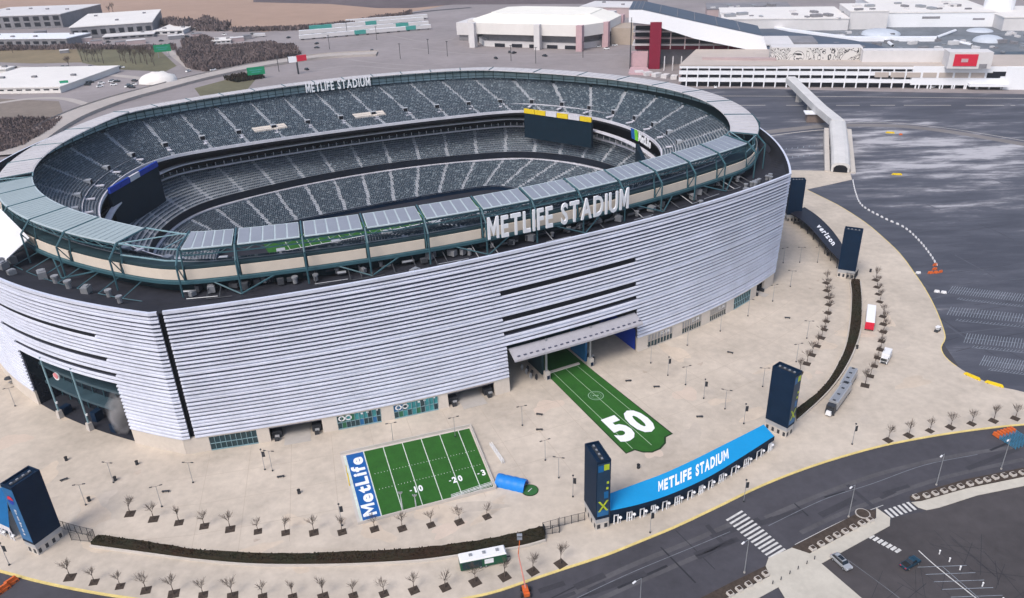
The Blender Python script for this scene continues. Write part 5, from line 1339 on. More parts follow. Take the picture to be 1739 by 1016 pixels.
# cars in the near lot
ZV = 0.01
def car(a, b, name, label, cat, body_mt, suv=True, bed=False):
    c, d, n, L = frame_of(a, b, 0); L = 4.8; h = L / 2; T = Thing(name, label, cat, (c[0], c[1], 0))
    prof = [(-h, .45), (-h, .95), (-h + .25, 1.02), (-h + 1.15, 1.08), (h - .15, 1.1), (h, .95), (h, .45)]
    f_ = lambda a_, b_, z: tuple(c[:2] + d[:2] * a_ + n[:2] * b_) + (z,)
    mb = MB(); k = len(prof); W_ = .92
    o = [f_(a_, -W_ + (.06 if z > 1 else 0), z) for a_, z in prof] + [f_(a_, W_ - (.06 if z > 1 else 0), z) for a_, z in prof]
    mb.add(o, [tuple(range(k)), tuple(range(2 * k - 1, k - 1, -1))] + [(i, i + k, (i + 1) % k + k, (i + 1) % k) for i in range(k)]); T.part('body', mb, body_mt, smooth=False)
    r1 = .6 if bed else h - .25
    T.part('cabin_glass', obx(c, d, n, -h + 1.1, r1, -.82, .82, 1.06, 1.62, .48, .16), M_glass)
    T.part('roof', obx(c, d, n, -h + 1.62, r1 - .5, -.66, .66, 1.60, 1.68, .06, .06), body_mt if not bed else M_petrol)
    if not bed:
        for s in (-1, 1): mb = obx(c, d, n, -h + 1.7, r1 - .6, s * .6 - .03, s * .6 + .03, 1.68, 1.74); T.part('roof_rail', mb, M_dkmetal)
        T.part('sunroof', obx(c, d, n, -.5, .9, -.45, .45, 1.685, 1.70), M_glass)
    else: T.part('bed', obx(c, d, n, .75, h - .12, -.75, .75, 1.11, 1.13), M_rubber)
    for s in (-.62, .62):
        T.part('headlight', obx(c, d, n, -h - .03, -h + .02, s - .2, s + .2, .7, .86), M_letter); T.part('tail_light', obx(c, d, n, h - .02, h + .03, s - .18, s + .18, .75, .95), M_red)
    for s in (-1, 1): T.part('mirror', obx(c, d, n, -h + 1.25, -h + 1.4, s * .98 - .1, s * .98 + .1, 1.0, 1.15), body_mt)
    wheels(T, c, d, n, (-h + .9, h - .95), .84, .36, .22)
car((1439, 968), (1417, 948), 'parked_car', 'silver white SUV with dark sunroof parked by the corner walkway', 'car', M_silver)
car((1556, 953), (1533, 967), 'pickup_truck', 'dark petrol blue pickup stopped at the end of the white lot line', 'pickup truck', M_petrol, bed=True)
ZV = ZP

# inflatable tunnel and round mat
a, b = P(845, 818, ZP), P(893, 829, ZP); d = (b - a); L = np.linalg.norm(d); d /= L; n = np.array([-d[1], d[0], 0])
T = Thing('inflatable_tunnel', 'bright blue inflatable players tunnel at the corner of the small field', 'inflatable', (a + b) / 2)
mb = MB(); rows = []
for i in range(9):
    c = a + (b - a) * i / 8; rr = 2.0 * (1.0 + .045 * (i % 2))
    rows.append([c + n * rr * math.cos(math.pi * k / 10) + np.array([0, 0, rr * 1.1 * math.sin(math.pi * k / 10)]) for k in range(11)])
for r0, r1 in zip(rows, rows[1:]): mb.strip(r0, r1)
T.part('tunnel_skin', mb, mat('inflatable_blue', (.012, .20, .62), .45, noise=(.3, .08)), smooth=True)
for e in (0, -1):
    mb = MB(); R0 = rows[e]; R1 = [(np.array(p) - (a if e == 0 else b)) * .72 + (a if e == 0 else b) for p in R0]; mb.strip(R0, R1) if e == 0 else mb.strip(R1, R0); T.part('tunnel_rim', mb, M_royal)
mb = MB(); mb.poly([(np.array(p) - a) * .72 + a + d * .3 for p in rows[0]]); T.part('tunnel_mouth', mb, M_black)
p = P(900, 833, ZP); T = Thing('round_mat', 'round green mat at the mouth of the blue inflatable tunnel', 'mat', p)
mb = MB(); mb.cyl((p[0], p[1], ZP + .01), 2.15, .1, 24); T.part('mat_rim', mb, M_turfdk); mb = MB(); mb.cyl((p[0], p[1], ZP + .05), 1.95, .09, 24); T.part('mat_top', mb, mat('mat_green', (.03, .12, .035), .9, noise=(.6, .2)))
mb = MB(); mb.box((p[0], p[1], ZP + .15), (1.6, .18, .01), .9); T.part('mat_mark', mb, M_fascia)
# bleacher rack and white steps near the field
for (x0, y0, x1, y1), lab in (((832, 757), (853, 788)) and ((832, 757, 853, 788), 'white metal barrier rack right of the small field'), ((768, 848, 835, 826), 'low white bench barrier along the front of the small field')):
    a, b = P(x0, y0, ZP), P(x1, y1, ZP); T = Thing('barrier_rack', lab, 'barrier', (a + b) / 2); d = (b - a) / np.linalg.norm(b - a); n = np.array([-d[1], d[0], 0])
    for k in range(3):
        for s in (0, .55): mb = MB(); mb.tube(a + n * (s + k * .0) + np.array([0, 0, .2 + .4 * k]), b + n * s + np.array([0, 0, .2 + .4 * k]), .06, 4); T.part('rail', mb, M_white)
    m_ = int(np.linalg.norm(b - a) / 1.5)
    for k in range(m_ + 1):
        for s in (0, .55): q_ = a + (b - a) * k / m_ + n * s; mb = MB(); mb.tube(q_, q_ + np.array([0, 0, 1.1]), .05, 4); T.part('post', mb, M_white)

# barriers ------------------------------------------------------------------
def barrier_meshes(mt, Lb=2.0):
    mb = MB(); mb.box((0, 0, .22), (Lb * .94, .62, .44), 0, .92); mb.box((0, 0, .70), (Lb * .9, .36, .52), 0, .8); st = MB()
    for s in (-.6, .6): st.box((s * Lb / 2, 0, .2), (.3, .64, .18))
    return [('shell', mb.mesh('shell', mt), []), ('fork_slot', st.mesh('fork_slot', M_dkmetal), [])]
BW, BO, BY = barrier_meshes(M_white), barrier_meshes(M_orange), barrier_meshes(M_yellow, 5.4)
def chain(px, step, meshes, label, group, z=.0, cat='barrier', sc=1.0):
    pts = np.array(spline([P(x, y, z) for x, y in px], 10)); sgl = np.r_[0, np.cumsum(np.linalg.norm(np.diff(pts, axis=0), axis=1))]
    n_ = int(sgl[-1] / step)
    for i in range(n_):
        s = (i + .5) * step; p = np.array([np.interp(s, sgl, pts[:, k]) for k in range(3)]); q_ = np.array([np.interp(s + .3, sgl, pts[:, k]) for k in range(3)])
        copy_thing(meshes(i, n_), 'water_barrier', p, math.atan2(q_[1] - p[1], q_[0] - p[0]), label(i), cat, group, sc)
chain([(1448, 306), (1453, 328), (1464, 350), (1500, 371), (1535, 387), (1560, 409), (1580, 434), (1594, 457)], 3.1, lambda i, n_: BW, lambda i: 'white plastic water barrier in the curving chain across the right lot', 'white barriers in the curving chain', 0.0, 'barrier', .78)
chain([(1575, 465), (1592, 464), (1601, 462)], 2.1, lambda i, n_: BO, lambda i: f'orange plastic barrier, {ORD[i]} from the left in the front line of the cluster', 'orange barriers closing the lower end of the chain')
chain([(1583, 459), (1598, 457)], 2.1, lambda i, n_: BO, lambda i: f'orange plastic barrier, {ORD[i]} from the left in the middle line of the cluster', 'orange barriers closing the lower end of the chain')
chain([(1584, 452), (1597, 450)], 2.1, lambda i, n_: BO, lambda i: f'orange plastic barrier, {ORD[i]} from the left in the rear line of the cluster', 'orange barriers closing the lower end of the chain')
chain([(1553, 465), (1575, 465)], 2.6, lambda i, n_: BW, lambda i: f'white plastic barrier, {ORD[i]} from the kerb leading to the orange cluster', 'white barriers at the kerb')
chain([(1585, 496), (1616, 500)], 2.2, lambda i, n_: BW, lambda i: 'small white barrier in the short line below the orange cluster', 'white barriers below the orange cluster')
chain([(1634, 634), (1662, 646), (1700, 658), (1742, 670)], 6.0, lambda i, n_: BY, lambda i: f'long yellow barrier, {ORD[i]} from the left along the right lot edge', 'yellow barriers along the right lot edge')
chain([(1512, 297), (1546, 298)], 6.2, lambda i, n_: BY, lambda i: f'yellow barrier, {ORD[i]} from the left alone in the salted lot', 'yellow barriers alone in the salted lot')
chain([(1502, 226), (1522, 227)], 6.2, lambda i, n_: BY, lambda i: f'yellow barrier, {ORD[i]} from the left at the pale service road', 'yellow barriers at the service road')
chain([(1523, 229), (1548, 231)], 4.2, lambda i, n_: BO, lambda i: f'orange barrier, {ORD[i]} from the left at the pale service road', 'orange barriers at the service road')
chain([(1362, 268), (1378, 268)], 6.2, lambda i, n_: BY, lambda i: f'yellow barrier, {ORD[i]} from the left in the small lot beside the footbridge', 'yellow barriers beside the footbridge')
# stacked orange and blue lot barricades at the right edge
rk = MB(); rt_ = MB()
for z in (.3, .7, 1.1): rk.box((0, 0, z), (.12, 5.0, .12))
for y in (-2.3, -.8, .8, 2.3): rk.box((0, y, .65), (.1, .1, 1.3))
rt_.box((0, 3.4, .75), (.5, 1.9, 1.1), 0, .85)
CART = [('blue_frame', rk.mesh('blue_frame', mat('barricade_blue', (.05, .22, .36), .5, noise=(.6, .15))), []), ('orange_end', rt_.mesh('orange_end', M_orange), [])]
pB = P(1722, 751, 0); dB = P(1749, 768, 0) - pB; aB = math.atan2(dB[1], dB[0]) + math.pi / 2
for i in range(6):
    copy_thing(CART, 'lot_barricade', pB + np.array([math.cos(aB), math.sin(aB), 0]) * (1.15 * i - 2.4) + np.array([0, 0, .01]), aB, f'blue barricade with an orange end, {ORD[i]} from the lower left of the row', 'barricade', 'blue and orange barricades at the road edge')
for i, (x, y) in enumerate([(6, 1004), (20, 992), (-8, 1014)]):
    copy_thing(BO, 'water_barrier', P(x, y, 0), 1.0, f'orange barrier, {["middle", "upper", "lower"][i]} one in the lower left corner', 'barrier', 'orange barriers in the lower left corner', 1.6)
# orange boom lift on the front kerb
p = P(893, 1008, 0); T = Thing('boom_lift', 'orange boom lift with its thin arm raised beside the front kerb', 'boom lift', p)
mb = MB(); mb.box((p[0], p[1], .75), (1.2, 2.6, .8), .2); mb.box((p[0], p[1], 1.35), (.9, 1.6, .5), .2); T.part('chassis', mb, M_orange)
for s in (-1, 1):
    for t in (-1, 1): mb = MB(); mb.tube((p[0] + s * .95 - .16, p[1] + t * .9, .45), (p[0] + s * .95 + .16, p[1] + t * .9, .45), .45, 10, cap=True); T.part('wheel', mb, M_rubber)
mb = MB(); mb.tube((p[0], p[1], 1.6), (p[0] - 1.3, p[1] + 4.0, 7.2), .17, 6, .12); T.part('lower_arm', mb, mat('lift_pink', (.55, .22, .18), .5, noise=(.8, .1)))
mb = MB(); mb.tube((p[0] - 1.3, p[1] + 4.0, 7.2), (p[0] - .9, p[1] + 4.5, 10.6), .11, 6, .08); T.part('upper_arm', mb, M_orange)
mb = MB(); mb.box((p[0] - .9, p[1] + 4.6, 11.0), (1.1, .8, .1)); 
for s, t in ((-.5, -.35), (.5, -.35), (.5, .35), (-.5, .35)): mb.tube((p[0] - .9 + s, p[1] + 4.6 + t, 11.0), (p[0] - .9 + s, p[1] + 4.6 + t, 12.0), .04, 4)
mb.box((p[0] - .9, p[1] + 4.6, 12.0), (1.1, .8, .06)); T.part('work_platform', mb, M_metal)
# concrete planters along the beds
pl = MB(); pl.box((0, 0, .3), (1.25, 1.25, .6), 0, .94); pe = MB(); pe.box((0, 0, .62), (.85, .85, .06))
for k in range(6): pe.box((rng.uniform(-.3, .3), rng.uniform(-.3, .3), .68), (.2, .2, .12), rng.uniform(0, 2))
PLN = [('pot', pl.mesh('pot', M_conc_lt), []), ('soil', pe.mesh('soil', M_mulch), [])]
for rowpx, what, grp, ang in (([(1555, 845), (1573, 843), (1588, 839), (1603, 835), (1617, 831), (1631, 827), (1647, 823), (1662, 819), (1676, 816), (1690, 812), (1705, 809), (1720, 807), (1736, 804)], 'from the left on the right bed', 'planters on the right bed', .3),
                              ([(1380, 933), (1394, 925), (1408, 917), (1421, 910), (1435, 904), (1449, 897), (1463, 890), (1477, 884)], 'from the lower end on the middle bed', 'planters on the middle bed', .45),
                              ([(1240, 1010), (1255, 1002), (1271, 994), (1287, 985), (1300, 976)], 'from the lower end on the lower bed', 'planters on the lower bed', .45)):
    for i, (x, y) in enumerate(rowpx): copy_thing(PLN, 'concrete_planter', P(x, y, ZP + .03), ang, f'square pale concrete planter, {ORD[i]} {what}', 'planter', grp)
mb = MB(); p = P(1465, 873, ZP); mb.cyl((p[0], p[1], ZP), 1.7, .22, 16); mb.mi(1).cyl((p[0], p[1], ZP + .1), 1.45, .16, 16); single('planting_ring', mb, [M_conc, M_mulch], 'low round stone planting ring at the end of the middle bed', 'planting ring', p)

# steam by the north hall
mb = MB(); q0 = P(224, 730, 0); vs_o = []
mb2 = bpy.data.meshes.new('steam'); import bmesh
bm_ = bmesh.new(); bmesh.ops.create_icosphere(bm_, subdivisions=3, radius=1.0)
for v in bm_.verts:
    k = 1 + .18 * math.sin(v.co.x * 5 + 1) * math.cos(v.co.y * 4) + .12 * math.sin(v.co.z * 7); v.co *= k; v.co.x *= 3.2 * (1 + .2 * v.co.z); v.co.y *= 3.0; v.co.z *= 7.0
bm_.to_mesh(mb2); bm_.free()
M_steam = bpy.data.materials.new('steam'); M_steam.use_nodes = True; nn_ = M_steam.node_tree.nodes; ll_ = M_steam.node_tree.links; nn_.clear()
pv = nn_.new('ShaderNodeVolumePrincipled'); pv.inputs['Color'].default_value = (.93, .90, .92, 1); oo = nn_.new('ShaderNodeOutputMaterial'); ll_.new(pv.outputs[0], oo.inputs['Volume'])
tcx = nn_.new('ShaderNodeTexCoord'); nz = nn_.new('ShaderNodeTexNoise'); nz.inputs['Scale'].default_value = .28; nz.inputs['Detail'].default_value = 3; ll_.new(tcx.outputs['Object'], nz.inputs['Vector'])
gx = nn_.new('ShaderNodeVectorMath'); gx.operation = 'MULTIPLY'; gx.inputs[1].default_value = (.3, .32, .14); ll_.new(tcx.outputs['Object'], gx.inputs[0]); gl_ = nn_.new('ShaderNodeVectorMath'); gl_.operation = 'LENGTH'; ll_.new(gx.outputs[0], gl_.inputs[0])
m1 = nn_.new('ShaderNodeMapRange'); m1.inputs[1].default_value = 1.05; m1.inputs[2].default_value = .1; ll_.new(gl_.outputs['Value'], m1.inputs[0])
m2 = nn_.new('ShaderNodeMapRange'); m2.inputs[1].default_value = .36; m2.inputs[2].default_value = .75; m2.inputs[4].default_value = 2.6; ll_.new(nz.outputs['Fac'], m2.inputs[0])
m3 = nn_.new('ShaderNodeMath'); m3.operation = 'MULTIPLY'; ll_.new(m1.outputs[0], m3.inputs[0]); ll_.new(m2.outputs[0], m3.inputs[1]); ll_.new(m3.outputs[0], pv.inputs['Density'])
mb2.materials.append(M_steam); link('steam', mb2, None, (q0[0] - .5, q0[1] - 2.6, 7.6), 0, 'pale plume of steam drifting at the right end of the north hall', 'steam', kind='stuff')

# footbridge ---------------------------------------------------------------------
M_bridge = mat('bridge_cladding', (.60, .585, .57), .6, noise=(.12, .10))
zb = [11.5, 10.5, 10.5, 8.0, 5.2]; pxs = [(1343, 130), (1395, 180), (1425, 204), (1428, 245), (1429, 277)]
pts = [P(x, y, z) for (x, y), z in zip(pxs, zb)]
T = Thing('footbridge', 'white enclosed footbridge bending from the mall down to an arched portal on the plaza', 'footbridge', (pts[2][0], pts[2][1], 0))
def tubebox(T, a, b, w, hh, name, mt, arch=False, w2=None):
    d = (b - a); d2 = d[:2] / np.linalg.norm(d[:2]); n = np.array([-d2[1], d2[0], 0]); mb = MB(); w2 = w2 or w
    if arch: pr = [(-1, -1), (-1, -.35), (-.8, -.12), (-.4, 0), (.4, 0), (.8, -.12), (1, -.35), (1, -1)]
    else: pr = [(-1, -1), (-1, -.08), (-.9, 0), (.9, 0), (1, -.08), (1, -1)]
    A_ = [a + n * x * w / 2 + np.array([0, 0, z * hh]) for x, z in pr]; B_ = [b + n * x * w2 / 2 + np.array([0, 0, z * hh]) for x, z in pr]
    mb.strip(B_ + B_[:1], A_ + A_[:1]); mb.poly(A_); mb.poly(B_[::-1]); return T.part(name, mb, mt), n, d2
tubebox(T, pts[0], pts[1], 6.6, 4.5, 'bridge_span', M_bridge); tubebox(T, pts[1], pts[2], 6.6, 4.5, 'bridge_span', M_bridge)
tubebox(T, pts[2] + (pts[1] - pts[2]) * .05, pts[3], 9, 4.6, 'ramp_tunnel', M_bridge, True); _, n, d2 = tubebox(T, pts[3], pts[4], 9, 4.9, 'ramp_tunnel', M_bridge, True)
mb = MB(); e = pts[4] + np.array([*d2, 0]) * .1
mb.poly([e + n * x * 3.4 + np.array([0, 0, -4.95 + z]) for x, z in [(-1, 0), (1, 0), (1, 2.2), (.7, 3.3), (.3, 3.8), (-.3, 3.8), (-.7, 3.3), (-1, 2.2)]]); T.part('portal', mb, M_black)
for s in (-1, 1):
    mb = MB(); a, b = pts[2] + n * s * 7.5, pts[4] + n * s * 7.5; dd = np.array([*d2, 0])
    q_ = [(*a[:2], 0), (*b[:2], 0), (*(b[:2]), 1.0), (*(a[:2]), 5.5)]; mb.poly(q_); q2 = [tuple(np.array(k) - n * s * 2.5) for k in q_]; mb.poly(q2[::-1]); mb.quad(q_[3], q_[2], q2[2], q2[3]); mb.quad(q_[1], q_[2], q2[2], q2[1]) ; T.part('ramp_wall', mb, M_conc_lt)
for f in (.35, .72):
    q_ = pts[0] + (pts[1] - pts[0]) * f; mb = MB(); mb.box((q_[0], q_[1], (q_[2] - 4.5) / 2), (3.0, 3.0, q_[2] - 4.5), .5); T.part('bridge_pier', mb, M_conc)
q_ = P(1385, 206, 0); mb = MB(); mb.box((q_[0], q_[1], 2.6), (12, 7, 5.2), -.2); sb = T.part('stair_block', mb, mat('stair_brown', (.20, .155, .135), .8, noise=(.3, .2)))
mb = MB(); mb.box((q_[0], q_[1], 5.5), (15, 9, .6), -.2); T.part('stair_roof', mb, M_letter)

for x, y, h_, w in ((683, 866, 5.6, 'left'), (706, 861, 3.9, 'right')):
    p = P(x, y, ZP); T = Thing('speaker_mast', f'slim white mast at the front edge of the small field, {w} one', 'mast', p, 'white masts at the small field'); mb = MB(); mb.tube(p, p + np.array([0, 0, h_]), .09, 6, .06); mb.tube(p + np.array([.25, 0, 0]), p + np.array([.05, 0, h_ * .7]), .05, 5); T.part('pole', mb, M_fascia)
    mb = MB()
    for k in range(5): mb.box((p[0] + .35 * (k - 2) * .6, p[1], p[2] + h_ - .2 - .25 * (k % 2)), (.22, .2, .4))
    T.part('speaker_head', mb, M_metal)

t5 = tower(P(2, 604)[:2], (-.75, .66), 'dark gate tower cut by the left edge beyond the north hall', [(4.2, 19.3, -.9, .9, M_navy2)], 6.4, 3.4, 19.5)
for x, y, h_, w in ((44, 640, 7.0, 'left'), (36, 628, 5.0, 'right')):
    p = P(x, y, ZP); T = Thing('evergreen_tree', f'small dark evergreen tree left of the north hall, {"larger front" if h_ > 6 else "smaller rear"} one', 'tree', p, 'evergreens left of the north hall'); mb = MB(); mb.tube(p, p + np.array([0, 0, h_]), .14, 6, .03); T.part('trunk', mb, M_bark); mb = MB()
    for k in range(620):
        f = rng.random() ** 1.3; r_ = (1 - f) * h_ * .26 * math.sqrt(rng.random()) + .05; a = rng.uniform(0, 6.28); c = p + np.array([r_ * math.cos(a), r_ * math.sin(a), .6 + f * (h_ - .5)]); u = rng.normal(size=3); u /= np.linalg.norm(u); v = np.cross(u, rng.normal(size=3)); v /= np.linalg.norm(v); s_ = .3
        mb.add([c - u * s_, c + v * s_ * .5, c + u * s_, c - v * s_ * .5], [(0, 1, 2, 3)])
    T.part('crown', mb, mat('evergreen_leaf', (.018, .042, .028), .9, noise=(.8, .4)), kind='stuff')
p = P(70, 668, ZP); T = Thing('ticket_kiosk', 'white kiosk with a dark frame by the left end of the north hall', 'kiosk', p)
mb = MB(); mb.box(p + np.array([0, 0, 1.5]), (3.4, 2.6, 3.0), .6); T.part('body', mb, M_white); mb = MB(); mb.box(p + np.array([0, 0, 3.1]), (3.8, 3.0, .25), .6); T.part('roof', mb, M_dkmetal)
for a, b in ((-1.7, -1.3), (1.7, -1.3), (1.7, 1.3), (-1.7, 1.3)): q_ = p + np.array([a * math.cos(.6) - b * math.sin(.6), a * math.sin(.6) + b * math.cos(.6), 0]); mb = MB(); mb.tube(q_, q_ + np.array([0, 0, 3.1]), .12, 4); T.part('corner_post', mb, M_dkmetal)
pr_ = MB(); pr_.dome((0, 0, 2.3), 1.5, 1.5, .6, 8, 3); pp_ = MB(); pp_.tube((0, 0, 0), (0, 0, 2.6), .05, 4); tb_ = MB(); tb_.cyl((0, 0, .7), .6, .06, 8)
PAR = [('canopy', pr_.mesh('canopy', M_dkmetal), []), ('pole', pp_.mesh('pole', M_metal), []), ('tabletop', tb_.mesh('tabletop', M_metal), [])]
for i, (x, y) in enumerate([(18, 652), (27, 650), (36, 650)]): copy_thing(PAR, 'parasol_table', P(x, y, ZP), 0, f'small dark parasol table left of the north hall, {ORD[i]} from the left', 'parasol', 'parasol tables left of the north hall', .9)
# ---------------------------------------------------------------- far buildings
M_wallw = mat('far_white_wall', (.62, .60, .60), .8, noise=(.03, .08)); M_roofw = mat('far_white_roof', (.72, .69, .66), .8, noise=(.02, .07))
M_wallp = mat('far_pink_wall', (.42, .33, .33), .8, noise=(.03, .1)); M_wallg = mat('far_grey_wall', (.22, .215, .23), .8, noise=(.05, .25))
M_dkwin = mat('far_dark_window', (.014, .016, .024), .3, noise=(.1, .3)); M_skiroof = mat('ski_roof_sheet', (.075, .095, .13), .6, noise=(.03, .12))
M_mallroof = mat('mall_roof', (.165, .18, .20), .85, noise=(.03, .4)); M_mallbeige = mat('mall_beige_roof', (.46, .40, .36), .85, noise=(.03, .1))
M_brush = mat('winter_brush', (.15, .115, .112), .95, noise=(.05, .3)); M_trailer_teal = mat('trailer_teal', (.06, .32, .28), .5, noise=(.3, .1)); M_pink = mat('far_pink_panel', (.50, .34, .36), .7, noise=(.05, .1))
def xyz(p, z): return (float(p[0]), float(p[1]), float(z))
def pblock(pts, z0, z1, top=None):
    mb = MB(); q = [xyz(p, 0)[:2] for p in pts]
    ar = sum(q[i][0] * q[(i + 1) % len(q)][1] - q[(i + 1) % len(q)][0] * q[i][1] for i in range(len(q)))
    if ar < 0: q = q[::-1]
    mb.prism(q, z0, z1, None if top is None else (top if ar > 0 else top[::-1])); return mb
def bpx(x0, x1, yb0, yb1, yt, z0, depth, slant=0.0):
    """plan and height of a block whose front foot runs from pixel (x0, yb0) to (x1, yb1) at height z0"""
    A, B = P(x0, yb0, z0), P(x1, yb1, z0); d = (B - A)[:2]; L = np.linalg.norm(d); d /= L; n = np.array([-d[1], d[0]])
    if n[1] < 0: n = -n
    z1 = height_at(P((x0 + x1) / 2, (yb0 + yb1) / 2, z0), yt)
    return A[:2], d, n, L, z1
def simple_building(name, label, cat, x0, x1, yb0, yb1, yt, depth, wall, roof, wins=None, z0=0.0):
    A, d, n, L, z1 = bpx(x0, x1, yb0, yb1, yt, z0, depth)
    T = Thing(name, label, cat, (A[0], A[1], z0)); q = lambda a, b: A + d * a + n * b
    T.part('wall', pblock([q(0, 0), q(L, 0), q(L, depth), q(0, depth)], z0, z1 - .6), wall)
    T.part('roof', pblock([q(-.8, -.8), q(L + .8, -.8), q(L + .8, depth + .8), q(-.8, depth + .8)], z1 - .6, z1 + .2), roof)
    if wins:
        m_, r_, wz, hz = wins
        for k in range(m_):
            a0 = L * (k + .2) / m_; a1 = L * (k + .8) / m_
            for j in range(r_):
                zb_ = z0 + (z1 - z0) * (wz + j / max(r_, 1) * (1 - wz)); T.part('window', pblock([q(a0, -.12), q(a1, -.12), q(a1, .3), q(a0, .3)], zb_, zb_ + (z1 - z0) * hz), M_dkwin)
    for k in range(max(2, int(L / 30))):
        a = L * (k + .5) / max(2, int(L / 30)) + rng.uniform(-3, 3); b = depth * rng.uniform(.25, .75); T.part('roof_unit', pblock([q(a - 2, b - 1.5), q(a + 2, b - 1.5), q(a + 2, b + 1.5), q(a - 2, b + 1.5)], z1 + .2, z1 + 1.8), M_wallg)
    return T
simple_building('warehouse', 'long low building with a bright white roof at the left edge', 'building', -90, 116, 80, 79, 66, 42, M_wallg, M_letter, (14, 1, .3, .35))
simple_building('office_block', 'pale grey block above the bright white roof strip, left edge', 'building', -60, 108, 53, 47, 27, 120, M_wallg, M_wallw, (10, 2, .15, .3))
simple_building('warehouse', 'wide warehouse with a pinkish white roof before the marsh', 'building', 124, 262, 68, 58, 42, 150, M_wallg, M_roofw, (9, 1, .3, .4))
simple_building('warehouse', 'low grey shed in front of the pinkish white warehouse', 'building', 176, 262, 69, 63, 60, 40, M_wallg, M_wallw, (6, 1, .3, .4))
simple_building('small_building', 'small white roofed building right of the pinkish warehouse', 'building', 262, 312, 60, 58, 52, 60, M_wallw, M_roofw, (4, 1, .3, .4))
simple_building('small_building', 'narrow white building with dark windows near the marsh edge', 'building', 316, 348, 53, 51, 47, 30, M_wallw, M_roofw, (3, 1, .3, .45))
simple_building('small_building', 'pale single storey building before the dark brush', 'building', 360, 392, 75, 73, 69, 25, M_wallw, M_roofw, (4, 1, .3, .4))
simple_building('depot_building', 'low cream building with small black windows beyond the stadium left end', 'building', -80, 104, 161, 158, 149, 95, M_roofw, M_roofw, (12, 1, .45, .2))
simple_building('small_building', 'small cream kiosk at the left edge above the cream depot', 'building', -20, 13, 131, 130, 118, 14, M_roofw, M_roofw)
mb = MB(); c = P(270, 140, 0); mb.dome((c[0], c[1], 0), 17, 13, 9, 14, 5); mb.v = [(x + rng.uniform(-1, 1), y + rng.uniform(-1, 1), max(0, z + rng.uniform(-.8, .8))) for x, y, z in mb.v]
single('salt_pile', mb, M_roofw, 'white covered salt pile beside the pale highway', 'salt pile', c, smooth=True)

# trailers in rows
def tr_mesh(mt, top):
    b = MB(); b.box((0, 0, 2.4), (13.2, 2.6, 2.9)); t = MB(); t.box((0, 0, 3.92), (13.0, 2.5, .12)); u = MB()
    for x in (-4.8, -3.6, 4.2):
        for s in (-1, 1): u.tube((x, s * 1.2, .5), (x, s * .9, .5), .5, 8, cap=True)
    u.box((0, 0, .85), (12, 1.0, .25)); return [('body', b.mesh('body', mt), []), ('roof', t.mesh('roof', top), []), ('running_gear', u.mesh('running_gear', M_rubber), [])]
TW_, TT_ = tr_mesh(M_wallw, M_letter), tr_mesh(M_trailer_teal, M_trailer_teal)
for row, (p0, p1, n_, teal, what) in enumerate([((514, 68), (728, 50), 12, (5, 10), 'nearest trailer row'), ((512, 60), (724, 44), 12, (9,), 'second trailer row'), ((528, 52), (716, 37), 10, (0, 1, 5), 'third trailer row'), ((590, 41), (724, 32), 7, (), 'rearmost trailer row')]):
    a, b = P(*p0), P(*p1); d = b - a; rz = math.atan2(d[1], d[0])
    for k in range(n_):
        tl = k in teal
        copy_thing(TT_ if tl else TW_, 'parked_trailer', a + d * (k + .5 + rng.uniform(-.05, .05)) / n_, rz + rng.uniform(-.02, .02), f'{"teal" if tl else "white"} parked trailer, {ORD[k]} from the left in the {what}', 'trailer', 'trailers parked in rows before the marsh', 1.4)
copy_thing(TW_, 'parked_trailer', P(441, 63), .3, 'single white trailer standing apart left of the trailer rows', 'trailer')
# far cars
def fcar(mt):
    b = MB(); b.box((0, 0, .65), (4.5, 1.8, .8), 0, .94); c_ = MB(); c_.box((-.2, 0, 1.3), (2.4, 1.6, .6), 0, .78); w_ = MB()
    for x in (-1.4, 1.4):
        for s in (-.8, .8): w_.tube((x, s - .1, .33), (x, s + .1, .33), .33, 8, cap=True)
    return [('body', b.mesh('body', mt), []), ('cabin', c_.mesh('cabin', M_glass), []), ('wheels', w_.mesh('wheels', M_rubber), [])]
FC = {k: fcar(m_) for k, m_ in (('dark', M_dkmetal), ('white', M_white), ('red', M_red))}
for x, y, k, wh in ((490, 65, 'dark', 'left of the trailer rows'), (538, 75, 'dark', 'below the left end of the trailer rows'), (538, 82, 'dark', 'lower one below the trailer rows'), (632, 87, 'dark', 'alone in the middle of the far lot'), (842, 100, 'dark', 'before the arena'), (521, 119, 'dark', 'right of the red billboard'), (925, 96, 'dark', 'before the arena right end'),
        (865, 90, 'dark', 'at the arena doors, left'), (873, 91, 'dark', 'at the arena doors, right'), (170, 148, 'white', 'beside the cream depot'), (220, 148, 'dark', 'left of the salt pile'), (216, 148, 'white', 'just left of the dark car by the salt pile'), (320, 122, 'white', 'on the verge above the pale highway, left'), (362, 120, 'white', 'on the verge above the pale highway, middle'), (1016, 80, 'white', 'beside the arena, left'), (1030, 84, 'white', 'beside the arena, middle'), (1044, 78, 'white', 'beside the arena, right'),
        (1585, 149, 'white', 'at the mall front'), (1215, 149, 'white', 'at the left part of the mall front')):
    copy_thing(FC[k], 'far_car', P(x, y, .02), rng.uniform(0, 3), f'{k} car {wh}', 'car', 'cars in the far lots', 1.25)
# buses parked at the slip road
bs = MB(); bs.box((0, 0, 1.7), (11, 2.5, 2.8)); bw_ = MB(); bw_.box((0, 0, 2.1), (10.2, 2.56, .9)); BUS = [('body', bs.mesh('body', M_royal), []), ('windows', bw_.mesh('windows', M_wallw), [])]
for i, (x, y) in enumerate([(133, 129), (146, 130), (158, 131)]): copy_thing(BUS, 'parked_bus', P(x, y, 0), .15, f'dark blue bus, {ORD[i]} from the left above the cream depot', 'bus', 'blue buses above the cream depot')
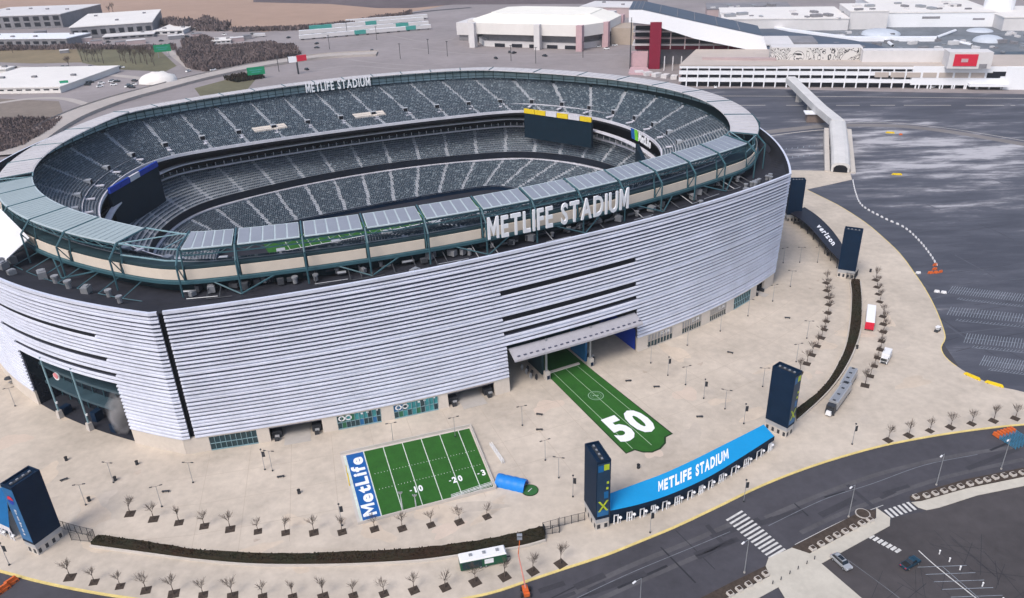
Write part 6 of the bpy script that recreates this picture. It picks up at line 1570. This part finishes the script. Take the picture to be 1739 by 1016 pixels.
# green road signs and the billboard
def road_sign(x, yb, x0, x1, yt, y1, label, posts=2):
    g0 = P(x, yb, 0); zt, zl = height_at(g0, yt), height_at(g0, y1); a = P(x0, yb, 0); b = P(x1, yb, 0); L = np.linalg.norm(b - a); T = Thing('road_sign', label, 'road sign', g0)
    mb = MB(); mb.box((g0[0], g0[1], (zt + zl) / 2), (L, .4, zt - zl), .35); T.part('panel', mb, M_sign_green)
    for k in range(posts):
        mb = MB(); o = (k - (posts - 1) / 2) * L * .6; mb.tube((g0[0] + o, g0[1] + .3 + o * .35, 0), (g0[0] + o, g0[1] + .3 + o * .35, zt), .3, 5); T.part('post', mb, M_metal)
    mb = MB(); mb.box((g0[0] - .1, g0[1] - .25, zl + (zt - zl) * .62), (L * .7, .1, (zt - zl) * .12), .35); mb.box((g0[0] - .1, g0[1] - .25, zl + (zt - zl) * .35), (L * .5, .1, (zt - zl) * .12), .35); T.part('sign_line', mb, M_trailer_teal)
road_sign(279, 98, 267, 291, 76, 88, 'green road sign over the slip road, far left')
road_sign(112, 152, 106, 118, 137, 145, 'small green road sign beside the cream depot', 1)
road_sign(437, 134, 424, 451, 114, 127, 'wide green road sign beside the pale highway')
g0 = P(507, 126, 0); T = Thing('billboard', 'white and red billboard on a single dark post beyond the stadium', 'billboard', g0); zt, zl = height_at(g0, 96), height_at(g0, 106)
mb = MB(); mb.tube((g0[0], g0[1], 0), (g0[0], g0[1], zl), .8, 7); T.part('post', mb, M_dkmetal)
mb = MB(); mb.box((g0[0] - 3.6, g0[1], (zt + zl) / 2), (7, 1, zt - zl), .25); T.part('face', mb, M_letter); mb = MB(); mb.box((g0[0] + 4.2, g0[1] + 2.6, (zt + zl) / 2 + .6), (8.5, 1, zt - zl), .5); T.part('red_face', mb, M_red); mb = MB(); mb.box((g0[0] - 7.4, g0[1] - .4, (zt + zl) / 2), (.8, 1.4, zt - zl + .6), .25); T.part('edge', mb, M_dkmetal)

# arena ---------------------------------------------------------------------
F0, F1 = P(812, 80)[:2], P(988, 86)[:2]; d = (F1 - F0); LA = np.linalg.norm(d); d /= LA; nA = np.array([-d[1], d[0]]); nA = nA if nA[1] > 0 else -nA
AR = Thing('arena', 'large white octagonal arena with pale corner piers beyond the stadium', 'arena', (*(F0 + d * LA / 2 + nA * 45), 0)); q = lambda a, b: F0 + d * a + nA * b
DA = 105.0; CH = 17.0
def octo(i): return [q(i, i), q(LA - i, i), q(LA + CH - i, CH + 10 + i * .3), q(LA + CH - i, DA - CH - 10), q(LA - i, DA - i), q(i, DA - i), q(-CH + i, DA - CH - 10), q(-CH + i, CH + 10 + i * .3)]
gm = P(900, 83); zr, zo, zs = height_at(gm, 41), height_at(gm, 60), height_at(gm, 73)
AR.part('base_storey', pblock(octo(5), 0, zs), M_wallw); AR.part('recess', pblock(octo(9), zs, zo), M_wallg); AR.part('upper_wall', pblock(octo(-1), zo, zr), M_roofw)
AR.part('roof_slope', pblock(octo(-1), zr, zr + 6, octo(19)), mat('arena_roof', (.80, .77, .70), .8, noise=(.02, .06))); AR.part('roof_top', pblock(octo(19), zr + 6, zr + 6.6), MATS['arena_roof'])
for k in range(5): AR.part('door_bay', pblock([q(LA * (.15 + .17 * k), 4.5), q(LA * (.25 + .17 * k), 4.5), q(LA * (.25 + .17 * k), 5.5), q(LA * (.15 + .17 * k), 5.5)], .1, zs * .6), M_dkwin)
for a, b, mt in ((-4, -3, M_wallw), (LA * .60, -3.5, M_wallw), (LA - 1, -3.5, M_pink), (LA + CH, CH + 8, M_pink), (LA + CH, DA - CH - 8, M_pink), (-CH - 1, CH + 8, M_wallw)): AR.part('corner_pier', pblock([q(a - 3, b - 3), q(a + 3, b - 3), q(a + 3, b + 4), q(a - 3, b + 4)], 0, zr + .3), mt)
AR.part('annex', pblock([q(-CH - 24, 35), q(-CH, 35), q(-CH, 75), q(-CH - 24, 75)], 6, zr - 5), M_wallw); AR.part('annex', pblock([q(-CH - 22, 37), q(-CH, 37), q(-CH, 73), q(-CH - 22, 73)], 0, 6), M_wallg)
AR.part('annex', pblock([q(LA + CH + 1, 40), q(LA + CH + 42, 44), q(LA + CH + 42, 80), q(LA + CH + 1, 80)], 0, 16), mat('annex_tan', (.40, .33, .27), .8, noise=(.03, .12))); AR.part('annex', pblock([q(LA * .1, DA + 8), q(LA * .9, DA + 8), q(LA * .9, DA + 60), q(LA * .1, DA + 60)], 0, zr - 6), M_wallw)
# long white strip building behind the arena
simple_building('long_shed', 'very long pale shed on the horizon side of the arena', 'building', 985, 1075, 28, 30, 12, 60, M_wallp, M_wallw)

# mall -----------------------------------------------------------------------
O0, O1 = P(1152, 147)[:2], P(1739, 152)[:2]; dM = O1 - O0; LM_ = np.linalg.norm(dM); dM /= LM_; nM = np.array([-dM[1], dM[0]]); nM = nM if nM[1] > 0 else -nM
qm = lambda a, b: O0 + dM * a + nM * b
CAMP = np.array([0, 0, HCAM])
def on_plane(x, y, b):
    """(a, z) where the photograph ray through pixel (x, y) meets the vertical plane b metres behind the mall front"""
    r = fw * FPX + RT * (x - 869.5) - UP * (y - 508); t = ((O0 + nM * b) @ nM) / (r[:2] @ nM); p = CAMP + r * t; return float((p[:2] - O0) @ dM), float(p[2])
ML_ = Thing('shopping_mall', 'sprawling white shopping mall with rows of dark windows and a red sign', 'mall', (*qm(120, 40), 0))
gL = P(1180, 147); hz = lambda y: height_at(gL, y)
zR = hz(112)
LEN = LM_ + 110
XA = lambda x: on_plane(x, 147, 0)[0]
ML_.part('core', pblock([qm(2, 3), qm(LEN, 3), qm(LEN, 70), qm(14, 70)], 0, zR - .8), M_dkwin)
for z0, z1 in ((hz(138.5), hz(132.5)), (hz(126.5), hz(120.5)), (hz(116), zR)):
    ML_.part('floor_band', pblock([qm(0, -.2), qm(XA(1545), -.2), qm(XA(1545), 2.9), qm(0, 2.9)], z0, z1), M_letter); ML_.part('floor_band', pblock([qm(0, 3.0), qm(2.6, 3.0), qm(14, 62), qm(11.4, 62)], z0, z1), M_wallp)
for k in range(27):
    a = XA(1165) + k * (XA(1183.5) - XA(1165)); ML_.part('facade_column', pblock([qm(a - .45, -.5), qm(a + .45, -.5), qm(a + .45, .4), qm(a - .45, .4)], 0, zR - .3), M_letter)
for k in range(7): b = 6 + 8 * k; a = 11.4 * (b - 3) / 59; ML_.part('facade_column', pblock([qm(a - .5, b - .4), qm(a + .3, b - .4), qm(a + .3, b + .4), qm(a - .5, b + .4)], 0, zR - .3), M_wallp)
zc = hz(126.5); ML_.part('wing_wall', pblock([qm(XA(1545), -.6), qm(LEN, -.6), qm(LEN, 3), qm(XA(1545), 3)], hz(141), zR + .5), M_letter)
ML_.part('wing_wall', pblock([qm(XA(1702), -1.5), qm(LEN, -1.5), qm(LEN, -.6), qm(XA(1702), -.6)], 0, zR + .3), M_letter)
for k in range(8): a0, a1 = XA(1482 + 27 * k), XA(1505 + 27 * k); ML_.part('window', pblock([qm(a0, -.9), qm(a1, -.9), qm(a1, -.3), qm(a0, -.3)], hz(129), hz(121)), M_dkwin if k > 6 else M_mallbeige)
ML_.part('window', pblock([qm(XA(1680), -.95), qm(XA(1715), -.95), qm(XA(1715), -.3), qm(XA(1680), -.3)], hz(126), hz(119)), M_dkwin)
for k in range(8): a = XA(1560 + 20 * k); ML_.part('facade_column', pblock([qm(a - .4, -.9), qm(a + .4, -.9), qm(a + .4, -.3), qm(a - .4, -.3)], 0, hz(140)), M_letter)
ML_.part('awning', pblock([qm(XA(1642), -5), qm(XA(1708), -5), qm(XA(1708), -1), qm(XA(1642), -1)], 2.5, 4.5), M_letter)
ML_.part('roof', pblock([qm(-.4, -.4), qm(XA(1320), -.4), qm(XA(1320), 71), qm(13, 71)], zR + .01, zR + .8), M_mallbeige)
ML_.part('roof', pblock([qm(XA(1320), 0), qm(LEN, 0), qm(LEN, 46), qm(XA(1320), 46)], zR + .02, zR + .9), M_mallbeige)
ML_.part('roof_ridge', pblock([qm(XA(1190), 22), qm(XA(1318), 18), qm(XA(1318), 24), qm(XA(1190), 23)], zR + .8, zR + 2.6), M_wallp)
# patterned wall above the roof
M_swirl = bpy.data.materials.new('black_white_swirl'); M_swirl.use_nodes = True; n_ = M_swirl.node_tree.nodes; l_ = M_swirl.node_tree.links
tc = n_.new('ShaderNodeTexCoord'); nz = n_.new('ShaderNodeTexNoise'); nz.inputs['Scale'].default_value = .06; nz.inputs['Distortion'].default_value = 4.0; nz.inputs['Detail'].default_value = 1; l_.new(tc.outputs['Object'], nz.inputs['Vector'])
cr = n_.new('ShaderNodeValToRGB'); cr.color_ramp.interpolation = 'CONSTANT'; cr.color_ramp.elements[0].color = (.62, .60, .58, 1); cr.color_ramp.elements[1].position = .47; cr.color_ramp.elements[1].color = (.015, .015, .02, 1)
e = cr.color_ramp.elements.new(.52); e.color = (.64, .62, .60, 1); e = cr.color_ramp.elements.new(.62); e.color = (.02, .02, .025, 1); e = cr.color_ramp.elements.new(.66); e.color = (.55, .54, .52, 1)
l_.new(nz.outputs['Fac'], cr.inputs[0]); l_.new(cr.outputs[0], n_['Principled BSDF'].inputs['Base Color'])
def plane_block(x0, x1, yb, yt, b, depth):
    xm = (x0 + x1) / 2; b = float((P(xm, yb, zR)[:2] - O0) @ nM)
    a0, _ = on_plane(x0, yb, b); a1, _ = on_plane(x1, yb, b); z0 = min(on_plane(x0, yb, b)[1], on_plane(x1, yb, b)[1]); z1 = on_plane((x0 + x1) / 2, yt, b)[1]
    return [qm(a0, b), qm(a1, b), qm(a1, b + depth), qm(a0, b + depth)], z0, z1
pb, z0, z1 = plane_block(1308, 1462, 104, 82, 46, 14); ML_.part('patterned_wall', pblock(pb, min(z0, zR), z1), M_swirl); ML_.part('wall_cap', pblock(pb, z1 + .01, z1 + .7), M_wallw)
pb, z0, z1 = plane_block(1463, 1616, 108, 86, 50, 10); ML_.part('roof_parapet', pblock(pb, min(z0, zR), z1), M_wallw)
pb, z0, z1 = plane_block(1466, 1600, 107, 95, 46, 3.5); ML_.part('roof_recess', pblock(pb, zR, z1), M_wallg)
pb, z0, z1 = plane_block(1608, 1682, 117, 89, 8, 14); ML_.part('sign_block', pblock(pb, zR, z1), M_wallw)
def sub_block(x0, x1, yb, yt, b, depth):
    a0, z0 = on_plane(x0, yb, b); a1, _ = on_plane(x1, yb, b); z1 = on_plane((x0 + x1) / 2, yt, b)[1]; return [qm(a0, b), qm(a1, b), qm(a1, b + depth), qm(a0, b + depth)], z0, z1
bq = float((P(1645, 117, zR)[:2] - O0) @ nM) - .4
pb, z0, z1 = sub_block(1618, 1658, 112.5, 92.5, bq, .35); rs = ML_.part('red_sign', pblock(pb, z0, z1), M_red)
a0, zz0 = on_plane(1632, 106, bq - .2); a1, zz1 = on_plane(1645, 100, bq - .2); ML_.part('red_sign_mark', pblock([qm(a0, bq - .2), qm(a1, bq - .2), qm(a1, bq), qm(a0, bq)], zz0, zz1), M_pink, under=rs)
pb, z0, z1 = sub_block(1662, 1675, 116, 109, bq, .35); ML_.part('window', pblock(pb, z0, z1), M_wallg)
# main roof with plant, and big white halls behind
zr2 = zR - 1.0
ML_.part('main_roof', pblock([qm(XA(1330), 71), qm(LEN + 120, 47), qm(LEN + 120, 260), qm(XA(1330), 260)], 0, zr2), M_mallroof)
def roof_hall(x0, x1, yb, yt, depth, wall, roof, name='roof_hall'):
    A = P(x0, yb, zr2)[:2]; B = P(x1, yb, zr2)[:2]; z1 = height_at(P((x0 + x1) / 2, yb, zr2), yt); a0 = (A - O0) @ dM; a1 = (B - O0) @ dM; b0 = ((A + B) / 2 - O0) @ nM
    ML_.part(name, pblock([qm(a0, b0), qm(a1, b0), qm(a1, b0 + depth), qm(a0, b0 + depth)], 0 if name == 'roof_hall' else zr2, z1), wall); ML_.part('hall_roof', pblock([qm(a0 - .5, b0 - .5), qm(a1 + .5, b0 - .5), qm(a1 + .5, b0 + depth), qm(a0 - .5, b0 + depth)], z1 + .01, z1 + .8), roof)
roof_hall(1225, 1440, 52, 33, 90, M_wallw, M_roofw); roof_hall(1440, 1505, 50, 20, 60, M_wallw, M_roofw); roof_hall(1500, 1690, 46, 22, 150, M_letter, M_roofw); roof_hall(1700, 1900, 52, 30, 80, M_wallw, M_roofw); roof_hall(1200, 1345, 24, 16, 60, M_wallp, M_wallg)
A = P(1690, 38, zr2); mb = MB(); mb.cyl((A[0], A[1], 0), 13, height_at(A, -8), 20); ML_.part('white_tower', mb, M_letter)
for x, y, r_, h_ in ((1495, 58, 17, 4.5), (1678, 70, 12, 5), (1664, 53, 11, 2.5)): A = P(x, y, zr2); mb = MB(); mb.dome((A[0], A[1], zr2), r_, r_, h_, 18, 5); ML_.part('roof_dome', mb, mat('dome_skin', (.50, .54, .60), .6, noise=(.06, .1)), smooth=True)
for k in range(46):
    x, y = rng.uniform(1420, 1760), rng.uniform(56, 90)
    A = P(x, y, zr2); s = rng.uniform(1.2, 3.6); mb = MB(); mb.box((A[0], A[1], zr2 + s * .4), (s * 2.2, s * 1.2, s * .8), .2 + rng.choice([0, 1.57])); ML_.part('roof_unit', mb, [M_wallw, M_wallg, M_metal][k % 3])
HALLS = [(1225, 1440, 33, 20), (1440, 1505, 20, 10), (1500, 1690, 22, 4), (1200, 1345, 16, 10)]
for x0, x1, y0, y1 in HALLS:
    for k in range(int((x1 - x0) / 14)):
        x, y = rng.uniform(x0 + 6, x1 - 6), rng.uniform(y1, y0 - 2); zz = height_at(P((x0 + x1) / 2, {33: 52, 20: 50, 22: 46, 16: 24}[y0], zr2), y0) + .8
        A = P(x, y, zz); s = rng.uniform(1.5, 4.5); mb = MB(); mb.box((A[0], A[1], zz + s * .3), (s * 2.4, s * 1.3, s * .6), .2 + rng.choice([0, 1.57])); ML_.part('roof_unit', mb, [M_wallw, M_wallg, M_metal, M_wallg][k % 4])
for x0, x1, yb, yt in ((1566, 1596, 32, 28), (1652, 1672, 34, 31), (1700, 1739, 36, 33), (1240, 1330, 48, 44), (1345, 1420, 36, 33)):
    A, B = P(x0, yb + 8, zr2), P(x1, yb + 8, zr2); g_ = P((x0 + x1) / 2, 49, zr2); z0, z1 = height_at(g_, yb), height_at(g_, yt); b0 = float((g_[:2] - O0) @ nM) - .6; a0, a1 = on_plane(x0, yb, b0)[0], on_plane(x1, yb, b0)[0]
    ML_.part('louvred_opening', pblock([qm(a0, b0), qm(a1, b0), qm(a1, b0 + .5), qm(a0, b0 + .5)], z0, z1), M_wallg)
for (x0, y0), (x1, y1) in (((1440, 66), (1590, 66)), ((1590, 66), (1622, 54)), ((1620, 72), (1650, 79)), ((1500, 68), (1516, 80))):
    A, B = P(x0, y0, zr2), P(x1, y1, zr2); mb = MB(); mb.tube((*A[:2], zr2 + 1), (*B[:2], zr2 + 1), 1.3, 6); ML_.part('roof_duct', mb, M_letter)

# indoor ski hall: a long sloping box on a red pier -------------------------------
SK = Thing('ski_hall', 'long white sloping hall with dark roof propped on a crimson pier', 'ski hall', (*P(1110, 117)[:2], 0)); bS = 71.0
top = [on_plane(x, y, bS) for x, y in ((1068, 17), (1090, 17), (1180, 37), (1296, 62))]; bot = [on_plane(x, y, bS) for x, y in ((1306, 92), (1180, 66), (1105, 42), (1068, 38))]
prof = top + bot; aF, zF = top[0]
p_far = P(1070, 3, zF)[:2]; dep = float((p_far - O0) @ nM) - bS; dep = min(max(dep, 30), 75)
mb = MB(); k = len(prof); fr_ = [(*qm(a, bS), z) for a, z in prof]; bk_ = [(*qm(a, bS + dep), z) for a, z in prof]; mb.add(fr_ + bk_, [tuple(range(k - 1, -1, -1)), tuple(range(k, 2 * k))] + [(i, (i + 1) % k, k + (i + 1) % k, k + i) for i in range(k)]); SK.part('slope_hall', mb, M_letter)
mb = MB(); A_ = [(*qm(a, bS + .6), z + .35) for a, z in top]; B_ = [(*qm(a, bS + dep), z + .35) for a, z in top]; mb.strip(A_, B_); SK.part('hall_roof', mb, M_skiroof)
for k in range(1, 9):
    f = k / 9 * 3; i = min(int(f), 2); g_ = f - i; mb = MB(); a = top[i][0] * (1 - g_) + top[i + 1][0] * g_; z = top[i][1] * (1 - g_) + top[i + 1][1] * g_; mb.tube((*qm(a, bS + 1), z + .4), (*qm(a, bS + dep), z + .4), .3, 4); SK.part('roof_seam', mb, M_wallg)
zl = on_plane(1306, 86, bS)[1] + 1
mb = MB(); q_ = [P(x, y, zl) for x, y in ((1300, 84), (1400, 85), (1520, 85.5), (1480, 74), (1440, 67), (1340, 54), (1300, 46), (1270, 40))]; SK.part('lower_roof', pblock(q_, 0, zl), M_skiroof)
q_ = [P(x, y, zl) for x, y in ((1300, 46), (1340, 54), (1440, 67), (1590, 67), (1590, 65), (1440, 64.5), (1345, 52), (1300, 43.5))]; SK.part('roof_kerb', pblock(q_, zl - 3, zl + 1.5), M_letter)
a0 = on_plane(1101, 117, bS)[0]; a1 = on_plane(1120, 117, bS)[0]; zt = on_plane(1110, 44, bS)[1]; SK.part('pier', pblock([qm(a0, bS - .5), qm(a1, bS - .5), qm(a1, bS + 16), qm(a0, bS + 16)], 0, zt + 3), M_dkred)
aa = on_plane(1069, 110, bS)[0]; SK.part('edge_post', pblock([qm(aa, bS), qm(aa + .9, bS), qm(aa + .9, bS + 1), qm(aa, bS + 1)], 0, zF - 6), M_dkmetal)
SK.part('rear_core', pblock([qm(aa + 4, bS + 24), qm(a1 + 130, bS + 24), qm(a1 + 130, bS + dep), qm(aa + 4, bS + dep)], 0, 18), M_wallg)
for j, z in enumerate((17, 22.5, 28, 33.5)):
    w_ = 115 - 26 * j; SK.part('floor_slab', pblock([qm(aa + 1, bS + 14), qm(aa + 20 + w_, bS + 14), qm(aa + 20 + w_, bS + dep - 2), qm(aa + 1, bS + dep - 2)], z, z + 1.3), M_wallw if j != 1 else M_wallp)
    SK.part('floor_core', pblock([qm(aa + 3, bS + 20), qm(aa + 16 + w_, bS + 20), qm(aa + 16 + w_, bS + dep - 2), qm(aa + 3, bS + dep - 2)], z - 4.2, z), M_dkred if j == 0 else M_dkwin)
SK.part('ground_wall', pblock([qm(aa + 1, bS + 2), qm(a0 - 1, bS + 2), qm(a0 - 1, bS + 12), qm(aa + 1, bS + 12)], 0, 13), M_pink); SK.part('entrance_ramp', pblock([qm(aa + 1, bS - 26), qm(a0 + 4, bS - 30), qm(a0 - 1, bS), qm(aa + 1, bS)], .05, 1.6), M_pink)
for k in range(6): A = qm(a1 + 4 + 7 * k, bS - 8); mb = MB(); mb.tube((*A, 0), (*A, 12), .5, 5); SK.part('strut', mb, M_wallw)
for k in range(9): A = qm(a1 + 8 + 12 * k, bS + 6); mb = MB(); mb.tube((*A, zR), (*A, zt - 2 - 2.5 * k), .5, 5); SK.part('strut', mb, M_wallp)
for k in range(5):
    mb = MB(); A = P(1085 + 15 * k, 126 + 2 * k, 0); mb.box((A[0], A[1], 1.4), (7, 5, 2.8), .3 * k); single('site_cabin', mb, M_wallw, f'small white cabin, {ORD[k]} from the left before the ski hall', 'cabin', A, 'white cabins before the ski hall')

# ---------------------------------------------------------------- brush and tall bare trees
def brush(px, n, hgt, label, mt=None, sz=1.0):
    q_ = np.array([P(x, y, 0)[:2] for x, y in px]); lo, hi = q_.min(0), q_.max(0); mb = MB(); done = 0
    def inside(p):
        c = False; j = len(q_) - 1
        for i in range(len(q_)):
            if (q_[i][1] > p[1]) != (q_[j][1] > p[1]) and p[0] < (q_[j][0] - q_[i][0]) * (p[1] - q_[i][1]) / (q_[j][1] - q_[i][1]) + q_[i][0]: c = not c
            j = i
        return c
    from mathutils import noise
    while done < n:
        p = lo + (hi - lo) * rng.random(2)
        if not inside(p): continue
        hh = hgt * (.45 + .75 * noise.noise((p[0] * .035, p[1] * .035, 1.0)) + .25 * rng.random()); done += 1
        if hh < .4: continue
        z = hh * math.sqrt(rng.random()); s = sz * rng.uniform(.7, 1.6); a = rng.uniform(0, 6.28); dx, dy = math.cos(a) * s * .5, math.sin(a) * s * .5; l_x, l_y = rng.normal(0, .4, 2) * s
        mb.add([(p[0] - dx, p[1] - dy, max(0, z - s)), (p[0] + dx, p[1] + dy, max(0, z - s * .8)), (p[0] + dx * .4 + l_x, p[1] + dy * .4 + l_y, z + s), (p[0] - dx * .6 + l_x, p[1] - dy * .6 + l_y, z + s * .8)], [(0, 1, 2, 3)])
    link('brush', mb.mesh('brush', mt or M_brush), None, None, 0, label, 'brush', kind='stuff')
brush([(300, 92), (330, 86), (400, 80), (460, 76), (500, 82), (512, 92), (490, 98), (420, 108), (350, 122), (318, 116)], 16000, 5.0, 'dark winter brush between the pale highway and the lots', sz=1.7)
brush([(308, 72), (345, 66), (365, 72), (360, 84), (312, 88)], 3000, 5.5, 'dark winter brush before the small buildings', sz=1.5)
brush([(268, 40), (350, 42), (395, 50), (380, 54), (300, 52)], 2600, 11, 'dark scrub along the marsh edge', sz=2.2)
brush([(0, 210), (60, 205), (110, 200), (88, 222), (40, 250), (0, 262)], 5000, 4, 'thin brown scrub at the left edge below the highway', sz=1.0)
brush([(395, 52), (510, 49), (600, 38), (700, 22), (700, 24), (600, 41), (510, 52), (395, 55)], 2600, 5, 'line of brown reeds along the marsh edge', sz=1.6)
brush([(0, 82), (130, 80), (300, 82), (300, 86), (130, 84), (0, 87)], 3000, 5, 'low dark hedge line beside the white roofed building', sz=1.2)
brush([(380, 135), (440, 128), (450, 133), (400, 141)], 1400, 5, 'dark shrubs under the pale highway', M_hedge, 1.0)
FT_ = [[p for p in t if p[0] != 'tree_pit'] for t in TREES]
for x, y in [(140, 104), (150, 106), (158, 103), (168, 105), (176, 108), (205, 103), (214, 107), (222, 104), (231, 110), (240, 107), (250, 110), (258, 106), (120, 122), (22, 90), (187, 26), (193, 24), (262, 112), (246, 104), (226, 108), (210, 104), (162, 106), (146, 103)]:
    copy_thing(FT_[rng.integers(0, 7)], 'bare_tree', P(x, y, 0), rng.uniform(0, 6), 'tall bare tree in the field beyond the pale highway', 'tree', 'tall bare trees beyond the highway', rng.uniform(2.6, 3.8))
# poles in the far lots
fp = MB(); fp.tube((0, 0, 0), (0, 0, 14), .28, 5); fh = MB(); fh.box((0, 0, 14), (2.2, .9, .4)); FP = [('pole', fp.mesh('pole', M_dkmetal), []), ('lamp_head', fh.mesh('lamp_head', M_dkmetal), [])]
for i, (x, y) in enumerate([(560, 84), (640, 68), (728, 92), (760, 96), (868, 104), (910, 108), (990, 98), (474, 122), (590, 60), (680, 100)]): copy_thing(FP, 'lot_lamp', P(x, y, 0), 0, f'dark lamp pole in the far lot, one of those {["left", "right"][i > 4]} of the arena front', 'lamp post', 'lamp poles in the far lots')

for i, (x, y, w, d_, h_) in enumerate([(70, 60, 14, 10, 5), (140, 72, 22, 12, 5), (165, 75, 12, 9, 4), (300, 66, 18, 10, 4), (335, 63, 12, 8, 4), (402, 70, 16, 9, 4), (420, 66, 10, 8, 4), (232, 74, 20, 10, 4), (205, 76, 10, 8, 3.5), (110, 90, 9, 6, 3)]):
    A = P(x, y, 0); mb = MB(); mb.box((A[0], A[1], h_ / 2), (w, d_, h_), .4); mb.mi(1).box((A[0], A[1], h_ + .2), (w + .6, d_ + .6, .4), .4); single('yard_shed', mb, [M_wallp if i % 3 else M_wallg, M_wallw if i % 2 else M_wallg], f'small yard shed, {ORD[i]} of the scattered sheds before the warehouses', 'shed', A, 'scattered sheds before the warehouses')

r6 = random.Random(3)
for k in range(40):
    x, y = r6.choice([(r6.uniform(110, 300), r6.uniform(70, 78)), (r6.uniform(300, 480), r6.uniform(58, 66)), (r6.uniform(110, 240), r6.uniform(138, 150)), (r6.uniform(20, 240), r6.uniform(112, 120))])
    kk = r6.choice(['dark', 'white', 'dark']); copy_thing(FC[kk], 'far_car', P(x, y, .02), r6.uniform(-.3, .5), f'{kk} car parked among the warehouses beyond the highway', 'car', f'{kk} cars among the far warehouses', 1.25)
# ---------------------------------------------------------------- thin winter haze
mb = MB(); mb.box((0, 2350, 64.75), (7200, 5500, 133.5))
hz_m = bpy.data.materials.new('haze'); hz_m.use_nodes = True; hn = hz_m.node_tree.nodes; hl = hz_m.node_tree.links; hn.clear()
hv = hn.new('ShaderNodeVolumePrincipled'); hv.inputs['Color'].default_value = (.90, .91, .95, 1); hv.inputs['Density'].default_value = 0.00008; hv.inputs['Anisotropy'].default_value = .2
ho = hn.new('ShaderNodeOutputMaterial'); hl.new(hv.outputs[0], ho.inputs['Volume'])
link('haze', mb.mesh('haze', hz_m), None, None, 0, 'thin pale winter haze over the whole site', 'haze', kind='stuff')
